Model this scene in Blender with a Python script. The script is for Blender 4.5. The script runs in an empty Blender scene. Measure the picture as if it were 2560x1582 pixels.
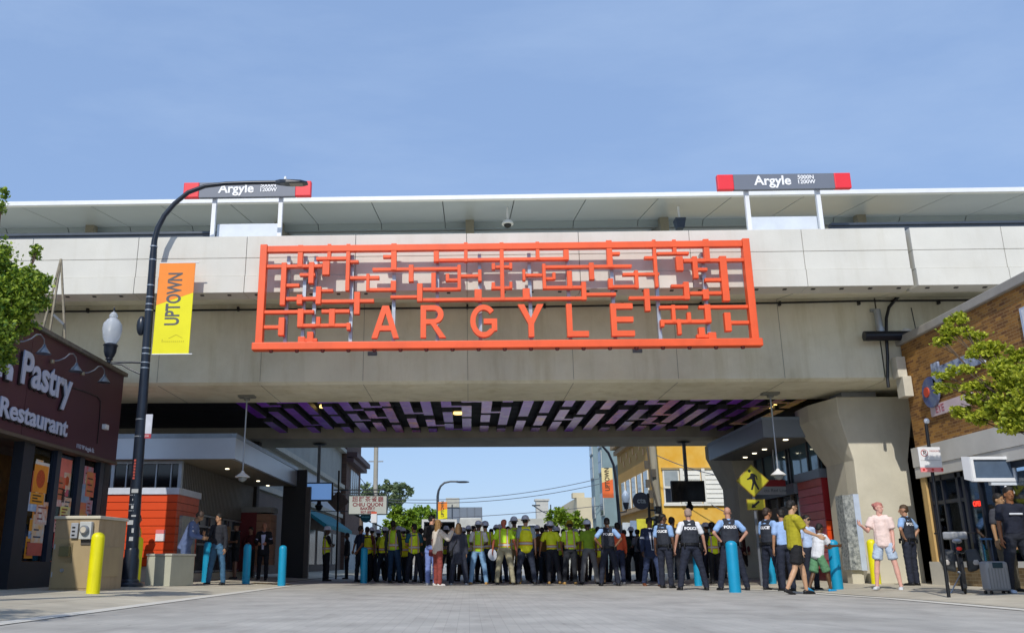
import bpy, bmesh, math, random
from mathutils import Vector, Matrix, noise
from mathutils.bvhtree import BVHTree
R = math.radians
PI = math.pi
random.seed(7)

# ------------------------------------------------------------------ camera, sky, sun, exposure
SC = bpy.context.scene
COL = SC.collection
KD = 2560 / 2447.0
CF, CPX, CPY, CTH, CYA, CH = 2200.0, 1090.0, 791.0, R(15.6), R(2.06), 0.6
cam = bpy.data.cameras.new('camera')
camo = bpy.data.objects.new('camera', cam)
COL.objects.link(camo)
camo.location = (0, 0, CH)
camo.rotation_euler = (PI / 2 + CTH, 0, CYA)
cam.sensor_width = 36
cam.lens = 36 * CF / 2560
cam.shift_x = (1280 - CPX) / 2560
cam.clip_end = 3000
SC.camera = camo

SUN_AZ, SUN_EL = R(15), R(42.5)      # sun stands behind the viewer's left shoulder
w = bpy.data.worlds.new('World')
SC.world = w
w.use_nodes = True
nt = w.node_tree
for n in list(nt.nodes):
    nt.nodes.remove(n)
wo = nt.nodes.new('ShaderNodeOutputWorld')
bg = nt.nodes.new('ShaderNodeBackground')
sk = nt.nodes.new('ShaderNodeTexSky')
sk.sky_type = 'NISHITA'
sk.sun_disc = False
sk.sun_elevation = SUN_EL
sk.sun_rotation = PI + SUN_AZ
sk.air_density = 1.0
sk.dust_density = 0.6
sk.ozone_density = 2.2
bg.inputs['Strength'].default_value = 0.15
# faint high cirrus
tc = nt.nodes.new('ShaderNodeTexCoord')
mp = nt.nodes.new('ShaderNodeMapping')
mp.inputs['Rotation'].default_value = (0, R(18), R(25))
mp.inputs['Scale'].default_value = (1.0, 3.2, 5.0)
nz = nt.nodes.new('ShaderNodeTexNoise')
nz.inputs['Scale'].default_value = 1.7
nz.inputs['Detail'].default_value = 7
nz.inputs['Roughness'].default_value = 0.6
cr = nt.nodes.new('ShaderNodeValToRGB')
cr.color_ramp.elements[0].position = 0.46
cr.color_ramp.elements[1].position = 0.78
mx = nt.nodes.new('ShaderNodeMix')
mx.data_type = 'RGBA'
ml = nt.nodes.new('ShaderNodeMath')
ml.operation = 'MULTIPLY'
ml.inputs[1].default_value = 0.34
nt.links.new(tc.outputs['Generated'], mp.inputs['Vector'])
nt.links.new(mp.outputs[0], nz.inputs['Vector'])
nt.links.new(nz.outputs[0], cr.inputs[0])
nt.links.new(cr.outputs[0], ml.inputs[0])
nt.links.new(ml.outputs[0], mx.inputs[0])
# summer haze: the real sky was a flatter, milkier blue than the clean-air model
hz = nt.nodes.new('ShaderNodeMix')
hz.data_type = 'RGBA'
hz.inputs[0].default_value = 0.72
hz.inputs[7].default_value = (1.80, 2.72, 4.6, 1)
nt.links.new(sk.outputs[0], hz.inputs[6])
nt.links.new(hz.outputs[2], mx.inputs[6])
mx.inputs[7].default_value = (2.9, 3.8, 5.3, 1)
nt.links.new(mx.outputs[2], bg.inputs[0])
nt.links.new(bg.outputs[0], wo.inputs[0])

sl = bpy.data.lights.new('sun', 'SUN')
sl.energy = 2.9
sl.angle = R(0.5)
sl.color = (1.0, 0.95, 0.87)
so = bpy.data.objects.new('sun', sl)
COL.objects.link(so)
sdir = Vector((-math.sin(SUN_AZ) * math.cos(SUN_EL), -math.cos(SUN_AZ) * math.cos(SUN_EL), math.sin(SUN_EL)))
so.rotation_euler = sdir.to_track_quat('Z', 'Y').to_euler()
SC.view_settings.view_transform = 'Standard'
SC.view_settings.look = 'None'
SC.view_settings.gamma = 1
SC.view_settings.exposure = 0.2
SC.cycles.max_bounces = 8
SC.cycles.transparent_max_bounces = 16


def at(u, v, Y=None, X=None, Z=None):
    """surveyed point: where the sight line (u, v) meets a real plane of the place"""
    x = (u * KD - CPX) / CF
    y = -(v * KD - CPY) / CF
    d = (x, math.cos(CTH) - y * math.sin(CTH), math.sin(CTH) + y * math.cos(CTH))
    c, s = math.cos(CYA), math.sin(CYA)
    d = (d[0] * c - d[1] * s, d[0] * s + d[1] * c, d[2])
    t = Y / d[1] if Y is not None else X / d[0] if X is not None else (Z - CH) / d[2]
    return Vector((d[0] * t, d[1] * t, CH + d[2] * t))


# ------------------------------------------------------------------ materials
def lin(h):
    if isinstance(h, str):
        h = h.lstrip('#')
        c = [int(h[i:i + 2], 16) / 255 for i in (0, 2, 4)]
        return tuple(((q + 0.055) / 1.055) ** 2.4 if q > 0.04045 else q / 12.92 for q in c) + (1,)
    return tuple(h)[:3] + (1,)


MATS = {}


def mat(name, color, rough=0.6, metal=0.0, var=0.12, scale=3.0, bump=0.0, bscale=40.0, stretch=(1, 1, 1), emit=None,
        coat=0.0, color2=None):
    if name in MATS:
        return MATS[name]
    m = bpy.data.materials.new(name)
    m.use_nodes = True
    n = m.node_tree
    b = n.nodes['Principled BSDF']
    b.inputs['Roughness'].default_value = rough
    b.inputs['Metallic'].default_value = metal
    b.inputs['Coat Weight'].default_value = coat
    c = lin(color)
    t = n.nodes.new('ShaderNodeTexCoord')
    mpn = n.nodes.new('ShaderNodeMapping')
    mpn.inputs['Scale'].default_value = stretch
    n.links.new(t.outputs['Object'], mpn.inputs['Vector'])
    if var > 0:
        z = n.nodes.new('ShaderNodeTexNoise')
        z.inputs['Scale'].default_value = scale
        z.inputs['Detail'].default_value = 6
        z.inputs['Roughness'].default_value = 0.62
        n.links.new(mpn.outputs[0], z.inputs['Vector'])
        r = n.nodes.new('ShaderNodeValToRGB')
        r.color_ramp.elements[0].position = 0.3
        r.color_ramp.elements[1].position = 0.7
        c2 = lin(color2) if color2 else tuple(min(1, q * (1 + var)) for q in c[:3]) + (1,)
        r.color_ramp.elements[0].color = tuple(q * (1 - var) for q in c[:3]) + (1,)
        r.color_ramp.elements[1].color = c2
        n.links.new(z.outputs[0], r.inputs[0])
        n.links.new(r.outputs[0], b.inputs['Base Color'])
    else:
        b.inputs['Base Color'].default_value = c
    if bump > 0:
        z2 = n.nodes.new('ShaderNodeTexNoise')
        z2.inputs['Scale'].default_value = bscale
        z2.inputs['Detail'].default_value = 4
        n.links.new(mpn.outputs[0], z2.inputs['Vector'])
        bp = n.nodes.new('ShaderNodeBump')
        bp.inputs['Strength'].default_value = bump
        bp.inputs['Distance'].default_value = 0.02
        n.links.new(z2.outputs[0], bp.inputs['Height'])
        n.links.new(bp.outputs[0], b.inputs['Normal'])
    if emit:
        b.inputs['Emission Color'].default_value = lin(emit[0])
        b.inputs['Emission Strength'].default_value = emit[1]
    MATS[name] = m
    return m


def brick_mat(name, c1, c2, mortar, bw=0.21, bh=0.07, axes='YZ', rough=0.85, msize=0.006, bumps=0.4, offset=0.5):
    if name in MATS:
        return MATS[name]
    m = bpy.data.materials.new(name)
    m.use_nodes = True
    n = m.node_tree
    b = n.nodes['Principled BSDF']
    b.inputs['Roughness'].default_value = rough
    t = n.nodes.new('ShaderNodeTexCoord')
    sp = n.nodes.new('ShaderNodeSeparateXYZ')
    cb = n.nodes.new('ShaderNodeCombineXYZ')
    n.links.new(t.outputs['Object'], sp.inputs[0])
    n.links.new(sp.outputs[axes[0]], cb.inputs[0])
    n.links.new(sp.outputs[axes[1]], cb.inputs[1])
    k = n.nodes.new('ShaderNodeTexBrick')
    k.inputs['Scale'].default_value = 1
    k.inputs['Brick Width'].default_value = bw
    k.inputs['Row Height'].default_value = bh
    k.inputs['Mortar Size'].default_value = msize
    k.inputs['Mortar Smooth'].default_value = 0.3
    k.offset = offset
    k.inputs['Color1'].default_value = lin(c1)
    k.inputs['Color2'].default_value = lin(c2)
    k.inputs['Mortar'].default_value = lin(mortar)
    n.links.new(cb.outputs[0], k.inputs['Vector'])
    z = n.nodes.new('ShaderNodeTexNoise')
    z.inputs['Scale'].default_value = 1.2
    z.inputs['Detail'].default_value = 8
    n.links.new(cb.outputs[0], z.inputs['Vector'])
    mxn = n.nodes.new('ShaderNodeMix')
    mxn.data_type = 'RGBA'
    mxn.blend_type = 'MULTIPLY'
    mxn.inputs[0].default_value = 0.55
    rr = n.nodes.new('ShaderNodeValToRGB')
    rr.color_ramp.elements[0].position = 0.3
    rr.color_ramp.elements[0].color = (0.55, 0.55, 0.55, 1)
    rr.color_ramp.elements[1].position = 0.65
    n.links.new(z.outputs[0], rr.inputs[0])
    n.links.new(k.outputs[0], mxn.inputs[6])
    n.links.new(rr.outputs[0], mxn.inputs[7])
    n.links.new(mxn.outputs[2], b.inputs['Base Color'])
    bp = n.nodes.new('ShaderNodeBump')
    bp.inputs['Strength'].default_value = bumps
    bp.inputs['Distance'].default_value = 0.006
    bp.invert = True
    n.links.new(k.outputs['Fac'], bp.inputs['Height'])
    n.links.new(bp.outputs[0], b.inputs['Normal'])
    MATS[name] = m
    return m


def glass_mat(name, tint=(0.55, 0.6, 0.62), refl=0.18, rough=0.03):
    if name in MATS:
        return MATS[name]
    m = bpy.data.materials.new(name)
    m.use_nodes = True
    n = m.node_tree
    out = n.nodes['Material Output']
    n.nodes.remove(n.nodes['Principled BSDF'])
    tr = n.nodes.new('ShaderNodeBsdfTransparent')
    tr.inputs[0].default_value = tuple(tint) + (1,)
    gl = n.nodes.new('ShaderNodeBsdfGlossy')
    gl.inputs['Roughness'].default_value = rough
    gl.inputs[0].default_value = (0.9, 0.95, 1, 1)
    fr = n.nodes.new('ShaderNodeFresnel')
    fr.inputs[0].default_value = 1.14
    ad = n.nodes.new('ShaderNodeMath')
    ad.operation = 'ADD'
    ad.use_clamp = True
    ad.inputs[1].default_value = refl
    n.links.new(fr.outputs[0], ad.inputs[0])
    ms = n.nodes.new('ShaderNodeMixShader')
    n.links.new(ad.outputs[0], ms.inputs[0])
    n.links.new(tr.outputs[0], ms.inputs[1])
    n.links.new(gl.outputs[0], ms.inputs[2])
    n.links.new(ms.outputs[0], out.inputs['Surface'])
    MATS[name] = m
    return m


# ------------------------------------------------------------------ mesh helpers
class MB:
    """collects boxes, prisms, tubes and lathes and links them as ONE mesh object"""

    def __init__(s):
        s.bm = bmesh.new()
        s.mi = 0

    def poly(s, pts, mi=None):
        vs = [s.bm.verts.new(p) for p in pts]
        f = s.bm.faces.new(vs)
        f.material_index = s.mi if mi is None else mi
        return f

    def box(s, x0, y0, z0, x1, y1, z1, mi=None):
        x0, x1 = min(x0, x1), max(x0, x1)
        y0, y1 = min(y0, y1), max(y0, y1)
        z0, z1 = min(z0, z1), max(z0, z1)
        v = [s.bm.verts.new(p) for p in ((x0, y0, z0), (x1, y0, z0), (x1, y1, z0), (x0, y1, z0),
                                         (x0, y0, z1), (x1, y0, z1), (x1, y1, z1), (x0, y1, z1))]
        for q in ((0, 3, 2, 1), (4, 5, 6, 7), (0, 1, 5, 4), (1, 2, 6, 5), (2, 3, 7, 6), (3, 0, 4, 7)):
            f = s.bm.faces.new([v[i] for i in q])
            f.material_index = s.mi if mi is None else mi
        return s

    def loft(s, rings, cap=True, mi=None):
        rr = [[s.bm.verts.new(p) for p in r] for r in rings]
        n = len(rr[0])
        for a, b in zip(rr, rr[1:]):
            for i in range(n):
                f = s.bm.faces.new((a[i], a[(i + 1) % n], b[(i + 1) % n], b[i]))
                f.material_index = s.mi if mi is None else mi
        if cap:
            for r_, rev in ((rr[0], True), (rr[-1], False)):
                f = s.bm.faces.new(r_[::-1] if rev else r_)
                f.material_index = s.mi if mi is None else mi
        return s

    def tube(s, pts, rad, seg=10, mi=None, cap=True):
        pts = [Vector(p) for p in pts]
        rads = rad if isinstance(rad, (list, tuple)) else [rad] * len(pts)
        rings = []
        up = None
        for i, p in enumerate(pts):
            d = (pts[min(i + 1, len(pts) - 1)] - pts[max(i - 1, 0)]).normalized()
            if up is None:
                up = Vector((0, 0, 1)) if abs(d.z) < 0.9 else Vector((1, 0, 0))
            a = d.cross(up).normalized()
            b = a.cross(d).normalized()
            up = b
            rings.append([p + (a * math.cos(2 * PI * k / seg) + b * math.sin(2 * PI * k / seg)) * rads[i] for k in range(seg)])
        return s.loft([r[::-1] for r in rings], cap, mi)

    def lathe(s, prof, c=(0, 0, 0), seg=20, mi=None):
        rings = [[(c[0] + r * math.cos(2 * PI * k / seg), c[1] + r * math.sin(2 * PI * k / seg), c[2] + z) for k in range(seg)]
                 for r, z in prof]
        return s.loft(rings, True, mi)

    def prism(s, pts2, axis, a, b, mi=None):
        """outline in the plane across axis, pushed from a to b"""
        def P(p, t):
            return {'X': (t, p[0], p[1]), 'Y': (p[0], t, p[1]), 'Z': (p[0], p[1], t)}[axis]
        return s.loft([[P(p, a) for p in pts2], [P(p, b) for p in pts2]], True, mi)

    def ell(s, c, r, seg=12, rings=8, mi=None, rot=None):
        vs = []
        M = rot or Matrix.Identity(3)
        for i in range(1, rings):
            th = PI * i / rings
            vs.append([Vector(c) + M @ Vector((r[0] * math.sin(th) * math.cos(2 * PI * k / seg),
                                               r[1] * math.sin(th) * math.sin(2 * PI * k / seg),
                                               r[2] * -math.cos(th))) for k in range(seg)])
        return s.loft(vs, True, mi)

    def bar(s, a, b, w, h, mi=None):
        """rectangular bar from a to b"""
        a, b = Vector(a), Vector(b)
        d = (b - a).normalized()
        up = Vector((0, 0, 1)) if abs(d.z) < 0.95 else Vector((0, 1, 0))
        x = d.cross(up).normalized() * w / 2
        y = x.cross(d).normalized() * h / 2
        return s.loft([[p - x - y, p + x - y, p + x + y, p - x + y] for p in (a, b)], True, mi)

    def build(s, name, mats, parent=None, loc=None, smooth=False, bevel=0.0):
        me = bpy.data.meshes.new(name)
        bmesh.ops.recalc_face_normals(s.bm, faces=s.bm.faces[:])
        if smooth:
            for f in s.bm.faces:
                f.smooth = True
        s.bm.to_mesh(me)
        s.bm.free()
        if smooth:
            try:
                me.set_sharp_from_angle(angle=R(42))
            except Exception:
                pass
        o = bpy.data.objects.new(name, me)
        for m in (mats if isinstance(mats, (list, tuple)) else [mats]):
            me.materials.append(m)
        COL.objects.link(o)
        if bevel > 0:
            md = o.modifiers.new('bevel', 'BEVEL')
            md.width = bevel
            md.segments = 2
            md.limit_method = 'ANGLE'
            md.angle_limit = R(40)
        if loc is not None:
            o.location = loc
        if parent:
            o.parent = parent
            if loc is None:
                o.location = -parent.location if parent.get('wc') else (0, 0, 0)
        return o


def tag(o, label=None, cat=None, group=None, kind=None):
    if label:
        o['label'] = label
    if cat:
        o['category'] = cat
    if group:
        o['group'] = group
    if kind:
        o['kind'] = kind
    return o


def thing(name, label, cat, loc=(0, 0, 0), rz=0, group=None, world=True):
    """Empty at the base of a thing. world=True: its parts are built in world coordinates"""
    o = bpy.data.objects.new(name, None)
    o.empty_display_size = 0.2
    COL.objects.link(o)
    o.location = loc
    o.rotation_euler = (0, 0, rz)
    if world:
        o['wc'] = True
    return tag(o, label, cat, group)


def copy_tree(o, parent=None):
    c = o.copy()
    COL.objects.link(c)
    if parent:
        c.parent = parent
    for ch in list(o.children):
        copy_tree(ch, c)
    return c


_dg = bpy.context.evaluated_depsgraph_get()


def to_mesh(o):
    """object with modifiers (or text) -> plain mesh data; the source object is removed"""
    bpy.context.view_layer.update()
    dg = bpy.context.evaluated_depsgraph_get()
    me = bpy.data.meshes.new_from_object(o.evaluated_get(dg))
    d = o.data
    bpy.data.objects.remove(o)
    if isinstance(d, bpy.types.Curve):
        bpy.data.curves.remove(d)
    else:
        bpy.data.meshes.remove(d)
    return me


def text_mesh(body, size, ext=0.004, bold=0.0, align='CENTER', sx=1.0, space=1.0, shear=0.0, line=1.0):
    cu = bpy.data.curves.new('t', 'FONT')
    cu.body = body
    cu.size = size
    cu.extrude = ext
    cu.offset = bold
    cu.align_x = align
    cu.align_y = 'CENTER'
    cu.space_character = space
    cu.space_line = line
    cu.shear = shear
    cu.resolution_u = 4
    o = bpy.data.objects.new('t', cu)
    COL.objects.link(o)
    me = to_mesh(o)
    for v in me.vertices:
        v.co.x *= sx
    return me


def text(name, body, size, loc, rot, m, parent=None, **k):
    me = text_mesh(body, size, **k)
    me.name = name
    me.materials.clear()
    me.materials.append(m)
    o = bpy.data.objects.new(name, me)
    COL.objects.link(o)
    o.rotation_euler = rot
    o.location = Vector(loc)
    if parent:
        o.parent = parent
        if parent.get('wc'):
            o.location = Vector(loc) - parent.location
    return o


FRONT = (PI / 2, 0, 0)          # text facing the viewer (-Y)
EAST = (PI / 2, 0, PI / 2)      # text on a wall that faces +X
WEST = (PI / 2, 0, -PI / 2)     # text on a wall that faces -X

# common materials
M_conc = mat('concrete_light', '#d3d1c8', 0.85, 0, 0.07, 0.7, 0.12, 30)
M_web = mat('concrete_grey', '#e2dec8', 0.85, 0, 0.14, 0.45, 0.15, 22, (1, 1, 0.45))


def weather(m, strength=.35, tint=(0.62, 0.58, 0.46), hscale=5.0):
    """water streaks and blotchy stains multiplied onto a concrete"""
    n = m.node_tree
    p = n.nodes['Principled BSDF']
    src = p.inputs['Base Color'].links[0].from_socket
    t = [q for q in n.nodes if q.type == 'TEX_COORD'][0]
    for sc, st, lo, hi, f in ((hscale, (1, 1, .10), .50, .74, strength), (.55, (1, 1, 1.2), .45, .72, strength * .8), (14, (1, 1, .35), .58, .75, strength * .5)):
        mp2 = n.nodes.new('ShaderNodeMapping')
        mp2.inputs['Scale'].default_value = st
        n.links.new(t.outputs['Object'], mp2.inputs[0])
        z = n.nodes.new('ShaderNodeTexNoise')
        z.inputs['Scale'].default_value = sc
        z.inputs['Detail'].default_value = 7
        z.inputs['Roughness'].default_value = .65
        n.links.new(mp2.outputs[0], z.inputs[0])
        r = n.nodes.new('ShaderNodeMapRange')
        r.inputs['From Min'].default_value = lo
        r.inputs['From Max'].default_value = hi
        r.inputs['To Max'].default_value = f
        n.links.new(z.outputs[0], r.inputs[0])
        k = n.nodes.new('ShaderNodeMix')
        k.data_type = 'RGBA'
        k.blend_type = 'MULTIPLY'
        n.links.new(r.outputs[0], k.inputs[0])
        n.links.new(src, k.inputs[6])
        k.inputs[7].default_value = tuple(tint) + (1,)
        src = k.outputs[2]
    n.links.new(src, p.inputs['Base Color'])


weather(M_conc, .24, (.74, .70, .60), 3)
weather(M_web, .46, (.60, .55, .38), 2.2)
M_pier = mat('concrete_pier', '#cac5b3', 0.85, 0, 0.12, 0.8, 0.15, 30)
weather(M_pier, .2, (.66, .62, .5), 3)
M_dark = mat('dark_ceiling', '#2b2d34', 0.6, 0.2, 0.2, 2)
M_red = mat('red_orange_paint', '#ee5c2a', 0.45, 0, 0.10, 1.6, 0.03, 60)
M_steel = mat('galvanised_steel', '#a9b0b8', 0.4, 0.6, 0.12, 6)
M_white = mat('white_paint', '#e2e4e6', 0.5, 0, 0.05, 3)
M_black = mat('black_paint', '#15171b', 0.4, 0, 0.2, 5)
M_blackg = mat('blue_black_pole_paint', '#1c2430', 0.32, 0.1, 0.25, 6)
M_joint = mat('cast_joint_grey', '#8a877d', 0.9, 0, 0.1, 3)  # plain grey of the casting joints
M_lampw = mat('lit_lamp_lens', '#fff6df', 0.4, emit=('#fff1cf', 3.0), var=0)
M_yel = mat('yellow_bollard_plastic', '#e6df08', 0.45, 0, 0.05, 4)
M_blue = mat('turquoise_bollard_plastic', '#0b93bd', 0.45, 0, 0.06, 4)
weather(M_yel, .35, (.62, .55, .35), 9)
weather(M_blue, .35, (.6, .6, .62), 9)
weather(M_red, .22, (.72, .6, .5), 4)
M_glass = glass_mat('window_glass')


def gz(x, y=15):
    """height of the ground: the pavements rise gently away from the street"""
    if x < 0:
        return .10 * max(0, min(1, (-x - 5) / 2.2))
    return .10 * max(0, min(1, (x - 7.2) / 2.0))


M_glassd = glass_mat('dark_window_glass', (0.25, 0.27, 0.3), 0.10)
# ------------------------------------------------------------------ ground
def ground():
    m = brick_mat('street_pavers', '#b7b4ac', '#b1aea7', '#a5a29b', bw=0.36, bh=0.12, axes='YX', rough=0.9, msize=0.004, bumps=0.15)
    n = m.node_tree                     # tyre-worn bands, patches and spots on the paving
    p = n.nodes['Principled BSDF']
    t = n.nodes.new('ShaderNodeTexCoord')
    src = p.inputs['Base Color'].links[0].from_socket
    for sc, st, lo, hi, colr, f in ((.55, (1, .25, 1), .5, .7, (.74, .73, .72, 1), .6), (2.6, (1, .3, 1), .56, .7, (.7, .69, .68, 1), .5), (9, (1, 1, 1), .66, .72, (.5, .5, .5, 1), .7), (1.6, (1, .2, 1), .30, .44, (1.25, 1.25, 1.22, 1), 0)):
        mp2 = n.nodes.new('ShaderNodeMapping')
        mp2.inputs['Scale'].default_value = st
        n.links.new(t.outputs['Object'], mp2.inputs[0])
        z = n.nodes.new('ShaderNodeTexNoise')
        z.inputs['Scale'].default_value = sc
        z.inputs['Detail'].default_value = 8
        n.links.new(mp2.outputs[0], z.inputs[0])
        r = n.nodes.new('ShaderNodeMapRange')
        r.inputs['From Min'].default_value = lo
        r.inputs['From Max'].default_value = hi
        r.inputs['To Max'].default_value = f
        n.links.new(z.outputs[0], r.inputs[0])
        k = n.nodes.new('ShaderNodeMix')
        k.data_type = 'RGBA'
        k.blend_type = 'MULTIPLY'
        n.links.new(r.outputs[0], k.inputs[0])
        n.links.new(src, k.inputs[6])
        k.inputs[7].default_value = colr
        src = k.outputs[2]
    n.links.new(src, p.inputs['Base Color'])
    b = MB()
    b.poly([(-900, -60, 0), (900, -60, 0), (900, 1500, 0), (-900, 1500, 0)])
    tag(b.build('street', m), kind='structure')
    # pavements: concrete flags just proud of the flush street
    ms = brick_mat('pavement_concrete', '#cbc4b2', '#bdb6a5', '#938d82', bw=1.5, bh=1.5, axes='YX', rough=0.9, msize=0.012, bumps=0.2, offset=0.0)
    weather(ms, .4, (.72, .70, .66), 1.4)
    for sg, edge, rise0, rise1 in ((-1, [(4.9, 0), (4.9, 25.6), (5.6, 27), (5.6, 140)], 5.0, 7.2), (1, [(7.4, 0), (7.4, 16), (6.9, 20), (6.1, 25), (6.1, 140)], 7.2, 9.2)):
        b = MB()
        for (xa, ya), (xb, yb) in zip(edge, edge[1:]):
            for k0, k1 in ((0, 1), (1, 2), (2, 3)):
                def X(e, k):
                    return (e, max(rise0, e), rise1, 32)[k]
                q = []
                for xe, y, k in ((xa, ya, k0), (xb, yb, k0), (xb, yb, k1), (xa, ya, k1)):
                    x = sg * X(xe, k)
                    q.append((x, y, .004 + gz(x)))
                if len({(round(p[0], 4), round(p[1], 4)) for p in q}) == 4:
                    b.poly(q if sg < 0 else q[::-1])
        bmesh.ops.remove_doubles(b.bm, verts=b.bm.verts[:], dist=.0005)
        tag(b.build('pavement', ms), kind='structure')
    mk = mat('kerb_concrete', '#cfccc2', 0.85, 0, 0.08, 2, 0.1, 30)
    for pts in ([(-4.9, 0), (-4.9, 25.6), (-5.6, 27), (-5.6, 140), (-5.35, 140), (-5.35, 27), (-4.62, 25.6), (-4.62, 0)],
                [(7.4, 0), (7.4, 16), (6.9, 20), (6.1, 25), (6.1, 140), (5.85, 140), (5.85, 25), (6.6, 20), (7.1, 16), (7.1, 0)]):
        b = MB()
        b.poly([(x, y, .008) for x, y in pts])
        tag(b.build('kerb', mk), kind='structure')
    b = MB()
    b.poly([(-6.0, 25.0, .012 + gz(-6.0)), (-4.9, 25.0, .012), (-4.9, 25.6, .012), (-6.0, 25.6, .012 + gz(-6.0))])
    tag(b.build('tactile_paving', mat('ochre_tactile_paving', '#b08a3e', 0.8, 0, 0.2, 12)), kind='structure')


ground()


# ------------------------------------------------------------------ bridge
def bridge():
    br = thing('rail_bridge', 'wide pale concrete railway bridge spanning the whole street behind the red lattice sign', 'bridge', (1, 22, 0))
    JX = [-13.3, -10.6, -7.98, -4.98 - .33, -2.66, 0.02, 2.70, 5.33, 7.98, 10.46]
    XL, XR = -26.0, 30.0
    # web + soffit of the near girder and the slanted underside of the deck overhang
    b = MB()
    prof = [(22.0, 5.05), (22.12, 4.99), (24.65, 4.99), (24.65, 5.6), (34.9, 5.6), (34.9, 8.2), (20.5, 8.2), (20.5, 6.86), (22.0, 7.12)]
    b.prism(prof, 'X', XL, 10.44)
    b.prism(prof, 'X', 10.48, XR)
    g = b.build('girder', M_web, br)
    # far girder
    b = MB()
    b.prism([(32.55, 5.03), (35.0, 5.0), (35.0, 6.9), (32.55, 6.9)], 'X', XL, XR)
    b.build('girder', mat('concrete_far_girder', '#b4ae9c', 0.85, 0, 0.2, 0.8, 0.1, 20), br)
    # ribbed dark metal ceiling between the girders
    b = MB()
    b.box(XL, 24.66, 5.50, XR, 32.54, 5.58)
    y = 24.85
    while y < 32.5:
        b.box(XL, y, 5.44, XR, y + .10, 5.498)
        y += .26
    b.build('ceiling', M_dark, br)
    # parapet: one precast panel per bay, with two shallow horizontal grooves
    edges = [XL, -21.3, -18.6, -15.95] + JX + [12.63, 15.3, 18, XR]
    for x0, x1 in zip(edges, edges[1:]):
        g2 = 0.012
        if abs(x0 - 10.46) < .01:
            x0 += .05
        if abs(x1 - 10.46) < .01:
            x1 -= .05
        b = MB()
        for z0, z1, dy in ((6.80, 7.215, 0.0), (7.225, 7.675, 0.03), (7.685, 8.24, 0.03)):
            b.box(x0 + g2 / 2, 19.9 + dy, z0, x1 - g2 / 2, 20.48, z1)
        b.build('parapet_panel', M_conc, br, bevel=0.008)
        if x1 - x0 < 3.5:
            for q in (0.25, 0.62):
                bx = x0 + (x1 - x0) * q
    # drip holes under the parapet
    x = -13.0
    while x < 16:
        b = MB()
        b.box(x, 20.05, 6.78, x + .08, 20.12, 6.82)
        b.build('drain_hole', M_black, br)
        x += .66
    # vertical casting seams of the web + diagonal ones under the overhang and along the soffit
    for jx in JX:
        if abs(jx - 10.46) < .1:
            continue
        b = MB()
        b.box(jx - .005, 21.993, 5.06, jx + .005, 22.01, 7.1)
        b.loft([[(jx - .005, 20.52, 6.856), (jx + .005, 20.52, 6.856), (jx + .005, 20.52, 6.87), (jx - .005, 20.52, 6.87)],
                [(jx - .005, 21.99, 7.11), (jx + .005, 21.99, 7.11), (jx + .005, 21.99, 7.13), (jx - .005, 21.99, 7.13)]])
        b.box(jx - .005, 22.12, 4.983, jx + .005, 24.6, 5.0)
        b.build('casting_seam', M_joint, br)
    # black expansion joint filler
    b = MB()
    b.prism([(20.2, 6.9), (20.55, 6.9), (22.03, 7.14), (22.03, 5.07), (24.6, 5.03), (24.6, 8.1), (20.2, 8.1)], 'X', 10.441, 10.479)
    b.build('expansion_joint', M_black, br)
    # small cast plates
    for u, v in ((890, 845), (1523, 838)):
        p = at(u, v, Y=21.99)
        b = MB()
        b.box(p.x - .12, 21.97, p.z - .05, p.x + .12, 22.0, p.z + .05)
        b.box(p.x - .05, 21.955, p.z - .03, p.x + .05, 21.972, p.z + .03)
        b.build('cast_plate', mat('dull_cast_plate', '#6d7076', 0.6, 0.3), br)
    # black service conduit with clips
    zc = [(-26, 6.97), (-9, 6.96), (-5, 6.96), (0, 6.955), (5, 6.98), (8, 7.0), (10.1, 7.03), (12, 7.02), (30, 7.02)]
    b = MB()
    b.tube([(x, 21.93, z) for x, z in zc], 0.026, 8)
    for x in range(-12, 14, 2):
        b.box(x, 21.9, 6.93, x + .05, 22, 7.04)
    b.build('conduit', M_black, br, smooth=True)
    b = MB()
    p = [at(u, v, Y=21.85) for u, v in ((2150, 706), (2140, 715), (2124, 735), (2118, 760), (2118, 800), (2121, 850), (2121, 905), (2123, 925))]
    b.tube(p, 0.04, 8)
    b.build('drain_hose', M_black, br, smooth=True)
    b = MB()
    d0, d1 = at(2065, 803, Y=21.7), at(2185, 803, Y=21.7)
    b.tube([(d0.x, 21.7, d0.z), (d1.x + .6, 21.7, d0.z)], 0.125, 16)
    b.build('drain_pipe', mat('black_drain_pipe', '#1a1e28', 0.35, 0.1, 0.1), br, smooth=True)
    b = MB()
    q = at(2095, 740, Y=21.85)
    b.tube([(q.x, 21.85, q.z), (q.x, 21.8, d0.z + .12)], [.085, .085], 14)
    b.tube([(q.x, 21.8, d0.z + .25), (q.x, 21.8, d0.z + .12)], [.1, .1], 14)
    b.box(q.x - .11, 21.93, q.z - .02, q.x + .11, 22.0, q.z + .05)
    b.build('downspout', M_steel, br, smooth=True)
    # pier on the right and its twin under the far girder; twins on the left
    top = [(9.73, 23.3), (9.45, 24.6), (9.45, 25.6), (11.9, 25.6), (11.9, 24.6), (11.62, 23.3)]
    neck = [(9.98, 23.3), (9.92, 23.75), (9.92, 25.0), (11.5, 25.0), (11.5, 23.75), (11.35, 23.3)]

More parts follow.
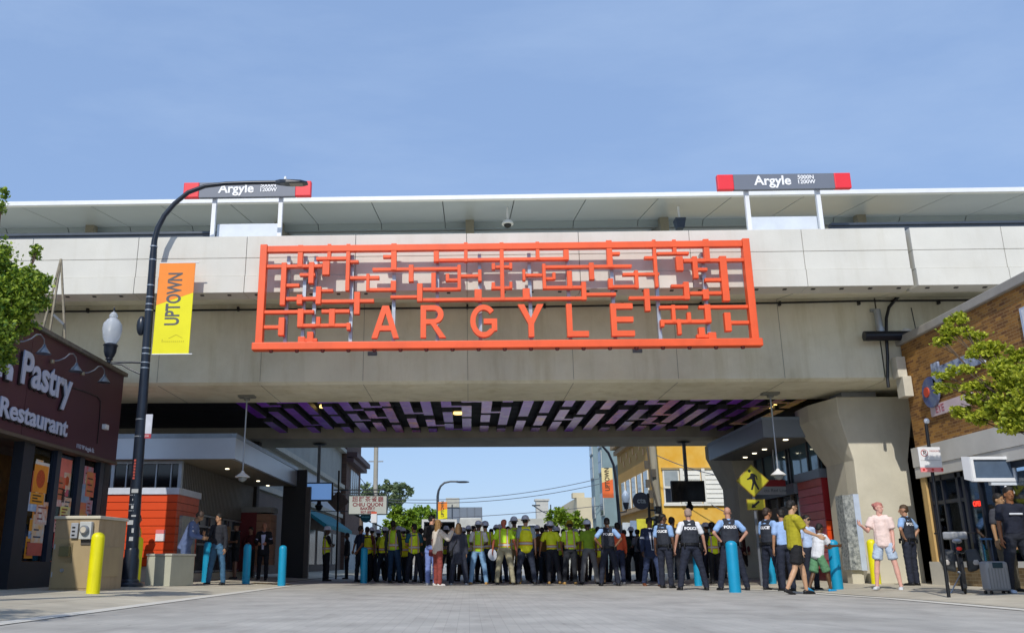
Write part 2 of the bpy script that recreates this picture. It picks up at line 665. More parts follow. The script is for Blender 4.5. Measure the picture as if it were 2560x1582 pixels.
    def pier(dx, dy, sc=1.0, m=M_pier):
        def rr(pts, z):
            cx = 10.67
            return [((x - cx) * sc + cx + dx, y + dy, z) for x, y in pts]
        base = [(x + .02 * (1 if x > 10.7 else -1), y) for x, y in neck]
        b = MB()
        b.loft([rr(base, 0), rr(neck, 3.14), rr(top, 4.35), rr(top, 4.80)])
        pr = b.build('pier', m, br, bevel=0.02)
        b = MB()
        b.box(10.0 + dx, 23.6 + dy, 4.802, 10.9 + dx, 24.4 + dy, 4.985)
        b.build('bearing', M_steel, pr, loc=(0, 0, 0))
        return pr
    pier(0, 0)
    pier(-.80, 8.0, .78)
    # boundary wall of the left abutment, far behind the pavement
    b = MB()
    b.box(-26, 33.2, 0, -7.9, 33.6, 5.5)
    b.build('abutment', mat('dark_brick_abutment', '#3a3634', 0.85, 0, 0.25, 2, 0.3, 30), br)
    b = MB()
    b.box(13.5, 24.7, 0, 14.0, 34.5, 5.45)
    b.build('abutment', MATS['dark_brick_abutment'], br)
    # deck lights recessed in the ceiling
    for u, v in ((775, 972), (1095, 988), (868, 1030), (1175, 1033), (1846, 972), (1767, 975), (1680, 1034), (1270, 1043)):
        p = at(u, v, Z=5.4)
        if 24.8 < p.y < 32.4:
            b = MB()
            b.lathe([(.16, 0), (.16, .08)], (p.x, p.y, 5.38), 14)
            b.build('downlight', mat('warm_downlight', '#ffe9a0', .5, emit=('#ffd880', 2.2), var=0), br, smooth=True)


bridge()


# ------------------------------------------------------------------ ceiling artwork of folded metal strips
def strip_mat(name, c1, c2, c3, metal=.2):
    m = mat(name, c1, 0.24, metal, 0.1, 2)
    r = [n for n in m.node_tree.nodes if n.type == 'VALTORGB'][0]
    r.color_ramp.elements[0].color = lin(c1)
    r.color_ramp.elements[1].color = lin(c2)
    e = r.color_ramp.elements.new(0.5)
    e.color = lin(c3)
    r.color_ramp.elements[0].position = 0.34
    r.color_ramp.elements[2].position = 0.66
    nzn = [n for n in m.node_tree.nodes if n.type == 'TEX_NOISE'][0]
    nzn.inputs['Scale'].default_value = 1.5
    return m


def artwork():
    art = thing('ceiling_artwork', 'maze of glossy purple and pink metal strips under the bridge ceiling', 'ceiling artwork', (1, 28.5, 5.3))
    mp_ = strip_mat('purple_dichroic_strip', '#a850ff', '#c070ff', '#ac50ff', 0)
    mr_ = strip_mat('magenta_dichroic_strip', '#d04098', '#ff8458', '#b850f0', .4)
    mm_ = strip_mat('mauve_dichroic_strip', '#e4c4fa', '#fcc0b0', '#cc98f8', .3)
    me_ = mat('grey_strip_edge', '#4a4a50', 0.5, 0.4)
    rnd = random.Random(11)
    x0, dx, wd = -7.0, 0.62, 0.31
    ncol = 28
    mats = {0: mp_, 1: mr_, 2: mm_}
    rows = [24.85, 26.4, 27.9, 29.4, 30.9, 32.4]

    def panel(nm, ax0, ay0, ax1, ay1, mt, h=0.0):
        b = MB()
        b.mi = 1
        b.box(ax0, ay0, 5.24 + h, ax1, ay1, 5.40)
        for f in b.bm.faces:
            if abs(f.calc_center_median().z - (5.24 + h)) < 1e-4:
                f.material_index = 0
        b.build(nm, [mt, me_], art)

    def kind(i):
        t = i / (ncol - 1)
        if t < .2 or t > .78:
            return 0
        if t < .34:
            return rnd.choice((1, 1, 0))
        if t > .68:
            return rnd.choice((1, 0, 1, 2))
        if t < .42:
            return rnd.choice((0, 2, 0, 2))
        return rnd.choice((2, 2, 2, 0))
    for i in range(ncol):
        x = x0 + i * dx
        y = 24.75 + rnd.choice((0, .25, .0, .6))
        k = kind(i)
        while y < 32.3:
            L = rnd.choice((1.5, 2.1, 2.9, 3.6))
            y1 = min(y + L, 32.5)
            if y1 - y > .5:
                panel('strip', x, y, x + wd, y1, mats[k])
                if rnd.random() < .42 and i < ncol - 1 and y1 < 32.2:
                    panel('cross_strip', x + wd, y1 - .26, x + dx + (wd if rnd.random() < .3 else 0), y1, mats[k], 0.006)
            y = y1 + rnd.choice((.35, .6, .9))
            if rnd.random() < .65:
                k = kind(i)


artwork()


# ------------------------------------------------------------------ red lattice sign
def lattice():
    Y = 19.50
    sg = thing('lattice_sign', 'huge orange-red lattice sign with the letters ARGYLE hung on the bridge parapet', 'sign', (0.85, Y, 5.3))
    sA, sB = 3.7646, 3.652

    def A(x, y):
        return at((620 + x / sA) / KD, (570 + y / sA) / KD, Y=Y)

    def B(x, y):
        return at((1260 + x / sB) / KD, (570 + y / sB) / KD, Y=Y)
    px = 1 / sA * 19.9 / 2200 * 1.03
    dep = 0.13
    cnt = [0]

    def vb(P, x0, y0, x1, y1, w, nm='vertical_bar', front=0.0):
        a, c = P(x0, y0), P(x1, y1)
        cx = (a.x + c.x) / 2
        cnt[0] += 1
        e = (cnt[0] % 7) * 0.0007
        b = MB()
        b.box(cx - w * px / 2, Y - .006 - e - front, min(a.z, c.z), cx + w * px / 2, Y + dep, max(a.z, c.z))
        b.build(nm, M_red, sg, bevel=0.008)

    def hb(P, x0, y0, x1, y1, w, Q=None, nm='horizontal_bar', front=0.0):
        a, c = P(x0, y0), (Q or P)(x1, y1)
        cz = (a.z + c.z) / 2
        cnt[0] += 1
        e = (cnt[0] % 5) * 0.0007
        b = MB()
        b.box(a.x, Y + .003 - e - front, cz - w * px / 2, c.x, Y + dep - .004, cz + w * px / 2)
        b.build(nm, M_red, sg, bevel=0.008)
    VA = [(495, 160, 488, 365, 50), (765, 150, 762, 300, 35), (943, 150, 935, 590, 38), (1375, 145, 1370, 395, 52), (2050, 135, 2050, 315, 35),
          (2388, 135, 2395, 680, 38), (1772, 215, 1772, 315, 50), (340, 325, 322, 725, 50), (597, 320, 592, 520, 50), (735, 310, 732, 440, 68),
          (1127, 430, 1127, 590, 30), (1368, 495, 1368, 590, 50), (1535, 345, 1535, 505, 46), (1988, 345, 1988, 580, 34), (1745, 420, 1748, 590, 44),
          (1875, 430, 1880, 500, 34), (2182, 390, 2182, 500, 34), (1615, 520, 1618, 690, 52), (2165, 575, 2167, 685, 68), (662, 550, 662, 715, 50),
          (485, 625, 482, 715, 52), (1027, 600, 1022, 810, 54), (497, 760, 488, 930, 56), (315, 840, 311, 1010, 56), (790, 760, 788, 925, 56),
          (662, 835, 658, 925, 40), (945, 890, 945, 958, 36), (502, 1020, 502, 1090, 66), (583, 975, 583, 1085, 58), (2310, 330, 2310, 390, 34),
          (2310, 510, 2310, 575, 34)]
    VB = [(307, 125, 307, 290, 34), (568, 195, 568, 290, 50), (365, 325, 370, 555, 32), (62, 315, 62, 372, 28), (65, 490, 62, 552, 28),
          (182, 375, 184, 478, 28), (457, 405, 457, 468, 30), (597, 390, 603, 555, 46), (798, 315, 803, 470, 46), (960, 112, 968, 360, 52),
          (1375, 105, 1392, 540, 32), (1555, 105, 1560, 240, 34), (1845, 100, 1857, 305, 52), (1602, 258, 1607, 388, 66), (1742, 258, 1754, 458, 46),
          (2003, 255, 2028, 665, 64), (728, 490, 733, 655, 44), (203, 550, 205, 655, 66), (1210, 385, 1213, 548, 34), (972, 460, 978, 548, 46),
          (1305, 555, 1312, 757, 50), (1665, 490, 1672, 650, 50), (1845, 558, 1845, 648, 56), (1548, 700, 1552, 860, 34), (1600, 830, 1606, 970, 36),
          (1692, 768, 1692, 860, 36), (1860, 695, 1866, 860, 54), (1445, 835, 1450, 898, 36), (2042, 770, 2050, 940, 58), (1808, 905, 1808, 1000, 56),
          (1905, 950, 1905, 1030, 70)]
    HA = [(170, 360, 700, 352, 32), (640, 288, 925, 280, 32), (960, 313, 1040, 313, 28), (1270, 266, 1345, 266, 30), (1170, 388, 2000, 378, 30),
          (485, 437, 630, 437, 30), (360, 538, 482, 535, 32), (690, 587, 800, 584, 26), (960, 468, 1235, 462, 32), (1140, 578, 1345, 575, 30),
          (1645, 575, 2000, 570, 28), (1880, 487, 1975, 485, 28), (2000, 447, 2170, 447, 28), (1340, 650, 1590, 640, 28),
          (355, 662, 640, 660, 32), (690, 687, 1185, 682, 32), (150, 787, 620, 785, 32), (690, 780, 955, 780, 34), (145, 930, 290, 928, 32),
          (515, 915, 955, 910, 32), (535, 1052, 650, 1052, 32)]
    HB = [(200, 430, 350, 425, 28), (385, 460, 460, 458, 26), (380, 355, 1168, 343, 30), (380, 543, 730, 535, 30), (750, 605, 1025, 600, 30),
          (985, 532, 1230, 530, 28), (1085, 420, 1420, 417, 28), (985, 230, 1060, 230, 30), (1283, 268, 1375, 268, 28), (1400, 230, 1690, 228, 28),
          (1640, 292, 2200, 290, 34), (1770, 375, 1860, 375, 30), (1835, 470, 1985, 470, 32), (1527, 527, 1650, 525, 28), (1142, 637, 1700, 630, 30),
          (1700, 592, 1990, 590, 32), (1420, 722, 1683, 718, 30), (1780, 718, 2230, 716, 30), (1430, 855, 1895, 845, 34), (2070, 860, 2240, 858, 32),
          (1760, 985, 1870, 985, 34)]
    for q in VA:
        vb(A, *q)
    for q in VB:
        vb(B, *q)
    for q in HA:
        hb(A, *q)
    for q in HB:
        hb(B, *q)
    hb(A, 1800, 300, 590, 275, 30, B)
    hb(A, 1645, 675, 750, 635, 30, B)
    hb(A, 2330, 365, 75, 350, 28, B)
    hb(A, 2290, 558, 75, 545, 28, B)
    # outer frame
    tl, bl = A(143, 165), A(110, 1100)
    tr, brr = B(2210, 92), B(2293, 1080)
    zt = (A(170, 205).z + B(2200, 137).z) / 2
    xl = (tl.x + bl.x) / 2
    xr = (tr.x + brr.x) / 2
    ztop = (tl.z + tr.z) / 2
    b = MB(); b.box(xl + .085, Y - .02, zt - .075, xr - .085, Y + .13, zt + .08); b.build('frame_rail', M_red, sg, bevel=.01)
    zb = (A(1000, 1105).z + B(1000, 1050).z) / 2
    b = MB(); b.box(xl - .15, Y - .07, zb - .10, xr + .15, Y + .17, zb + .08); b.build('frame_rail', M_red, sg, bevel=.02)
    b = MB(); b.box(xl - .082, Y - .04, zb + .08, xl + .082, Y + .16, ztop); b.build('frame_post', M_red, sg, bevel=.01)
    b = MB(); b.box(xr - .082, Y - .04, zb + .08, xr + .082, Y + .16, ztop); b.build('frame_post', M_red, sg, bevel=.01)
    # little lamp cans under the bottom rail
    n = 19
    for i in range(n):
        x = xl + (xr - xl) * (i + .5) / n
        b = MB()
        b.lathe([(.035, -.03), (.05, .0), (.05, .03)], (x, Y - .0, zb - .125), 10)
        b.build('spot_lamp', mat('dark_red_cap', '#5c1712', 0.5), sg, smooth=True)
    # grey support posts bolted to the parapet
    for P, xa, ya, xb, yb in ((A, 370, 240, 330, 1085), (A, 530, 240, 497, 1060), (A, 625, 240, 600, 1070), (A, 985, 230, 940, 1075), (A, 1372, 400, 1358, 1070),
                              (A, 1785, 230, 1775, 1070), (A, 2182, 220, 2187, 1060), (B, 235, 205, 253, 1030), (B, 592, 200, 605, 1020), (B, 1000, 200, 1015, 1020),
                              (B, 1405, 200, 1432, 1020), (B, 1845, 200, 1878, 1010)):
        a, c = P(xa, ya), P(xb, yb)
        x = (a.x + c.x) / 2
        b = MB()
        b.box(x - .04, Y + .18, c.z, x + .04, Y + .28, min(a.z, zt - .02))
        b.box(x - .03, Y + .28, 7.5, x + .03, 19.93, 7.6)
        b.box(x - .03, Y + .28, 7.0, x + .03, 19.9, 7.1)
        b.build('support_post', M_steel, sg)

    # letters as solid outlines
    def letter(nm, polys, x, z, hgt):
        cu = bpy.data.curves.new(nm, 'CURVE')
        cu.dimensions = '2D'
        cu.fill_mode = 'BOTH'
        cu.extrude = 0.06
        for pl in polys:
            s = cu.splines.new('POLY')
            s.points.add(len(pl) - 1)
            for k, (a_, b_) in enumerate(pl):
                s.points[k].co = (a_ * hgt, b_ * hgt, 0, 1)
            s.use_cyclic_u = True
        o = bpy.data.objects.new(nm, cu)
        COL.objects.link(o)
        me = to_mesh(o)
        me.materials.clear()
        me.materials.append(M_red)
        o = bpy.data.objects.new(nm, me)
        COL.objects.link(o)
        o.rotation_euler = FRONT
        o.parent = sg
        o.location = Vector((x, Y - .0, z)) - sg.location
        md = o.modifiers.new('bevel', 'BEVEL'); md.width = .006; md.limit_method = 'ANGLE'

    def arc(cx, cy, rx, ry, a0, a1, n=18):
        return [(cx + rx * math.cos(R(a0 + (a1 - a0) * i / n)), cy + ry * math.sin(R(a0 + (a1 - a0) * i / n))) for i in range(n + 1)]
    t = .165
    LA = [[(-.41, 0), (-.235, 0), (-.165, .235), (.165, .235), (.235, 0), (.41, 0), (.10, 1), (-.10, 1)], [(-.115, .385), (.115, .385), (0, .76)]]
    LR = [[(-.36, 0), (-.36, 1), (.02, 1)] + arc(.04, .715, .29, .285, 90, -78, 14) + [(.40, 0), (.21, 0), (-.06, .42), (-.36 + t, .42), (-.36 + t, 0)],
          [(-.36 + t, .57), (-.36 + t, .85), (.02, .85)] + arc(.03, .71, .13, .14, 90, -90, 10)[1:]]
    LG = [arc(0, .5, .40, .5, 40, 322, 30) + [(.40, .2), (.40, .57), (.0, .57), (.0, .415), (.235, .415), (.235, .26)] + arc(0, .5, .24, .345, 318, 40, 26)[0:]]
    LY = [[(-.085, 0), (.085, 0), (.085, .40), (.385, 1), (.19, 1), (0, .58), (-.19, 1), (-.385, 1), (-.085, .40)]]
    LL = [[(-.32, 0), (.32, 0), (.32, t), (-.32 + t, t), (-.32 + t, 1), (-.32, 1)]]
    LE = [[(-.33, 0), (.35, 0), (.35, t), (-.33 + t, t), (-.33 + t, .43), (.33, .43), (.33, .59), (-.33 + t, .59), (-.33 + t, 1 - t), (.33, 1 - t), (.33, 1), (-.33, 1)]]
    spec = [('letter_a', LA, A(1292, 1040), A(1292, 738)), ('letter_r', LR, A(1738, 1035), A(1738, 735)), ('letter_g', LG, A(2220, 1035), A(2220, 728)),
            ('letter_y', LY, B(250, 997), B(250, 697)), ('letter_l', LL, B(676, 992), B(676, 697)), ('letter_e', LE, B(1085, 990), B(1085, 690))]
    zlo = sum(s[2].z for s in spec) / 6
    zhi = sum(s[3].z for s in spec) / 6
    for nm, pl, lo, hi in spec:
        letter(nm, pl, lo.x, zlo, zhi - zlo)


lattice()


# ------------------------------------------------------------------ platform canopy and station name signs
def platform():
    cp = thing('platform_canopy', 'long folded grey metal station canopy with a white edge above the bridge', 'canopy', (1, 23, 8.3))
    mg = mat('satin_grey_panel', '#b4bbc0', 0.45, 0.15, 0.05, 0.6)
    XL, XR = -26.0, 30.0
    step = 2.02
    x = -26.9
    while x < XR:
        a, c = x + .006, x + step - .02
        b = MB()
        b.loft([[(a, 23.11, 10.43), (c, 23.11, 10.43), (c, 23.11, 10.48), (a, 23.11, 10.48)], [(a, 25.98, 10.93), (c, 25.98, 10.93), (c, 25.98, 10.98), (a, 25.98, 10.98)]])
        b.build('soffit_panel', mg, cp)
        b = MB()
        b.loft([[(a, 26.0, 10.94), (c, 26.0, 10.94), (c, 26.08, 10.94), (a, 26.08, 10.94)], [(a, 26.16, 10.79), (c, 26.16, 10.79), (c, 26.24, 10.79), (a, 26.24, 10.79)]][::-1])
        b.build('rear_fascia_panel', mat('shaded_grey_panel', '#8d99a1', .45, .15, .05, .6), cp)  # rear fold painted darker grey to put its shade into the colour
        x += step
    b = MB()
    b.box(XL, 23.05, 10.53, XR, 27.0, 10.62) if False else None
    b.loft([[(XL, 23.1, 10.50), (XR, 23.1, 10.50), (XR, 23.1, 10.58), (XL, 23.1, 10.58)], [(XL, 27.0, 11.14), (XR, 27.0, 11.14), (XR, 27.0, 11.3), (XL, 27.0, 11.3)]])
    b.build('roof', mat('roof_dark_back', '#50565c', 0.6), cp)
    b = MB()
    b.box(XL, 22.95, 10.42, XR, 23.1, 10.55)
    b.build('fascia', M_white, cp, bevel=.01)
    b = MB()
    b.box(XL, 27.02, 11.02, XR, 27.2, 11.32)
    b.build('gutter', mg, cp)
    # glazed rear roof with its mullions
    b = MB()
    b.loft([[(XL, 27.3, 11.1), (XR, 27.3, 11.1), (XR, 27.3, 11.12), (XL, 27.3, 11.12)], [(XL, 33, 12.1), (XR, 33, 12.1), (XR, 33, 12.12), (XL, 33, 12.12)]])
    b.build('roof_glass', glass_mat('pale_roof_glass', (0.8, 0.85, 0.9), 0.05, 0.2), cp)
    b = MB()
    x = -20
    while x < 24:
        b.bar((x, 27.3, 11.05), (x, 33, 12.05), .05, .08)
        x += .72
    b.build('glazing_bars', M_steel, cp)
    for x in range(-18, 26, 6):
        b = MB()
        b.box(x, 25.6, 8.0, x + .26, 25.9, 10.9)
        b.bar((x + .13, 25.9, 10.6), (x + .13, 29.5, 11.5), .16, .2)
        b.build('column', mat('canopy_column_paint', '#8a8576', 0.5), cp)
    # dark stair screens standing behind the parapet
    for u0, u1 in ((-200, 665), (1985, 2700)):
        a, c = at(u0, 560, Y=21.4), at(u1, 560, Y=21.4)
        b = MB()
        b.box(a.x, 21.35, 8.22, c.x, 21.45, 8.86)
        b.box(a.x, 21.3, 8.86, c.x, 21.5, 8.92)
        b.build('wind_screen', mat('dark_screen', '#4a5058', 0.35, 0.3), cp)

    # station name signs
    def name_sign(label, x0, x1, zb, zt, px0, px1):
        cy = 20.3
        s = thing('station_name_sign', label, 'sign', ((x0 + x1) / 2, cy, 8.24), group='station name signs above the parapet')
        b = MB(); b.box(x0 + .4, cy, zb, x1 - .4, cy + .12, zt); b.build('board', mat('slate_sign_face', '#6e7480', 0.45, 0, .03), s)
        mr = mat('red_end_panel', '#e8323c', 0.4, 0, .03)
        for a, c in ((x0, x0 + .398), (x1 - .398, x1)):
            b = MB(); b.box(a, cy - .015, zb - .004, c, cy + .13, zt + .004); b.build('end_panel', mr, s, bevel=.02)
        cx = (x0 + x1) / 2
        cz = (zb + zt) / 2
        ms = mat('white_lettering', '#f2f3f4', 0.5, 0, 0)
        w_ = (x1 - x0)
        text('lettering', 'Argyle', .34, (x0 + w_ * .415, cy - .008, cz + .015), FRONT, ms, s, bold=.008)
        text('lettering', '5000N\n1200W', .145, (x0 + w_ * .665, cy - .008, cz + .035), FRONT, ms, s, bold=.003, line=.85)
        for px in (px0, px1):
            b = MB(); b.box(px - .05, cy + .121, 8.1, px + .05, cy + .22, zt - .03); b.build('post', M_white, s)
        b = MB(); b.box(px0 + .05, cy + .35, 8.5, px1 - .0, cy + .4, 8.85)
        b.build('notice_board', mat('pale_grey_panel', '#cfd6de', 0.5, 0, .08, 2), s)
    name_sign('long grey Argyle station sign with red ends, partly behind the street lamp head', -7.11, -3.87, 9.44, 9.84, -6.34, -4.65)
    name_sign('long grey Argyle station sign with red ends clear against the sky on the right', 6.23, 9.48, 9.44, 9.84, 6.96, 8.70)

    # dome camera and loudspeaker hanging under the canopy
    p = at(1213, 535, Y=24)
    s = thing('dome_camera', 'white dome camera hanging from the grey canopy over the sign', 'camera', (p.x, 24, p.z))
    b = MB()
    b.lathe([(.02, .1), (.03, .2), (.03, .5)], (p.x, 24, p.z), 12)
    b.lathe([(.17, -.02), (.17, .02), (.11, .1), (.03, .15)], (p.x, 24, p.z), 18)
    b.build('housing', M_white, s, smooth=True)
    b = MB(); b.ell((p.x, 24, p.z - .03), (.11, .11, .1), 14, 8); b.build('dome', M_black, s, smooth=True)
    p = at(1625, 535, Y=24)
    s = thing('loudspeaker', 'dark boxy loudspeaker hanging under the canopy near the right end of the red sign', 'loudspeaker', (p.x, 24, p.z))
    b = MB()
    b.loft([[(p.x - .1, 23.9, p.z - .14), (p.x + .1, 23.9, p.z - .14), (p.x + .1, 24.15, p.z - .14), (p.x - .1, 24.15, p.z - .14)],
            [(p.x - .15, 23.85, p.z + .14), (p.x + .15, 23.85, p.z + .14), (p.x + .15, 24.2, p.z + .14), (p.x - .15, 24.2, p.z + .14)]])
    b.build('cabinet', mat('dark_blue_casing', '#243040', .4), s)
    b = MB(); b.lathe([(.03, 0), (.03, .42)], (p.x, 24.05, p.z + .14), 10); b.build('bracket', M_white, s)


platform()
# ------------------------------------------------------------------ restaurant on the left
def restaurant():
    X = -8.85
    YF = 21.7
    rb = thing('restaurant_building', 'low restaurant with a maroon Pastry and Restaurant fascia and poster-filled windows', 'building', (X, 12, 0))
    mm = mat('maroon_panel', '#4a2430', 0.55, 0, 0.08, 1.5, 0.05, 30)
    mdk = mat('charcoal_shopfront', '#23262f', 0.5, 0, 0.2, 2)
    zb, zt = 3.0, 5.15
    b = MB()
    b.box(-22, 3, 0.02, X - 1.5, YF, 3.2)
    b.box(X - 1.5, 3, 3.1, X - .12, YF, 3.2)
    b.build('wall', mat('grey_render', '#77736c', .8), rb)
    ys = [3, 9.5, 13.4, 16.9, YF]
    for y0, y1 in zip(ys, ys[1:]):
        b = MB()
        b.box(X - .1, y0 + .006, zb, X + .12, y1 - .006, zt)
        b.build('fascia_panel', mm, rb)
    b = MB()
    b.box(X - .18, 3, zt + .002, X + .20, YF + .05, zt + .09)
    b.build('coping', mat('weathered_timber_coping', '#6a6357', .8, 0, .3, 6), rb)
    b = MB()
    b.box(X - .12, 3, zb - .07, X + .15, YF + .02, zb - .002)
    b.build('trim', mat('brown_trim', '#5d5043', .6), rb)
    # piers, sills, mullions
    def yy(sx, sy=1280):
        return at(sx / KD, sy / KD, X=X).y
    p0, p1, a1, a2, b1, b2, c1, c2 = yy(38), yy(66), yy(128), yy(139), yy(187), yy(199), yy(240), yy(250)
    b = MB(); b.box(X - .2, p0, .1, X + .02, p1, zb - .07); b.build('pier', mdk, rb)
    b = MB(); b.box(X - .2, c2 + .02, .1, X + .0, YF, zb - .07); b.build('pier', mdk, rb)
    b = MB(); b.box(X - .2, p1, .1, X - .01, c2 + .02, .62); b.build('stall_riser', mdk, rb)
    for y0, y1 in ((a1, a2), (b1, b2), (c1, c2)):
        b = MB(); b.box(X - .12, y0, .62, X - .0, y1, zb - .07); b.build('mullion', mat('navy_mullion', '#1d2638', .4), rb)
    cols = [['#ffb62e', '#f4ece0', '#6ea6e0', '#f0f4f4', '#ffa030', '#ff962e', '#d86a58'],
            ['#c8a878', '#fce860', '#ff4a2a', '#ff8a78', '#ff9c2e', '#f0e8dc', '#6a8cc0'],
            ['#e8c060', '#f4f0ec', '#8aa8d8', '#ffffff', '#ff7a48', '#f05a62', '#b0c0d0']]
    rnd = random.Random(3)
    for wi, (y0, y1) in enumerate(((p1, a1), (a2, b1), (b2, c1))):
        wdw = MB(); wdw.box(X - .09, y0 + .01, .63, X - .08, y1 - .01, zb - .08)
        wdw.build('window_pane', glass_mat('shop_glass', (.75, .78, .8), .06, .02), rb)
        for k in range(15):
            wd_ = rnd.uniform(.25, .6) * (y1 - y0)
            hh = rnd.uniform(.22, .6)
            ya = rnd.uniform(y0 + .03, y1 - wd_ - .03)
            za = .68 + (zb - 1.35) * ((k * .618 + .1 * wi) % 1.0)
            x_ = X - .078 + .0012 * k
            q = MB(); q.box(x_, ya, za, x_ + .001, ya + wd_, min(za + hh, zb - .14))
            cc = cols[wi][k % 7]
            po = q.build('poster', mat('poster_' + cc[1:], cc, .6, 0, .2, 6, color2=rnd.choice(cols[wi])), rb)
            if k % 2 == 0:
                q = MB()
                for ln in range(3):
                    zz_ = za + hh * (.2 + .25 * ln)
                    if zz_ < zb - .2:
                        q.box(x_ + .0011, ya + wd_ * .15, zz_, x_ + .0016, ya + wd_ * rnd.uniform(.5, .9), zz_ + .03)
                q.build('printed_band', mat('print_%d' % (k % 3), ['#8a2a24', '#2c3c58', '#4c3a20'][k % 3], .6), po, loc=(0, 0, 0))
            if k % 5 == 1:
                q = MB(); q.lathe([(wd_ * .3, 0), (wd_ * .3, .0008)], (0, 0, 0), 18)
                oo = q.build('printed_dish', mat('dish_%d' % (k % 2), ['#e8d8b8', '#c85020'][k % 2], .6, 0, .3, 20), po, loc=(x_ + .0012, ya + wd_ / 2, za + hh / 2)); oo.rotation_euler = (0, PI / 2, 0)
    # yellow poster with two black characters
    ym = (a2 + b1) / 2 - .1
    q = MB(); q.box(X - .112, ym - .17, 1.62, X - .108, ym + .2, 2.12); q.build('poster', mat('yellow_poster', '#d8c44a', .7), rb)
    text('lettering', '茶\n餐', .17, (X - .052, ym + .02, 2.0), EAST, M_black, rb, line=.8)
    # shop interior: floor, back wall, warm ceiling lights
    b = MB()
    b.box(X - 1.49, p1, .03, X - 1.44, YF - .02, 2.9)
    b.build('shop_interior_wall', mat('ochre_interior', '#8a6f3c', .8, 0, .4, 3), rb)
    # recessed dark entrance nearer the viewer
    b = MB(); b.box(X - 1.2, 3, .05, X - 1.15, p0, 2.9); b.build('entrance_screen', mat('dark_entrance', '#131620', .3), rb)
    b = MB(); b.box(X - .25, p0 - 1.35, .9, X - .2, p0 - .35, 2.15); b.build('poster', mat('blue_menu_poster', '#3f6ba0', .5, 0, .2, 3, color2='#6fa0c8'), rb)
    b = MB(); b.box(X - .198, p0 - 1.2, 1.1, X - .195, p0 - .6, 1.35); b.box(X - .198, p0 - 1.2, 1.7, X - .195, p0 - .7, 1.75); b.build('poster_print', mat('poster_dark_red', '#7c2a2a', .6), rb)
    # lettering with a dark drop shadow plate behind each line
    ms = mat('pearl_lettering', '#b9bed0', .45, 0, .04)
    md = mat('lettering_shadow', '#1d1216', .7)

    def line(body, u0, u1, v, size, sxx, bold, ext):
        y0 = at(u0, v, X=X + .15).y
        y1 = at(u1, v, X=X + .15).y
        zc = at((u0 + u1) / 2, v, X=X + .15).z
        me = text_mesh(body, size, ext=ext, bold=bold, align='CENTER')
        xs = [q.co.x for q in me.vertices]
        W = max(xs) - min(xs)
        sc = (y1 - y0) / W
        for q in me.vertices:
            q.co.x = (q.co.x - (max(xs) + min(xs)) / 2) * sc
        for nm, mt, dxx, dy, dz in (('lettering', ms, .175, 0, 0), ('lettering_shadow', md, .135, -.03, -.035)):
            m2 = me.copy()
            m2.materials.clear()
            m2.materials.append(mt)
            o = bpy.data.objects.new(nm, m2)
            COL.objects.link(o)
            o.rotation_euler = EAST
            o.parent = rb
            o.location = Vector((X + dxx, (y0 + y1) / 2 + dy, zc + dz)) - rb.location
        return zc
    yP0, yP1 = 0, 0
    line('Pastry', 47, 172, 905, .90, 1, .022, .014)
    line('and Restaurant', -92, 163, 985, .51, 1, .014, .012)
    line('Fresh', -190, -118, 800, .8, 1, .02, .014)
    line('en', -60, 30, 868, .6, 1, .02, .014)
    p = at(205, 1071, X=X + .13)
    text('lettering', '1113 W Argyle St.', .13, (X + .123, p.y, p.z), EAST, ms, rb, bold=.003, ext=.003)
    # small white junction box
    p = at(250, 1020, X=X + .15)
    b = MB(); b.box(X + .12, p.y - .1, p.z - .06, X + .22, p.y + .1, p.z + .06); b.build('junction_box', M_white, rb, bevel=.01)
    # gooseneck sign lamps
    first = None
    for u, v in ((105, 835), (182, 878), (249, 905)):
        p = at(u, v, X=X + .45)
        if first is None:
            g = thing('gooseneck_lamp', '', 'wall lamp', p, 0, 'gooseneck lamps over the maroon fascia', world=False)
            b = MB(); b.lathe([(.19, -.11), (.17, -.09), (.05, .07), (.035, .13)], (0, 0, 0), 18); b.build('lamp_shade', mat('slate_blue_shade', '#4c5868', .35, .3), g, smooth=True)
            b = MB()
            b.tube([(0, 0, .12), (0, -.06, .26), (-.03, -.2, .34), (-.06, -.36, .30), (-.1, -.5, .16), (-.2, -.66, .05), (-.32, -.74, .02)], .018, 8)
            b.build('arm', mat('pale_gooseneck_arm', '#7d7f86', .4, .5), g, smooth=True)
            b = MB(); b.lathe([(.06, -.04), (.06, .05)], (-.33, -.74, .0), 12); b.build('socket', mat('brass_socket', '#9a8a6e', .4, .4), g, smooth=True)
            g.scale = (.78, .78, .78)
            first = g
        else:
            g = copy_tree(first)
        g.location = p
        g['label'] = {105: 'gooseneck lamp on the maroon fascia, first from the left beside the tree', 182: 'gooseneck lamp on the maroon fascia, middle one above the word Pastry',
                      249: 'gooseneck lamp on the maroon fascia, last one by the end of the wall'}[u]
    # hanging cable along the fascia
    b = MB()
    b.tube([at(u, v, X=X + .13) for u, v in ((130, 905), (170, 925), (210, 938), (232, 947), (240, 958), (238, 1000), (232, 1060))], .012, 6)
    b.build('cable', M_black, rb)
    # small ornamental wisp-like lattice aerial on the roof
    a = thing('roof_mast', 'slender weathered timber tripod mast on the restaurant roof beside the tree', 'mast', (-10.2, 18.2, zt))
    tp = at(146, 619, Y=18.5)
    mtim = mat('weathered_timber', '#8a8270', .8, 0, .3, 8)
    for u, v in ((118, 790), (155, 800), (98, 800)):
        q = at(u, v, Y=18.5)
        b = MB(); b.bar((q.x, 18.5 + (u - 120) * .004, zt - .1), (tp.x, 18.5, tp.z), .04, .04); b.build('leg', mtim, a)
    q1, q2 = at(128, 752, Y=18.5), at(153, 775, Y=18.5)
    b = MB(); b.bar(q1, q2, .03, .05); b.build('brace', mat('grey_brace', '#5a5f66', .6), a)


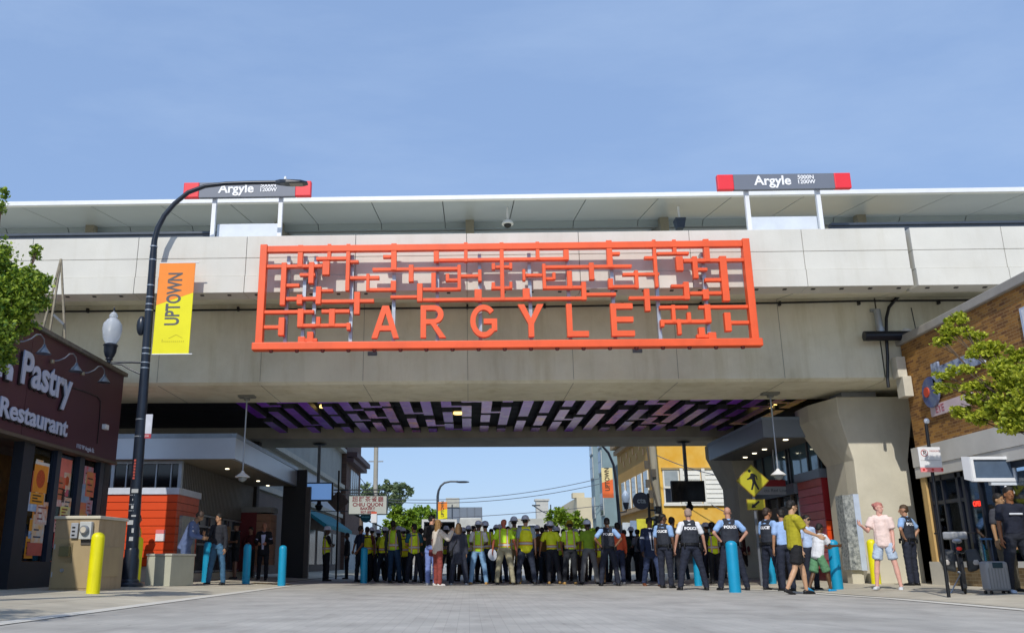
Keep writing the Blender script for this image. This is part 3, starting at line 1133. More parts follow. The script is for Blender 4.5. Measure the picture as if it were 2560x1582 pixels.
restaurant()


# ------------------------------------------------------------------ street lamp with lantern, banner, signs
def street_lamp_big():
    X, Y = -7.3, 19.5
    g0 = gz(X)
    s = thing('street_lamp', 'tall blue-black street lamp with a curved arm and an acorn lantern at the left', 'street lamp', (X, Y, g0))
    arm = [at(u, v, Y=Y) for u, v in ((366, 612), (369, 575), (377, 545), (393, 515), (417, 487), (450, 460), (490, 445), (540, 439), (600, 437), (662, 436))]
    x1 = arm[0].x
    b = MB(); b.tube([(X, Y, g0 + .5), (X + .3 * (x1 - X), Y, 2.5), (X + .6 * (x1 - X), Y, 4.8), (x1, Y, arm[0].z)], [.135, .125, .105, .085], 20); b.build('pole', M_blackg, s, smooth=True)
    b = MB(); b.lathe([(.21, 0), (.21, .12), (.17, .16), (.17, .55), (.15, .62), (.15, .75), (.13, .8)], (X, Y, g0), 20)
    for k in range(4):
        a = k * PI / 2 + .5
        b.lathe([(.04, 0), (.04, .07)], (X + .25 * math.cos(a), Y + .25 * math.sin(a), g0), 8)
    b.lathe([(.30, 0), (.30, .05), (.26, .09)], (X, Y, g0), 20)
    b.build('base', M_blackg, s, smooth=True)
    b = MB(); b.tube([(arm[0].x, Y, arm[0].z - .25)] + arm, [.085, .085, .07, .065, .06, .058, .055, .053, .05, .05, .048], 14); b.build('arm', M_blackg, s, smooth=True)
    h0, h1 = at(658, 437, Y=Y), at(735, 442, Y=Y)
    b = MB()
    L = h1.x - h0.x
    rings = []
    for t_, w_, hh in ((0, .05, .05), (.15, .08, .07), (.35, .13, .06), (.8, .15, .045), (1, .08, .03)):
        x = h0.x + L * t_
        z = h0.z - .0 - .03 * t_
        rings.append([(x, Y - w_, z - hh * .6), (x, Y + w_, z - hh * .6), (x, Y + w_ * .8, z + hh), (x, Y - w_ * .8, z + hh)])
    b.loft(rings); b.build('lamp_head', M_blackg, s, bevel=.012)
    b = MB(); b.box(h0.x + L * .45, Y - .1, h0.z - .062, h0.x + L * .85, Y + .1, h0.z - .05); b.build('lens', mat('amber_grey_led_lens', '#7d776a', .3), s)
    b = MB(); b.lathe([(.035, 0), (.035, .05), (.02, .09)], (h0.x + L * .3, Y, h0.z + .07), 10); b.build('photocell', M_white, s, smooth=True)
    # steel straps
    for v in (590, 622, 683, 711, 728, 742, 833, 846, 867, 880, 1002, 1043, 1183, 1205, 1220):
        q = at(350, v, Y=Y)
        t_ = (q.z - g0) / (arm[0].z - g0)
        xx = X + t_ * (x1 - X)
        r_ = .135 - .05 * t_ + .005
        b = MB(); b.lathe([(r_, -.011), (r_, .011)], (xx, Y, q.z), 18); b.build('strap', M_steel, s, smooth=True)
    # lantern bracket + acorn globe
    g = at(268, 790, Y=Y)
    zb = at(262, 866, Y=Y).z
    b = MB()
    b.tube([(g.x, Y, zb), (g.x + .55, Y, zb), (X + .02, Y, zb - .02)], .022, 8)
    b.tube([(g.x + .05, Y, zb - .02), (g.x + .3, Y, zb - .05), (g.x + .5, Y, zb - .16), (X, Y, zb - .35)], .02, 8)
    b.box(X - .14, Y - .06, zb - .38, X - .04, Y + .06, zb + .1)
    b.build('bracket', M_blackg, s)
    b = MB(); b.lathe([(.05, 0), (.05, .05), (.09, .07), (.07, .1), (.11, .16), (.14, .25), (.15, .38), (.17, .40), (.15, .43), (.12, .44)], (g.x, Y, zb), 20); b.build('lantern_base', M_blackg, s, smooth=True)
    ztop = at(268, 745, Y=Y).z
    hgt = ztop - (zb + .42)
    mgl = bpy.data.materials.new('prismatic_globe')
    mgl.use_nodes = True
    pb = mgl.node_tree.nodes['Principled BSDF']
    pb.inputs['Base Color'].default_value = (.8, .85, .92, 1)
    pb.inputs['Roughness'].default_value = .16
    pb.inputs['Transmission Weight'].default_value = .6
    pb.inputs['IOR'].default_value = 1.3
    wv = mgl.node_tree.nodes.new('ShaderNodeTexWave')
    wv.bands_direction = 'Z'
    wv.inputs['Scale'].default_value = 11
    tcn = mgl.node_tree.nodes.new('ShaderNodeTexCoord')
    bpn = mgl.node_tree.nodes.new('ShaderNodeBump')
    bpn.inputs['Strength'].default_value = .5
    bpn.inputs['Distance'].default_value = .01
    mgl.node_tree.links.new(tcn.outputs['Object'], wv.inputs[0])
    mgl.node_tree.links.new(wv.outputs[1], bpn.inputs['Height'])
    mgl.node_tree.links.new(bpn.outputs[0], pb.inputs['Normal'])
    b = MB(); b.lathe([(.11, 0), (.19, hgt * .2), (.225, hgt * .45), (.21, hgt * .62), (.13, hgt * .76), (.085, hgt * .80), (.10, hgt * .87), (.06, hgt * .97), (.01, hgt)], (g.x, Y, zb + .42), 24); b.build('globe', mgl, s, smooth=True)
    b = MB(); b.lathe([(.03, 0), (.015, .05), (.02, .08), (.003, .14)], (g.x, Y, zb + .42 + hgt - .01), 10); b.build('finial', M_blackg, s, smooth=True)
    # small speaker box strapped on the far side of the pole
    q = at(337, 778, Y=Y)
    b = MB(); b.ell((q.x + .0, Y + .02, q.z), (.11, .1, .24), 12, 8); b.build('speaker', M_blackg, s, smooth=True)
    # scrap of red sticker letters
    q = at(321, 1120, Y=Y - .13)
    b = MB()
    for k in range(7):
        b.box(q.x - .02 + .005 * (k % 2), Y - .135, q.z - .22 + k * .065, q.x + .025, Y - .125, q.z - .18 + k * .065)
    b.build('sticker', mat('red_sticker', '#b0483a', .6), s)
    b = MB()
    rr_ = random.Random(5)
    for k in range(7):
        zz = 1.05 + k * .17
        b.box(X - .05 + rr_.uniform(-.06, .06), Y - .14, zz, X + rr_.uniform(-.03, .08), Y - .132, zz + rr_.uniform(.03, .1))
    b.build('sticker', mat('torn_paper', '#aeb0b0', .8), s)

    # banner
    bx0, bx1 = at(376, 700, Y=Y).x, at(462, 700, Y=Y).x
    bz0, bz1 = at(415, 845, Y=Y).z, at(415, 629, Y=Y).z
    bn = thing('street_banner', 'orange and yellow UPTOWN banner hanging from the big street lamp on the left', 'banner', (bx0, Y, bz0), group=None)
    W, H_ = bx1 - bx0, bz1 - bz0
    zs0 = bz0 + H_ * .53
    zs1 = bz0 + H_ * .665
    t_ = .008
    b = MB(); b.prism([(bx0, bz0), (bx1, bz0), (bx1, zs1), (bx0, zs0)], 'Y', Y - t_, Y + t_); b.build('lower_field', mat('banner_yellow', '#e4dc14', .7, 0, .04), bn)
    b = MB(); b.prism([(bx0, zs0 + .002), (bx1, zs1 + .002), (bx1, bz1), (bx0, bz1)], 'Y', Y - t_, Y + t_); b.build('upper_field', mat('banner_orange', '#f08a30', .7, 0, .04), bn)
    text('lettering', 'UPTOWN', .47, (bx0 + W * .49, Y - t_ - .004, bz0 + H_ * .60), (PI / 2, -PI / 2, 0), mat('banner_slate_ink', '#585a5c', .7, 0, 0), bn, bold=.011, ext=.001, sx=.62)
    b = MB()
    cxb = bx0 + W * .62
    b.bar((cxb - .17, Y - t_ - .003, bz0 + H_ * .165), (cxb, Y - t_ - .003, bz0 + H_ * .205), .003, .012)
    b.bar((cxb, Y - t_ - .003, bz0 + H_ * .205), (cxb + .15, Y - t_ - .003, bz0 + H_ * .17), .003, .012)
    for k in range(12):
        b.box(bx0 + W * .24 + k * .045, Y - t_ - .004, bz0 + H_ * .125, bx0 + W * .24 + k * .045 + .02, Y - t_ - .002, bz0 + H_ * (.138 if k else .155))
    b.build('emblem', mat('banner_faint_ink', '#bdb51c', .7, 0, 0), bn)
    for zz in (bz0 - .01, bz1 + .01):
        b = MB()
        b.tube([(X + .05, Y, zz), (bx1 + .08, Y, zz)], .014, 8)
        b.build('rod', M_white, bn)
    # the back of a parking sign on the same pole
    q0, q1 = at(336, 990, Y=Y), at(361, 1047, Y=Y)
    ps = thing('parking_sign', 'narrow white no parking sign with a red foot on the big street lamp pole', 'sign', (q0.x, Y, q1.z))
    b = MB(); b.box(q0.x, Y - .02, q1.z + .1, q1.x, Y, q0.z); b.build('plate', mat('grey_white_plate', '#c2c6d0', .5), ps, bevel=.004)
    b = MB(); b.box(q0.x, Y - .024, q1.z, q1.x, Y, q1.z + .098); b.build('plate_foot', mat('red_plate_foot', '#a63440', .5), ps)
    b = MB(); b.lathe([(.06, 0), (.06, .004)], (0, 0, 0), 18); o = b.build('symbol', mat('red_ring', '#a05050', .5), ps, loc=Vector((q0.x + .07, Y - .021, q0.z - .13)) - ps.location); o.rotation_euler = FRONT
    text('lettering', 'P', .09, (q0.x + .07, Y - .027, q0.z - .13), FRONT, M_black, ps, ext=.001)
    text('lettering', 'TOW ZONE', .05, ((q0.x + q1.x) / 2, Y - .026, q1.z + .05), FRONT, M_white, ps, ext=.001, sx=.7)


street_lamp_big()


# ------------------------------------------------------------------ bollards
def bollards():
    spec = [(229, 15.9, 'y', 'yellow bollard in front of the tan utility cabinet', .115),
            (327, 19.7, 'y', 'yellow bollard just right of the street lamp base', .10),
            (2088, 22.4, 'y', 'yellow bollard in front of the broad concrete pier', .11),
            (494, 24.0, 'b', 'turquoise bollard beside the legs of the man in jeans', .105),
            (590, 24.6, 'b', 'turquoise bollard left of the two standing side by side under the pendant lamp', .105),
            (675, 24.2, 'b', 'turquoise bollard right of the pair left of the crowd', .105),
            (870, 27.4, 'b', 'turquoise bollard at the left end of the crowd in yellow vests', .105),
            (1665, 24.5, 'b', 'turquoise bollard between the legs of the officer in the white shirt', .10),
            (1751, 19.4, 'b', 'large turquoise bollard in front of the officer standing with his back turned', .12),
            (1842, 25.0, 'b', 'turquoise bollard half hidden behind the officer seen from the side', .10),
            (1995, 20.2, 'b', 'turquoise bollard leaned on by the boy in white', .115)]
    for u, Y, k, lb, r_ in spec:
        x = at(u, 1343, Y=Y).x
        g = gz(x)
        b = MB()
        b.lathe([(r_, 0), (r_, .94), (r_ * .95, .985), (r_ * .75, 1.02), (r_ * .4, 1.04), (.01, 1.045)], (0, 0, 0), 28)
        o = b.build('bollard', M_yel if k == 'y' else M_blue, loc=(x, Y, g), smooth=True)
        tag(o, lb, 'bollard', 'yellow bollards' if k == 'y' else 'turquoise bollards')


bollards()


# ------------------------------------------------------------------ cabinets
def cabinets():
    Y = 16.7
    x0, x1 = -7.72, -6.92
    g = .09
    zt = at(170, 1233, Y=Y).z
    s = thing('utility_cabinet', 'tan metal utility cabinet with an electric meter on its front', 'cabinet', (x1, Y, g), rz=0, world=False)
    m1 = mat('tan_cabinet_paint', '#a89474', .55, 0, .08, 2.5, .04, 20)
    weather(m1, .4, (.62, .52, .40), 7)
    m2 = mat('cream_cabinet_lid', '#c9c2ae', .5, 0, .1, 3)
    W, D, H_ = x1 - x0 + .06, 1.15, zt - g
    b = MB(); b.box(-W, 0, 0, 0, D, H_ - .05); b.build('body', m1, s, loc=(0, 0, 0), bevel=.01)
    b = MB(); b.box(-W - .03, -.03, H_ - .048, .03, D + .03, H_ + .01); b.build('lid', m2, s, loc=(0, 0, 0), bevel=.012)
    b = MB(); b.box(-W * .95, -.012, .05, -.03, -.001, H_ * .70); b.build('door', mat('tan_door_paint', '#a8946f', .55, 0, .08, 2), s, loc=(0, 0, 0), bevel=.006)
    b = MB(); b.box(-.33, -.10, H_ - .42, -.10, -.013, H_ - .10)
    mo = b.build('meter_box', mat('pale_meter_box', '#b9bcb9', .45), s, loc=(0, 0, 0), bevel=.01)
    b = MB(); b.lathe([(.085, 0), (.085, .05), (.07, .07)], (0, 0, 0), 24)
    o = b.build('meter', mat('grey_meter', '#8d9296', .3, .3), mo, loc=(-.215, -.10, H_ - .25), smooth=True); o.rotation_euler = FRONT
    b = MB(); b.lathe([(.055, 0), (.055, .01)], (0, 0, 0), 20)
    o = b.build('dial', mat('beige_dial', '#c9c1b0', .3), mo, loc=(-.215, -.17, H_ - .25)); o.rotation_euler = FRONT
    b = MB(); b.box(-.52, -.06, H_ - .40, -.38, -.013, H_ - .12)
    sb = b.build('switch_box', mat('grey_switch_box', '#9ca0a6', .45), s, loc=(0, 0, 0), bevel=.008)
    b = MB()
    for k in range(3):
        b.box(-.49, -.064, H_ - .36 + k * .07, -.43, -.06, H_ - .33 + k * .07)
    b.build('notice', M_black, sb, loc=(0, 0, 0))
    b = MB(); b.box(-.70, -.07, .62, -.50, -.013, .80)
    b.box(-.74, -.012, .5, -.46, -.005, .86)
    b.build('vent', mat('olive_vent', '#6f6a48', .6), s, loc=(0, 0, 0))
    b = MB(); b.lathe([(.035, 0), (.03, .04)], (0, 0, 0), 14); o = b.build('lock', M_steel, s, loc=(-.62, -.012, .37), smooth=True); o.rotation_euler = FRONT
    b = MB(); b.box(-.31, -.03, H_ - .52, -.12, -.013, H_ - .43); b.build('conduit_box', mat('dark_conduit_box', '#55504a', .5), s, loc=(0, 0, 0))
    for hz_ in (.25, .75):
        b = MB(); b.tube([(-W * .955, -.012, hz_), (-W * .955, -.012, hz_ + .09)], .012, 8); b.build('hinge', M_steel, s, loc=(0, 0, 0))
    b = MB(); b.box(-W - .06, -.08, -.09, .08, D + .08, .012); b.build('plinth', mat('stained_concrete_plinth', '#a19a8a', .9, 0, .2, 4, .2, 30), s, loc=(0, 0, 0))
    b = MB(); b.box(.001, .2, .25, .012, .95, .8); b.build('side_door', mat('tan_door_paint', '#a8946f'), s, loc=(0, 0, 0), bevel=.004)
    s.rotation_euler = (0, 0, R(-4))
    # low concrete-coloured box
    s = thing('low_cabinet', 'low pale grey utility box with a flat lid right of the lamp post', 'cabinet', (-6.75, 20.5, .08), world=False)
    m3 = mat('pale_green_grey_paint', '#b4b4a2', .6, 0, .08, 2, .05, 20)
    W, D, H_ = .64, 1.0, at(400, 1322, Y=20.5).z - .08
    b = MB(); b.box(-W, 0, 0, 0, D, H_ - .05); b.build('body', m3, s, loc=(0, 0, 0), bevel=.012)
    b = MB(); b.box(-W - .02, -.02, H_ - .048, .02, D + .02, H_); b.build('lid', mat('pale_lid', '#b3b3a6', .5), s, loc=(0, 0, 0), bevel=.01)
    s.rotation_euler = (0, 0, R(-14))


cabinets()


# ------------------------------------------------------------------ station house, left
def station_left():
    s = thing('station_house', 'station house under the bridge with a pale fascia and an orange clad corner, left', 'building', (-8, 24, 0))
    mf = mat('blue_grey_fascia', '#b6c1ce', .35, .25, .05, .8)
    zb, zt = 3.33, 4.02
    b = MB()
    b.box(-15, 24.0, zb, -6.37, 24.12, zt - .12)
    b.box(-6.49, 24.12, zb, -6.37, 33.0, zt - .12)
    b.build('fascia', mf, s)
    b = MB(); b.box(-15.02, 23.98, zt - .12, -6.35, 33.02, zt); b.build('roof', mat('roof_edge_blue_grey', '#8796a6', .4, .3), s)
    b = MB(); b.box(-15, 24.12, zb, -6.49, 33.0, zb + .03); b.build('soffit', mat('soffit_tan', '#8c8474', .7, 0, .08), s)
    for u, v in ((543, 1144 - 25), (588, 1163 - 25), (617, 1173 - 25), (640, 1183 - 24), (674, 1195 - 22), (360, 1122), (445, 1128)):
        p = at(u, v, Z=zb)
        if p.y < 33 and -15 < p.x < -6.5:
            b = MB(); b.lathe([(.06, 0), (.06, .02)], (p.x, p.y, zb - .022), 12); b.build('downlight', M_lampw, s)
    # orange clad box
    mo = mat('orange_cladding', '#dc4a14', .45, 0, .06, .8)
    mg = mat('orange_cladding_joint', '#8e2a14', .7)
    X1 = -7.97
    b = MB()
    b.box(-15, 24.34, .5, X1 - .04, 26.3, 2.40)
    b.build('cladding_backing', mg, s)
    n = 9
    for k in range(n):
        z0 = .5 + k * 1.9 / n
        b = MB(); b.box(-15, 24.3, z0 + .012, X1, 24.34, z0 + 1.9 / n - .004); b.build('cladding_board', mo, s)
    for k in range(n):
        z0 = .5 + k * 1.9 / n
        b = MB(); b.box(X1 - .04, 24.342, z0 + .012, X1 + .004, 26.3, z0 + 1.9 / n - .004); b.build('cladding_board', mat('shaded_orange_return', '#c9663f' if k > 5 else '#c85a3a', .5), s)  # side boards get a dimmer orange to paint in their shade
    b = MB(); b.box(-15, 24.26, 2.402, X1 + .05, 26.35, 2.58); b.build('coping', mat('pale_coping', '#c9d0dc', .45, .1), s)
    b = MB(); b.box(-15, 24.38, .02, X1 - .05, 26.2, .5); b.build('plinth', M_pier, s)
    # framed notice on the orange front and the map panel on its side
    p0, p1 = at(373, 1265, Y=24.29), at(393, 1292, Y=24.29)
    b = MB(); b.box(p0.x, 24.28, p1.z, p1.x, 24.298, p0.z); b.build('notice', mat('white_red_notice', '#e6dfe0', .5, 0, .1, 8), s)
    b = MB(); b.box(p0.x, 24.276, p0.z - .1, p1.x, 24.28, p0.z); b.build('notice_head', mat('pink_red_notice', '#e07878', .5), s)
    b = MB(); b.box(X1 + .004, 24.6, .75, X1 + .09, 25.9, 1.85); b.build('map_panel', mat('grey_map_panel', '#7e93a6', .4, 0, .3, 5, color2='#a9a795'), s)
    b = MB(); b.box(X1 + .004, 24.36, .4, X1 + .03, 26.2, .74); b.build('dark_red_base', mat('dark_red_cladding', '#7e2020', .5), s)
    # clerestory over the orange box: dark glass with white mullions
    b = MB(); b.box(-15, 24.55, 2.6, X1 - .02, 24.57, zb); b.build('clerestory_glass', mat('black_clerestory', '#101216', .12), s)
    x = -15
    k = 0
    while x < X1 - .05:
        b = MB(); wdt = .09 if k % 5 == 2 else .03; b.box(x, 24.5, 2.58, x + wdt, 24.56, zb); b.build('mullion', M_steel, s)
        x += .42
        k += 1
    b = MB(); b.box(X1 - .08, 24.45, 2.58, X1 + .02, 24.6, zb); b.box(-15, 24.46, zb - .08, X1 - .08, 24.56, zb); b.build('clerestory_frame', M_steel, s)
    # long side wall receding along the pavement: fins above, glazing below
    mfin = mat('grey_brown_fins', '#77736c', .5, .3, .1, 4)
    b = MB(); b.box(X1 - .14, 24.6, 2.0, X1 - .1, 33.2, zb); b.build('wall', mat('dark_fin_backing', '#3c3b3a', .6), s)
    y = 24.65
    while y < 33:
        b = MB(); b.box(X1 - .1, y, 2.02, X1 - .02, y + .05, zb - .02); b.build('fin', mfin, s)
        y += .16
    b = MB(); b.box(X1 - .14, 26.35, .3, X1 - .10, 33.2, 2.0); b.build('lower_glass', mat('dusky_lower_glass', '#4b4c50', .15), s)
    for z_ in (1.94, 1.62, 1.1, .32):
        b = MB(); b.box(X1 - .1, 26.35, z_, X1 - .02, 33.2, z_ + .05); b.build('rail', M_steel, s)
    y = 26.4
    while y < 33:
        b = MB(); b.box(X1 - .1, y, .02, X1 - .015, y + .05, 1.94); b.build('post', mat('dark_bronze_post', '#3c3d42', .4, .3), s)
        y += 1.05
    for y in (26.9, 28.0, 29.1, 30.2, 31.2):
        b = MB(); b.box(X1 - .099, y, 1.68, X1 - .09, y + .85, 1.93); b.build('transom_panel', mat('pale_transom', '#8c9196', .3), s)
    b = MB(); b.box(X1 - .2, 26.3, .02, X1 - .0, 33.2, .3); b.build('plinth', M_pier, s)
    # warm notice near the doors
    b = MB(); b.box(X1 - .01, 29.3, 1.3, X1 + .02, 30.0, 1.75); b.build('wall_notice', mat('tan_wall_notice', '#9a8468', .5), s)
    # second clad pillar with red end
    y0 = 31.5
    b = MB(); b.box(X1 - .3, y0, .3, X1 + .52, y0 + 1.1, 2.3); b.build('pillar_red', mat('deep_red_pillar', '#701b1e', .5), s)
    n = 7
    for k in range(n):
        z0 = .5 + k * 1.75 / n
        b = MB(); b.box(X1 + .522, y0 - .002, z0 + .012, X1 + 1.0, y0 + 1.1, z0 + 1.75 / n); b.build('cladding_board', mat('tan_cladding_board', '#a3785c', .55), s)
    b = MB(); b.box(X1 - .32, y0 - .03, 2.3, X1 + 1.02, y0 + 1.12, 2.48); b.build('pillar_cap', mat('dull_cap', '#8c8c88', .5), s)
    # dark screen wall at the back
    b = MB(); b.box(X1 + 1.1, 33.0, 0.02, -6.0, 33.15, zb + .6); b.build('screen_wall', mat('near_black_screen', '#16171b', .5), s)
    b = MB(); b.box(-6.0, 32.9, .02, -5.82, 33.1, 3.3); b.build('post', mat('grey_bronze_column', '#5a544f', .5), s)


station_left()


# ------------------------------------------------------------------ station house, right
def station_right():
    s = thing('station_house', 'glazed station entrance behind the right pier with a dark canopy and red cladding', 'building', (9.9, 27, 0))
    mf = mat('blue_grey_canopy', '#7d8794', .4, .25, .06, .8)
    X = 8.4
    b = MB()
    b.box(X, 25.3, 4.02, X + .12, 31.2, 4.52)
    b.box(X + .12, 25.3, 4.02, 14, 25.42, 4.52)
    b.box(X + .12, 31.08, 4.02, 14, 31.2, 4.52)
    b.build('fascia', mf, s)
    b = MB(); b.box(X - .02, 25.28, 4.52, 14, 31.22, 4.6); b.build('roof', MATS['roof_edge_blue_grey'], s)
    b = MB(); b.box(X + .12, 25.42, 4.0, 14, 31.08, 4.04); b.build('soffit', mat('soffit_grey', '#6c6a66', .7, 0, .08), s)
    for sx, sy in ((1863, 1142), (1886, 1132), (1911, 1122), (1964, 1098)):
        p = at(sx / KD, sy / KD, Z=4.0)
        b = MB(); b.lathe([(.07, 0), (.07, .02)], (p.x, min(p.y, 30.9), 3.978), 12); b.build('downlight', M_lampw, s)
    # glazing wall
    GX = 9.95
    b = MB(); b.box(GX, 25.4, 2.9, GX + .02, 31.2, 4.0); b.build('clerestory_glass', mat('sky_reflecting_glass', '#5f7c88', .06, .2, .04, .5), s)
    for y in (25.4, 26.2, 27.7, 27.95, 29.2, 30.2, 31.0):
        b = MB(); b.box(GX - .05, y, 2.93, GX, y + .09, 4.0); b.build('mullion', mat('dark_mullion', '#262a32', .4), s)
    b = MB(); b.box(GX - .12, 27.36, 2.60, GX + .0, 31.2, 2.92); b.build('transom', mf, s)
    b = MB(); b.box(GX + .05, 27.36, .02, GX + .1, 31.2, 2.6); b.build('lower_glass', mat('dusky_door_glass', '#37383d', .12), s)
    for y in (27.9, 29.1, 30.3):
        b = MB(); b.box(GX - .04, y, .02, GX + .04, y + .1, 2.6); b.build('door_post', mat('bronze_door_post', '#5b5148', .45, .2), s)
        b = MB(); b.box(GX - .02, y + .1, 1.95, GX + .04, y + 1.1, 2.3); b.build('door_panel', mat('warm_brown_panel', '#6d6054', .5), s)
    # the far canopy end wall with a framed poster
    b = MB(); b.box(9.95, 31.2, .02, 13.4, 31.4, 4.0); b.build('end_wall', mat('end_wall_grey', '#56585c', .6), s)
    # red clad tower: side boards, end painted shaded red above, sunlit orange below
    tx0, tx1, ty0, ty1 = 10.02, 10.7, 25.45, 27.3
    tz0, tz1 = .42, 2.9
    b = MB(); b.box(tx0 + .03, ty0 + .02, .02, tx1 + .1, ty1, tz1); b.build('tower_core', mat('deep_red_pillar', '#701b1e', .5), s)
    n = 11
    for k in range(n):
        z0 = tz0 + k * (tz1 - tz0) / n
        c = ['#c4525c', '#c8707a', '#c0645c', '#c85a68'][k % 4]
        b = MB(); b.box(tx0 - .1, ty0 + .02, z0 + .014, tx0 + .028, ty1, z0 + (tz1 - tz0) / n); b.build('cladding_board', mat('dusky_red_board_' + c[1:], c, .45, 0, .12, 2), s)
    b = MB(); b.box(tx0 - .1, ty0 - .03, 1.735, tx1 + .1, ty0 + .018, tz1); b.build('tower_end', mat('shaded_red_end', '#a42428', .5), s)
    for k in range(5):
        b = MB(); b.box(tx0 - .1, ty0 - .03, tz0 + k * .262, tx1 + .1, ty0 + .018, tz0 + k * .262 + .25); b.build('cladding_board', mat('orange_cladding', '#dc4a14', .45), s)
    b = MB(); b.box(tx0 - .16, ty0 - .08, tz1, tx1 + .16, ty1 + .05, tz1 + .25); b.build('tower_cap', mf, s)
    # hanging line sign
    p0, p1 = at(1806, 1146, Y=28.0), at(1880, 1181, Y=28.0)
    q = thing('line_sign', 'small red and grey line sign hanging behind the yellow walking-person sign', 'sign', (p0.x, 28, p1.z))
    zmid = p1.z + (p0.z - p1.z) * .55
    b = MB(); b.box(p0.x, 28, p1.z, p1.x, 28.06, zmid - .002); b.build('plate', mat('grey_sign_plate', '#9aa0a6', .5), q)
    b = MB(); b.box(p0.x, 27.997, zmid, p1.x, 28.06, p0.z); b.build('red_plate', mat('dark_red_plate', '#8c1a1e', .5), q)
    text('lettering', 'cta Red Line', .14, ((p0.x + p1.x) / 2 + .12, 27.99, (p1.z + zmid) / 2), FRONT, mat('grey_ink', '#5a5e64', .6), q, ext=.002)
    b = MB(); b.box(p1.x - .3, 28.01, p0.z, p1.x - .26, 28.04, 4.0); b.build('hanger', M_steel, q)
    # engraved map slab beside the pier
    p0, p1 = at(2103 / KD, 1237 / KD, Y=22.8), at(2140 / KD, 1424 / KD, Y=22.8)
    q = thing('map_slab', 'tall grey engraved map slab with a pale edge standing against the pier', 'information panel', (p0.x, 22.8, gz(9)))
    b = MB(); b.box(p0.x, 22.75, p1.z, p0.x + .26, 23.2, p0.z); b.build('panel', mat('engraved_map_face', '#5f6a70', .5, 0, .5, 14, .3, 20, color2='#b8bcb8'), q)
    b = MB(); b.box(p0.x + .262, 22.74, p1.z - .01, p0.x + .40, 23.2, p0.z + .02); b.build('side_panel', mat('pale_blue_side', '#b9c6d8', .4), q)
    b = MB(); b.box(p0.x + .05, 22.85, gz(9), p0.x + .33, 23.15, p1.z); b.build('foot', M_pier, q)


station_right()


# ------------------------------------------------------------------ hanging pendants and screens
def hangings():
    for u, v, ub, vb_, lb in ((592, 945, 578, 1140, 'white pendant lamp on a long rod hanging over the left pavement'),
                              (1838, 938, 1862, 1135, 'white pendant lamp on a long rod hanging beside the right pier')):
        p = at(u, v, Z=4.99)
        q = at(ub, vb_, Y=p.y)
        x = (p.x + q.x) / 2
        s = thing('pendant_lamp', lb, 'pendant lamp', (x, p.y, q.z), group='pendant lamps under the bridge edge')
        b = MB(); b.box(x - .22, p.y - .14, 4.93, x + .22, p.y + .14, 4.985); b.box(x - .07, p.y - .07, 4.86, x + .07, p.y + .07, 4.93); b.build('mount', mat('mount_grey', '#84867f', .5, .2), s)
        b = MB(); b.tube([(x, p.y, 4.87), (x, p.y, q.z + .1)], .022, 10); b.build('rod', M_steel, s, smooth=True)
        b = MB(); b.lathe([(.19, 0), (.195, .015), (.13, .07), (.06, .12), (.03, .17)], (x, p.y, q.z), 24); b.build('lamp_shade', M_white, s, smooth=True)
        b = MB(); b.lathe([(.03, -.12), (.08, -.09), (.115, -.05), (.12, -.005)], (x, p.y, q.z), 20); b.build('lens', mat('grey_lens_ring', '#8c9498', .25), s, smooth=True)
    for (u0, v0, u1, v1, pu, lb, mt) in ((722, 1152, 795, 1197, 762, 'hanging display screen glowing plain blue left of the street', mat('glowing_blue_screen', '#5b84c0', .3, 0, 0, emit=('#6f9ad6', .55))),
                                         (1603, 1148, 1687, 1198, 1638, 'dark switched-off hanging display screen in front of the yellow building', mat('dark_screen_glass', '#22252b', .12, 0, .2, 2))):
        Y = 33.6
        a, c = at(u0, v0, Y=Y), at(u1, v1, Y=Y)
        px = at(pu, 1100, Y=Y).x
        s = thing('display_screen', lb, 'screen', (px, Y, c.z), group='screens hung from the far girder')
        b = MB(); b.box(a.x, Y, c.z, c.x, Y + .16, a.z); b.build('casing', M_black, s, bevel=.012)
        b = MB(); b.box(a.x + .06, Y - .004, c.z + .06, c.x - .06, Y - .0005, a.z - .05); b.build('screen', mt, s)
        b = MB(); b.box(px - .055, Y + .02, a.z, px + .055, Y + .13, 4.98); b.build('post', mat('brown_grey_post', '#4a4143' if u0 > 1000 else '#6b747c', .5), s)
        b = MB(); b.lathe([(.2, -.05), (.28, 0)], (px, Y + .08, 4.98), 14); b.build('mount', M_black, s)
        b = MB(); b.lathe([(.02, -.36), (.1, -.3), (.16, -.16), (.09, -.1), (.07, 0)], (px + .05, Y + .08, c.z), 12); b.build('camera', M_black, s, smooth=True)


hangings()


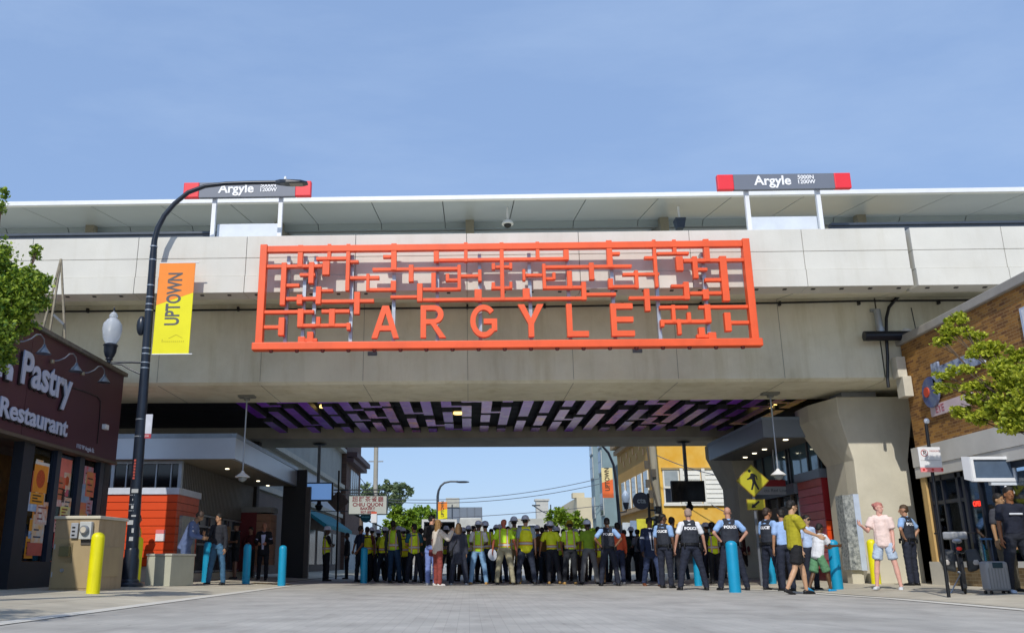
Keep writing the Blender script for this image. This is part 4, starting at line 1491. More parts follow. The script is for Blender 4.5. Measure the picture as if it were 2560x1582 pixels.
# ------------------------------------------------------------------ crossing sign, parking sign, small street signs
def signs():
    Y = 24.0
    c = at(1798, 1148, Y=Y)
    s = thing('crossing_sign', 'yellow diamond walking-person sign over a small arrow plaque on a post', 'sign', (c.x, Y, gz(c.x)))
    my = mat('sign_yellow_green', '#b6b028', .45, 0, .05, 4)
    r_ = .44
    b = MB(); b.prism([(c.x - r_, c.z), (c.x, c.z - r_), (c.x + r_, c.z), (c.x, c.z + r_)], 'Y', Y - .012, Y + .012); b.build('plate', mat('sign_border_ochre', '#8a7420', .5), s, bevel=.01)
    r2 = .40
    b = MB(); b.prism([(c.x - r2, c.z), (c.x, c.z - r2), (c.x + r2, c.z), (c.x, c.z + r2)], 'Y', Y - .017, Y - .013); b.build('face', my, s)
    pa, pb = at(1783, 1192, Y=Y), at(1830, 1218, Y=Y)
    b = MB(); b.box(pa.x, Y - .012, pb.z, pb.x, Y + .012, pa.z); b.build('plaque', MATS['sign_border_ochre'], s, bevel=.008)
    b = MB(); b.box(pa.x + .025, Y - .017, pb.z + .02, pb.x - .025, Y - .013, pa.z - .02); b.build('plaque_face', my, s)
    k = .44 / 265.0     # drawing units of the sign figure

    def P(x, y):
        return (c.x + (x - 615) * k, c.z - (y - 742) * k)
    figs = [[(577 + 22 * math.cos(a), 590 + 22 * math.sin(a)) for a in [i * PI / 8 for i in range(16)]],
            [(590, 632), (618, 622), (655, 640), (688, 668), (695, 728), (678, 728), (670, 685), (655, 672), (660, 740), (668, 775), (712, 880), (688, 888),
             (636, 790), (602, 885), (575, 885), (610, 770), (605, 720), (575, 718), (530, 730), (526, 714), (565, 690), (585, 665)]]
    for i, f in enumerate(figs):
        b = MB(); b.prism([P(x, y) for x, y in f], 'Y', Y - .022 - .001 * i, Y - .018); b.build('walking_figure', M_black, s)
    cx, cz = (pa.x + pb.x) / 2, (pa.z + pb.z) / 2
    arr = [(-.13, -.09), (.0, -.075), (-.035, -.045), (.10, .06), (.07, .10), (-.065, .0), (-.09, .03)]
    b = MB(); b.prism([(cx + x, cz + z) for x, z in arr], 'Y', Y - .022, Y - .018); b.build('arrow', M_black, s)
    b = MB(); b.box(c.x - .03, Y + .013, gz(c.x), c.x + .03, Y + .06, c.z + .3); b.build('post', mat('grey_sign_post', '#6b7078', .5, .3), s)

    # no parking sign on a dark pole, right
    Y = 15.6
    a, d = at(2192, 1068, Y=Y), at(2254, 1127, Y=Y)
    cx = (a.x + d.x) / 2
    s = thing('parking_sign', 'white no parking sign with a pink bottom strip on a black pole, right', 'sign', (cx, Y, gz(cx)))
    b = MB(); b.box(a.x, Y - .01, d.z + .075, d.x, Y + .01, a.z); b.build('plate', mat('white_sign_plate', '#dcdcdc', .45, 0, .03), s, bevel=.005)
    b = MB(); b.box(a.x, Y - .011, d.z, d.x, Y + .01, d.z + .074); b.build('bottom_strip', mat('pink_strip', '#e88888', .5), s)
    b = MB(); b.lathe([(.062, 0), (.062, .003)], (0, 0, 0), 24); o = b.build('ring', mat('red_ring2', '#b05a52', .5), s, loc=Vector((a.x + .10, Y - .01, a.z - .10)) - s.location); o.rotation_euler = FRONT
    b = MB(); b.lathe([(.050, 0), (.050, .003)], (0, 0, 0), 24); o = b.build('ring_field', M_white, s, loc=Vector((a.x + .10, Y - .0135, a.z - .10)) - s.location); o.rotation_euler = FRONT
    text('lettering', 'P', .10, (a.x + .10, Y - .018, a.z - .10), FRONT, M_black, s, ext=.001, bold=.002)
    b = MB(); b.bar((a.x + .06, Y - .021, a.z - .06), (a.x + .14, Y - .021, a.z - .14), .01, .002); b.build('slash', mat('red_slash', '#c03028', .5), s)
    text('lettering', 'PARKING', .042, (a.x + .28, Y - .012, a.z - .07), FRONT, mat('red_ink', '#b06060', .5), s, ext=.001)
    b = MB(); b.box(a.x + .02, Y - .013, a.z - .23, d.x - .02, Y - .0105, a.z - .225); b.build('rule', mat('grey_rule', '#9a9a9a', .5), s)
    for xx in (.05, .2, .36):
        b = MB(); b.lathe([(.02, 0), (.02, .003)], (0, 0, 0), 14); o = b.build('symbol', mat('red_slash', '#c03028', .5), s, loc=Vector((a.x + xx, Y - .0115, d.z + .038)) - s.location); o.rotation_euler = FRONT
    tp = at(2218, 1012, Y=Y)
    b = MB(); b.tube([(tp.x - .07, Y + .035, gz(cx)), (tp.x - .02, Y + .035, tp.z)], .028, 12); b.build('pole', M_black, s, smooth=True)
    b = MB(); b.ell((tp.x, Y + .035, tp.z + .05), (.045, .045, .05), 14, 10); b.build('knob', M_white, s, smooth=True)


signs()


# ------------------------------------------------------------------ brick shop on the right
def brick_shop():
    X, YF = 10.9, 21.92
    mb = brick_mat('golden_brown_brick', '#b4823c', '#744c2a', '#a88a5c', bw=.20, bh=.064, axes='YZ')
    s = thing('brick_shop', 'golden brown brick corner shop with a stone band and dark shop windows', 'building', (X, 12, 0))
    zt = 5.84

    def Pt(sx, sy):
        return at(sx / KD, sy / KD, X=X)
    zb = 3.27
    b = MB(); b.box(X, 3, zb, 24, YF, zt); b.build('wall', mb, s)
    b = MB(); b.box(X - .09, 3, zt, 24, YF + .08, zt + .2); b.build('coping', mat('grey_stone_coping', '#a09c94', .8, 0, .12, 3), s, bevel=.02)
    zl = 2.55
    b = MB(); b.box(X - .10, 3, zl + .26, X + .1, YF + .03, zb - .002); b.build('stone_band', mat('pale_limestone', '#cfccc4', .8, 0, .08, 1.5, .08, 20), s)
    b = MB(); b.box(X - .08, 3, zl, X + .1, YF + .02, zl + .255); b.build('stone_band', MATS['pale_limestone'], s)
    # corner pier: brown brick, yellow-grey stone edge
    yp = at(2338 / KD, 1343 / KD, X=X).y
    b = MB(); b.box(X + .0, yp, .1, 24, YF, zl); b.build('corner_pier', brick_mat('ochre_corner_brick', '#a58a4c', '#8a6a3e', '#b9a878', bw=.215, bh=.075, axes='YZ'), s)
    b = MB(); b.box(X - .05, yp - .02, .1, X + .0, yp + .18, zl); b.build('pier_edge', mat('buff_stone_edge', '#c6a468', .7, 0, .12, 4), s)
    b = MB(); b.box(X - .06, yp - .3, .1, X + .2, YF + .01, .62); b.build('pier_base', mat('pale_limestone', '#cfccc4'), s)
    # brick stall riser + sill
    b = MB(); b.box(X + .02, 3, .1, X + .2, yp - .3, .5); b.build('stall_riser', brick_mat('buff_brick', '#a8906a', '#8e7450', '#b8a888', bw=.215, bh=.075, axes='YZ'), s)
    b = MB(); b.box(X - .08, 3, .5, X + .2, yp - .3, .62); b.build('sill', MATS['pale_limestone'], s)
    # dark interior and frames
    b = MB(); b.box(X + 1.3, 3, .1, X + 1.4, YF - .1, zl); b.build('shop_interior_wall', mat('navy_interior', '#1c2634', .6, 0, .5, 2.5, color2='#2d4a66'), s)
    md = mat('black_blue_frame', '#1b1f2a', .35)
    ys = [yp - .02, at(2372 / KD, 1343 / KD, X=X).y, at(2410 / KD, 1343 / KD, X=X).y, at(2425 / KD, 1343 / KD, X=X).y, at(2465 / KD, 1343 / KD, X=X).y, at(2500 / KD, 1343 / KD, X=X).y, 13.0, 10, 6, 3.1]
    for i, y in enumerate(ys):
        b = MB(); w_ = .10 if i in (0, 2, 3, 5) else .06; b.box(X + .0, y - w_, .62, X + .12, y, zl); b.build('mullion', md, s)
    b = MB(); b.box(X + .0, 3, zl - .12, X + .12, yp, zl); b.build('head', md, s)
    b = MB(); b.box(X + .01, ys[3] , 1.90, X + .11, ys[0], 1.98); b.build('transom', md, s)
    b = MB(); b.box(X + .05, 3, .63, X + .06, ys[0], zl - .12); b.build('shop_window', glass_mat('shop_glass_blue', (.72, .78, .85), .02, .02), s)
    # transom menu boards and posters
    rnd = random.Random(9)

    def board(ya, yb, z0, z1, c, nm='poster', dx=.08, c2=None):
        b = MB(); b.box(X + dx, ya, z0, X + dx + .008, yb, z1); b.build(nm, mat('board_' + c[1:], c, .6, 0, .3, 6, color2=c2), s)
    board(ys[1] + .03, ys[0] - .14, 2.0, 2.42, '#b8bcc2', c2='#c9a85a')
    board(ys[4] + .05, ys[3] - .12, 1.92, 2.42, '#8fb0cc', c2='#b8a860')
    board(ys[2] + .04, ys[1] - .1, 2.0, 2.42, '#b0b4b8', c2='#9a8a5a')
    board(ys[2] + .02, ys[1] - .12, .9, 1.75, '#2f6f9a', c2='#38a0c0')
    board(ys[1] + .02, ys[0] - .5, .66, 1.2, '#b8c0c6', c2='#e0e0e0')
    board(ys[4] + .04, ys[3] - .1, .64, .86, '#c9c4ae', c2='#a8b040')
    board(ys[4] + .04, ys[4] + .2, .88, 1.12, '#cfd4d8')
    board(11.5, 12.6, .75, 1.6, '#c8ccc8', c2='#e8e8e8')
    # neon OPEN
    p = at(2443 / KD, 1259 / KD, X=X + .03)
    n_ = thing('open_sign', 'small red OPEN sign glowing inside the shop window', 'sign', p)
    b = MB(); b.box(X + .03, p.y - .22, p.z - .08, X + .045, p.y + .14, p.z + .09); b.build('backing', mat('dark_red_backing', '#5c1a22', .5), n_)
    text('lettering', 'OPEN', .14, (X + .022, p.y - .04, p.z), WEST, mat('red_neon', '#ff4030', .4, 0, 0, emit=('#ff3020', 2.0)), n_, ext=.002, bold=.004)
    # white framed awning window standing open
    a0 = at(2322, 1100, Y=18.2)
    X -= .12
    wv = thing('open_window', 'white framed window standing open above the shop front at right', 'window', a0)
    Yw = 18.2
    q0, q1 = at(2327, 1150, Y=Yw), at(2424, 1090, Y=Yw)
    b = MB()
    for xa, xb, za, zc in ((q0.x, q1.x, q0.z, q0.z + .07), (q0.x, q1.x, q1.z - .06, q1.z), (q0.x, q0.x + .06, q0.z + .071, q1.z - .061), (q1.x - .06, q1.x, q0.z + .071, q1.z - .061)):
        b.box(xa, Yw, za, xb, Yw + .10, zc)
    b.loft([[(q0.x - .07, Yw + .20, q0.z + .06), (q0.x - .06, Yw + .20, q0.z + .06), (q0.x - .06, Yw + .20, q1.z + .02), (q0.x - .07, Yw + .20, q1.z + .02)],
            [(q0.x - .012, Yw + .01, q0.z), (q0.x - .002, Yw + .01, q0.z), (q0.x - .002, Yw + .01, q1.z), (q0.x - .012, Yw + .01, q1.z)]])
    b.build('frame', M_white, wv, bevel=.006)
    b = MB(); b.box(q0.x + .06, Yw + .04, q0.z + .07, q1.x - .06, Yw + .05, q1.z - .06); b.build('pane', mat('grey_blue_pane', '#56667a', .15, 0, .2, 2), wv)
    b = MB(); b.box(q0.x + .35, Yw + .02, q0.z - .07, q1.x, Yw + .12, q0.z - .002); b.build('sill', mat('pale_grey_panel', '#cfd6de'), wv)
    b = MB(); b.tube([(q1.x, Yw + .08, q1.z - .1), (X + .3, Yw + .08, q1.z - .1)], .02, 6); b.build('bracket', M_black, wv)
    X += .12
    # round shop logo sign and strip sign on the brick
    p = at(2330 / KD, 980 / KD, X=X - .06)
    lg = thing('shop_logo_sign', 'round multicoloured shop logo sign on the brick wall behind the leaves', 'sign', p)
    b = MB(); b.lathe([(.0, 0), (.36, 0), (.36, .05), (0.0, .05)][1:3], (0, 0, 0), 28)
    o = b.build('disc', mat('silver_blue_disc', '#9fb0c8', .4, 0, .4, 4, color2='#3a4a8a'), lg, loc=(0, 0, 0)); o.rotation_euler = (0, -PI / 2, 0)
    b = MB(); b.lathe([(.12, 0), (.12, .02)], (0, 0, 0), 20); o = b.build('disc_emblem', mat('logo_red', '#d05038', .5), lg, loc=(-.055, .12, .02)); o.rotation_euler = (0, -PI / 2, 0)
    b = MB(); b.box(-.05, -.5, .1, .0, -.2, .62); b.box(-.052, -2.3, .2, .0, -.5, .5); b.build('logo_board', mat('logo_blue_board', '#31528c', .5, 0, .5, 6, color2='#c8d4e8'), lg, loc=(0, 0, 0))
    q = at(2362 / KD, 1000 / KD, X=X - .04)
    st = thing('strip_sign', 'narrow white strip sign with faded red lettering under the round logo', 'sign', q)
    yy0, yy1 = at(2325 / KD, 1010 / KD, X=X - .04).y, at(2430 / KD, 985 / KD, X=X - .04).y
    zz = q.z
    b = MB(); b.box(X - .05, yy1, zz - .28, X - .0, yy0, zz - .02); b.build('board', mat('pinkish_white_board', '#dcc8cc', .5), st)
    text('lettering', 'EYE', .24, (X - .054, yy0 - .42, zz - .15), WEST, mat('faded_red_ink', '#b8707c', .5), st, ext=.002, bold=.004)
    # floodlight box and white globe at the corner
    p = at(2166, 845, X=X - .1)
    fl = thing('corner_light', 'white globe light over a pale box at the top corner of the brick shop', 'wall lamp', p)
    b = MB(); b.box(p.x - .2, YF - .3, 4.98, p.x + .02, YF, 5.5); b.build('box', mat('cream_box', '#c9c4b4', .6), fl, bevel=.01)
    b = MB(); b.box(p.x - .13, YF - .35, 4.5, p.x + .08, YF + .02, 5.0); b.build('lower_box', mat('cream_box', '#c9c4b4'), fl, bevel=.01)
    gq = at(2166, 797, Y=YF - .1)
    b = MB(); b.ell((gq.x, YF - .1, gq.z), (.15, .15, .14), 20, 12); b.build('globe', mat('white_globe', '#e6e6e2', .3), fl, smooth=True)
    b = MB(); b.lathe([(.04, 0), (.06, .2)], (gq.x, YF - .1, 5.5), 10); b.build('stem', M_steel, fl)
    # floodlight on a thin stalk at the roof edge
    q = at(2182, 735, Y=YF)
    fs = thing('roof_floodlight', 'small dark floodlight and thin stalk at the roof corner of the brick shop', 'floodlight', (q.x, YF, 6.04))
    b = MB(); b.tube([(q.x, YF, 6.0), (q.x - .05, YF, q.z)], .012, 6); b.build('stalk', M_black, fs)
    b = MB(); b.box(q.x + .0, YF - .1, 6.05, q.x + .2, YF + .05, 6.24); b.build('head', mat('slate_casing', '#3a4048', .5), fs, bevel=.01)
    # vertical service pipe in the gap beside the pier
    # white poster edge at right border
    p0, p1 = at(2436, 740, X=X - .03), at(2470, 800, X=X - .03)
    wp = thing('wall_poster', 'pale blue and white panel high on the brick wall cut by the right edge', 'sign', p0)
    b = MB(); b.box(X - .04, p0.y - 1.2, p0.z - .75, X, p0.y, p0.z + .02); b.build('board', mat('pale_blue_board', '#c2d0e6', .5, 0, .1, 3), wp)
    b = MB(); b.box(X - .045, p0.y - 1.14, p0.z - .70, X - .041, p0.y - .06, p0.z - .03); b.build('face', mat('white_blue_face', '#e4e9f2', .5, 0, .05, 3), wp)


brick_shop()
# ------------------------------------------------------------------ the street beyond the bridge
def windows_on(b_parent, face, X, items, mfr, mgl, depth=.06):
    """items: (a0, a1, z0, z1) along the wall; each window its own part with a pane"""
    for a0, a1, z0, z1 in items:
        f = MB()
        t = .06
        if face == 'X+':
            f.box(X, a0, z0, X + depth, a1, z1)
            o = f.build('window', mfr, b_parent)
            p = MB(); p.box(X + depth + .001, a0 + t, z0 + t, X + depth + .012, a1 - t, (z0 + z1) / 2 - t / 3); p.box(X + depth + .001, a0 + t, (z0 + z1) / 2 + t / 3, X + depth + .012, a1 - t, z1 - t)
        elif face == 'X-':
            f.box(X - depth, a0, z0, X, a1, z1)
            o = f.build('window', mfr, b_parent)
            p = MB(); p.box(X - depth - .012, a0 + t, z0 + t, X - depth - .001, a1 - t, (z0 + z1) / 2 - t / 3); p.box(X - depth - .012, a0 + t, (z0 + z1) / 2 + t / 3, X - depth - .001, a1 - t, z1 - t)
        else:
            f.box(a0, X - depth, z0, a1, X, z1)
            o = f.build('window', mfr, b_parent)
            p = MB(); p.box(a0 + t, X - depth - .012, z0 + t, a1 - t, X - depth - .001, (z0 + z1) / 2 - t / 3); p.box(a0 + t, X - depth - .012, (z0 + z1) / 2 + t / 3, a1 - t, X - depth - .001, z1 - t)
        q = p.build('pane', mgl, o, loc=(0, 0, 0))


M_pane = mat('dusk_pane', '#2c3440', .12, .1, .3, .8)


def left_row():
    X = -9.0
    b0 = thing('stone_building', 'pale grey stone building with tall windows beyond the bridge on the left', 'building', (X, 49, 0))
    mst = mat('pale_street_stone', '#8f938f', .8, 0, .12, .8)
    b = MB(); b.box(-22, 36, 0, X, 63, 13); b.build('wall', mst, b0)
    for z, w_ in ((8.1, .35), (5.6, .28), (3.6, .2), (12.6, .5)):
        b = MB(); b.box(X, 36, z, X + w_, 63, z + .25); b.build('cornice', mat('pale_cornice', '#a9a89e', .8), b0)
    windows_on(b0, 'X+', X, [(y, y + .9, 8.6, 12) for y in [38.5 + 1.55 * k for k in range(16)]], mat('white_trim', '#c9ccca', .6), M_pane)
    b = MB(); b.box(X, 49, 3.8, X + .05, 62.5, 5.5); b.build('panel', mat('blue_white_panel', '#a9b4c2', .6), b0)
    b = MB(); b.box(X, 36, 0, X + .1, 63, 3.5); b.build('shop_front', mat('brown_shop_front', '#4a3d38', .7, 0, .3, 1), b0)
    for y in (50, 53, 56, 59):
        b = MB(); b.box(X + .1, y, .5, X + .13, y + 2.2, 2.4); b.build('shop_window', mat('teal_shop_window', '#244a56', .15, 0, .4, 1.2), b0)
    aw = thing('shop_awning', 'teal fabric awning over the shops left of the bakery sign', 'awning', (X + .5, 50, 2.4))
    b = MB()
    b.prism([(X + .14, 3.45), (X + 1.5, 2.55), (X + 1.5, 2.35), (X + 1.45, 2.35), (X + .14, 3.3)], 'Y', 47.5, 58)
    b.build('canvas', mat('teal_canvas', '#17707c', .8, 0, .15, 2), aw)
    b1 = thing('brick_building', 'brown brick building with a dark cornice behind the bakery sign', 'building', (X, 63, 0))
    mbk = brick_mat('far_brown_brick', '#5e4438', '#4a342c', '#6e5c50', bw=.3, bh=.1, axes='YZ')
    b = MB(); b.box(-22, 63.05, 0, X + .35, 71.5, 11); b.build('wall', mbk, b1)
    zc = at(850, 1105, X=X + .4).z
    for z, w_, h_ in ((zc - .1, .75, .35), (zc - .45, .5, .3), (10.8, .7, .4)):
        b = MB(); b.box(X + .35, 63.05, z, X + .35 + w_, 71.6, z + h_); b.build('cornice', mat('maroon_cornice', '#4a3434', .7), b1)
    windows_on(b1, 'X+', X + .35, [(y, y + .75, 4.2, 7.2) for y in (65.2, 66.4, 67.6, 68.8)], mat('white_trim', '#c9ccca'), M_pane)
    b = MB(); b.box(X + .35, 63.05, 0, X + .45, 71.5, 2.6); b.build('shop_front', mat('grey_white_shop_front', '#8c979c', .6, 0, .3, 1), b1)
    b2 = thing('far_shop_building', 'low white shop front with tent-like awnings farther along the left side', 'building', (X, 72, 0))
    b = MB(); b.box(-22, 71.6, 0, X, 100, 3.0); b.build('wall', mat('white_blue_wall', '#9fb0b8', .7, 0, .2, .6), b2)
    b = MB(); b.prism([(X + .01, 3.1), (X + 1.9, 2.1), (X + 1.9, 1.9), (X + .01, 2.8)], 'Y', 73, 90); b.build('awning', mat('pale_awning', '#b0bcc6', .8), b2)
    # dark green sloping awning near the bright tree
    ga = thing('market_umbrella', 'dark green peaked canopy under the right end of the bakery sign', 'umbrella', (-4.6, 47, 0))
    b = MB()
    b.loft([[(-5.9, 46, 2.95), (-5.7, 46, 2.95), (-5.7, 48, 2.95), (-5.9, 48, 2.95)], [(-3.6, 46, 1.95), (-3.4, 46, 1.9), (-3.4, 48, 1.9), (-3.6, 48, 1.95)]])
    b.build('canvas', mat('dark_green_canvas', '#0f3028', .8), ga)
    b = MB(); b.tube([(-4.6, 47, 0), (-4.6, 47, 2.4)], .03, 8); b.build('pole', M_black, ga)


left_row()


def bakery_sign():
    Y = 45
    a, c = at(833, 1183, Y=Y), at(925, 1229, Y=Y)
    s = thing('bakery_sign', 'hanging white bakery sign with dark red Chinese and English lettering', 'sign', (a.x, Y, c.z))
    b = MB(); b.box(a.x, Y, c.z, c.x, Y + .3, a.z); b.build('box', mat('dark_green_sign_case', '#14262a', .5), s)
    b = MB(); b.box(a.x + .04, Y - .006, c.z + .04, c.x - .04, Y - .001, a.z - .04); b.build('face', mat('grey_white_sign_face', '#b8bcb4', .5, 0, .05, 2), s)
    mr = mat('dark_red_lettering', '#7c1c28', .6, 0, 0)
    cx = (a.x + c.x) / 2
    h = a.z - c.z
    text('lettering', '超群茶餐廳', .30, (cx, Y - .01, a.z - h * .22), FRONT, mr, s, ext=.002, bold=.002, space=1.15)
    text('lettering', 'CHIU QUON', .24, (cx, Y - .01, a.z - h * .49), FRONT, mr, s, ext=.002, bold=.007, sx=1.1)
    text('lettering', 'BAKERY', .20, (cx, Y - .01, a.z - h * .69), FRONT, mr, s, ext=.002, bold=.005, sx=1.05)
    text('lettering', '907-8888', .19, (cx, Y - .01, a.z - h * .88), FRONT, mr, s, ext=.002, bold=.004)
    b = MB()
    b.bar((-9.0, Y + .15, a.z + .28), (c.x - .2, Y + .15, a.z + .28), .06, .06)
    b.bar((a.x, Y + .15, a.z + .12), (c.x + .1, Y + .15, a.z + .10), .05, .05)
    b.bar((-8.0, Y + .15, a.z + .28), (a.x + .3, Y + .15, a.z + .0), .04, .04)
    b.build('bracket', mat('dark_bracket', '#1c262c', .5), s)
    r_ = thing('round_shop_sign', 'round teal shop sign under the bakery sign', 'sign', (-5.3, 46, 2.4))
    q = at(874, 1235, Y=46)
    b = MB(); b.lathe([(.27, 0), (.27, .06)], (0, 0, 0), 24); o = b.build('disc', mat('teal_disc', '#14606e', .5), r_, loc=q - r_.location); o.rotation_euler = FRONT
    b = MB(); b.box(q.x - .2, 45.93, q.z - .03, q.x + .2, 45.935, q.z + .04); b.build('stripe', mat('pale_teal', '#6fb0b8', .5), r_)
    b = MB(); b.tube([(-9, 46.03, q.z + .3), (q.x, 46.03, q.z + .3), (q.x, 46.03, q.z + .2)], .02, 6); b.build('bracket', MATS['dark_bracket'], r_)
    t = thing('street_notice', 'small white and red notice on a post under the bakery sign', 'sign', (-4.75, 44, 0))
    p0, p1 = at(887, 1222, Y=44), at(900, 1248, Y=44)
    b = MB(); b.box(p0.x, 44, p1.z, p1.x, 44.02, p0.z - .1); b.build('plate', M_white, t)
    b = MB(); b.box(p0.x, 44, p0.z - .1, p1.x, 44.02, p0.z); b.build('plate_head', mat('orange_red_plate', '#d0583a', .5), t)
    b = MB(); b.tube([((p0.x + p1.x) / 2, 44.04, 0), ((p0.x + p1.x) / 2, 44.04, p0.z)], .02, 6); b.build('post', M_steel, t)
    # back of a diamond warning sign on a black pole
    Y = 34
    c = at(808, 1198, Y=Y)
    d = thing('diamond_sign', 'brown-grey back of a diamond warning sign on a thin dark pole', 'sign', (c.x, Y, 0))
    b = MB(); b.prism([(c.x - .42, c.z), (c.x, c.z - .42), (c.x + .42, c.z), (c.x, c.z + .42)], 'Y', Y + .03, Y + .045); b.build('plate', mat('brown_grey_back', '#5f544e', .6), d)
    b = MB(); b.tube([(c.x, Y, 0), (c.x, Y, 4.0)], .035, 8); b.build('pole', M_black, d)


bakery_sign()


def right_row():
    X = 9.7
    YB = 47
    y = thing('yellow_building', 'bright golden yellow building with white windows behind the dark hanging screen', 'building', (X, YB, 0))
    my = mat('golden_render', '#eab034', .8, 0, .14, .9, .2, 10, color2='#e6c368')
    mt = mat('shaded_tan_street_render', '#b08a44', .8, 0, .08, .8)  # darker tan carries the shade of the street face in its colour
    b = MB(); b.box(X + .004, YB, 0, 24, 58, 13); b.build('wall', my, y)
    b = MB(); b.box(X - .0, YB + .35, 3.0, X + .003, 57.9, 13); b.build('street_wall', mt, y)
    p0, p1 = at(1582, 1122, Y=YB), at(1738, 1203, Y=YB)
    mw = mat('white_window_frame', '#dcdcd4', .6, 0, .05, 2)
    z0, z1 = p1.z, p0.z
    w0, w1 = p0.x, p1.x
    b = MB(); b.box(w0 - .05, YB - .12, z0 - .1, w1 + .1, YB - .04, z0); b.build('sill', mw, y)
    b = MB(); b.box(w0 - .05, YB - .16, z1, w1 + .1, YB, z1 + .1); b.build('lintel', mat('drab_tan_lintel', '#a08a5a', .7), y)  # lintel drabber than the golden render
    wd = w1 - w0
    for a, c, k in ((0, .26, 'g'), (.30, .60, 's'), (.66, 1.0, 's')):
        b = MB(); b.box(w0 + wd * a, YB - .10, z0, w0 + wd * c, YB - .0, z1); o = b.build('window', mw, y)
        if k == 'g':
            b = MB(); b.box(w0 + wd * a + .07, YB - .112, z0 + .08, w0 + wd * c - .07, YB - .101, z0 + (z1 - z0) * .45); b.build('pane', M_pane, o, loc=(0, 0, 0))
            b = MB(); b.box(w0 + wd * a + .07, YB - .112, z0 + (z1 - z0) * .52, w0 + wd * c - .07, YB - .101, z1 - .07); b.build('pane', mat('pale_sky_pane', '#9aa4a8', .1), o, loc=(0, 0, 0))
        else:
            n = 7
            for i in range(n):
                zz = z0 + .06 + i * (z1 - z0 - .1) / n
                b = MB()
                b.loft([[(w0 + wd * a + .05, YB - .14, zz), (w0 + wd * c - .05, YB - .14, zz), (w0 + wd * c - .05, YB - .105, zz + .02), (w0 + wd * a + .05, YB - .105, zz + .02)],
                        [(w0 + wd * a + .05, YB - .13, zz + .03), (w0 + wd * c - .05, YB - .13, zz + .03), (w0 + wd * c - .05, YB - .101, zz + .2), (w0 + wd * a + .05, YB - .101, zz + .2)]])
                b.build('shutter_slat', mw, o, loc=(0, 0, 0))
    for a in (.27, .615):
        b = MB(); b.box(w0 + wd * a, YB - .2, z0 - .1, w0 + wd * (a + .05), YB, z1 + .05); b.build('pilaster', mw, y)
    # street side: band of white windows, dark cornice line, small relief blocks
    windows_on(y, 'X-', X, [(yy_, yy_ + 1.15, 3.7, 5.4) for yy_ in (48.3, 50.1, 51.9, 53.7, 55.5)], mw, mat('pale_sky_pane', '#9aa4a8'))
    for z, w_, h_ in ((7.6, .45, .3), (7.25, .25, .25), (3.4, .2, .2)):
        b = MB(); b.box(X - w_, YB + .3, z, X - .001, 57.9, z + h_); b.build('cornice', mat('brown_buff_cornice', '#9a8464', .8), y)
    for i in range(9):
        for zz in (6.3, 6.7):
            if (i + (zz > 6.5)) % 2:
                b = MB(); b.box(X - .04, 48 + i * 1.05, zz, X - .001, 48.25 + i * 1.05, zz + .35); b.build('relief_block', mat('peach_relief', '#d0a878', .8), y)
    b = MB(); b.box(X - .5, YB - .02, 0, 24, YB - .001, 2.3)
    b.box(X - .03, YB + .3, 0, X - .001, 57.9, 2.9); b.build('shop_front', mat('dark_slate_shop_front', '#2a3038', .6, 0, .4, .7), y)
    b = MB(); b.prism([(YB - .05, 2.5), (YB - 1.4, 2.05), (YB - 1.4, 1.85), (YB - .05, 2.2)], 'X', X + 1.0, 16); b.build('awning', mat('dark_blue_green_awning', '#1f3a44', .8), y)
    for yy_, c in ((47.6, '#c9c43a'), (49.5, '#7f96b8'), (52, '#b8c4d0')):
        b = MB(); b.box(X - .9, yy_, 1.9, X - .04, yy_ + .08, 2.8); b.build('blade_sign', mat('blade_' + c[1:], c, .6, 0, .3, 3), y)
    g = thing('bay_building', 'tall grey-green building with projecting bays and a teal cornice left of the yellow one', 'building', (X, 58, 0))
    mg = mat('grey_green_render', '#7f959c', .8, 0, .15, .8)
    b = MB(); b.box(X + .2, 58.05, 0, 24, 67, 15); b.build('wall', mg, g)
    for y0 in (59.0, 63.2):
        b = MB(); b.prism([(X + .2, y0), (X - .7, y0 + .7), (X - .7, y0 + 2.5), (X + .2, y0 + 3.2)], 'Z', 2.9, 9.2); o = b.build('bay', mg, g)
        b = MB(); b.prism([(X + .2, y0 - .15), (X - .95, y0 + .6), (X - .95, y0 + 2.6), (X + .2, y0 + 3.35)], 'Z', 9.2, 9.5); b.build('cornice', mat('teal_copper', '#2f6e72', .7), g)
        windows_on(g, 'X-', X - .7, [(y0 + .9, y0 + 2.3, z, z + 1.5) for z in (3.6, 6.4)], mat('grey_white_trim', '#b0b8b8', .6), M_pane)
        windows_on(g, 'X-', X - .7, [(y0 + .9, y0 + 2.3, 8.1, 8.9)], mat('grey_white_trim', '#b0b8b8', .6), mat('pale_sky_pane', '#9aa4a8'))
    f = thing('beige_building', 'pale beige building rising behind the small street trees', 'building', (14, 110, 0))
    b = MB(); b.box(13.0, 108, 0, 26, 130, 8.1); b.build('wall', mat('pale_beige_render', '#c2b79a', .8, 0, .1, .3), f)
    windows_on(f, 'Y', 108, [(13.5, 14.6, 3.2, 5.0), (15.2, 16.2, 3.2, 5.0)], M_white, M_pane)
    windows_on(f, 'X-', 13.0, [(110 + 3 * k, 111.4 + 3 * k, 3.2, 5.0) for k in range(5)], M_white, M_pane)
    b = MB(); b.box(12.6, 108.5, 8.1, 14, 110, 8.7); b.build('parapet', mat('pale_beige_render', '#c2b79a'), f)
    ch = thing('chimney_tower', 'small distant pale tower above the street trees', 'tower', (12, 150, 0))
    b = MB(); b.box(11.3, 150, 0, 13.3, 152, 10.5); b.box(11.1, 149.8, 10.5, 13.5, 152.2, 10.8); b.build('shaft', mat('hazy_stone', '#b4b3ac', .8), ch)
    h = thing('long_grey_hall', 'long flat grey hall at the far end of the street', 'building', (-1, 122, 0))
    b = MB(); b.box(-3.1, 120, 0, 1.8, 134, 7.7)
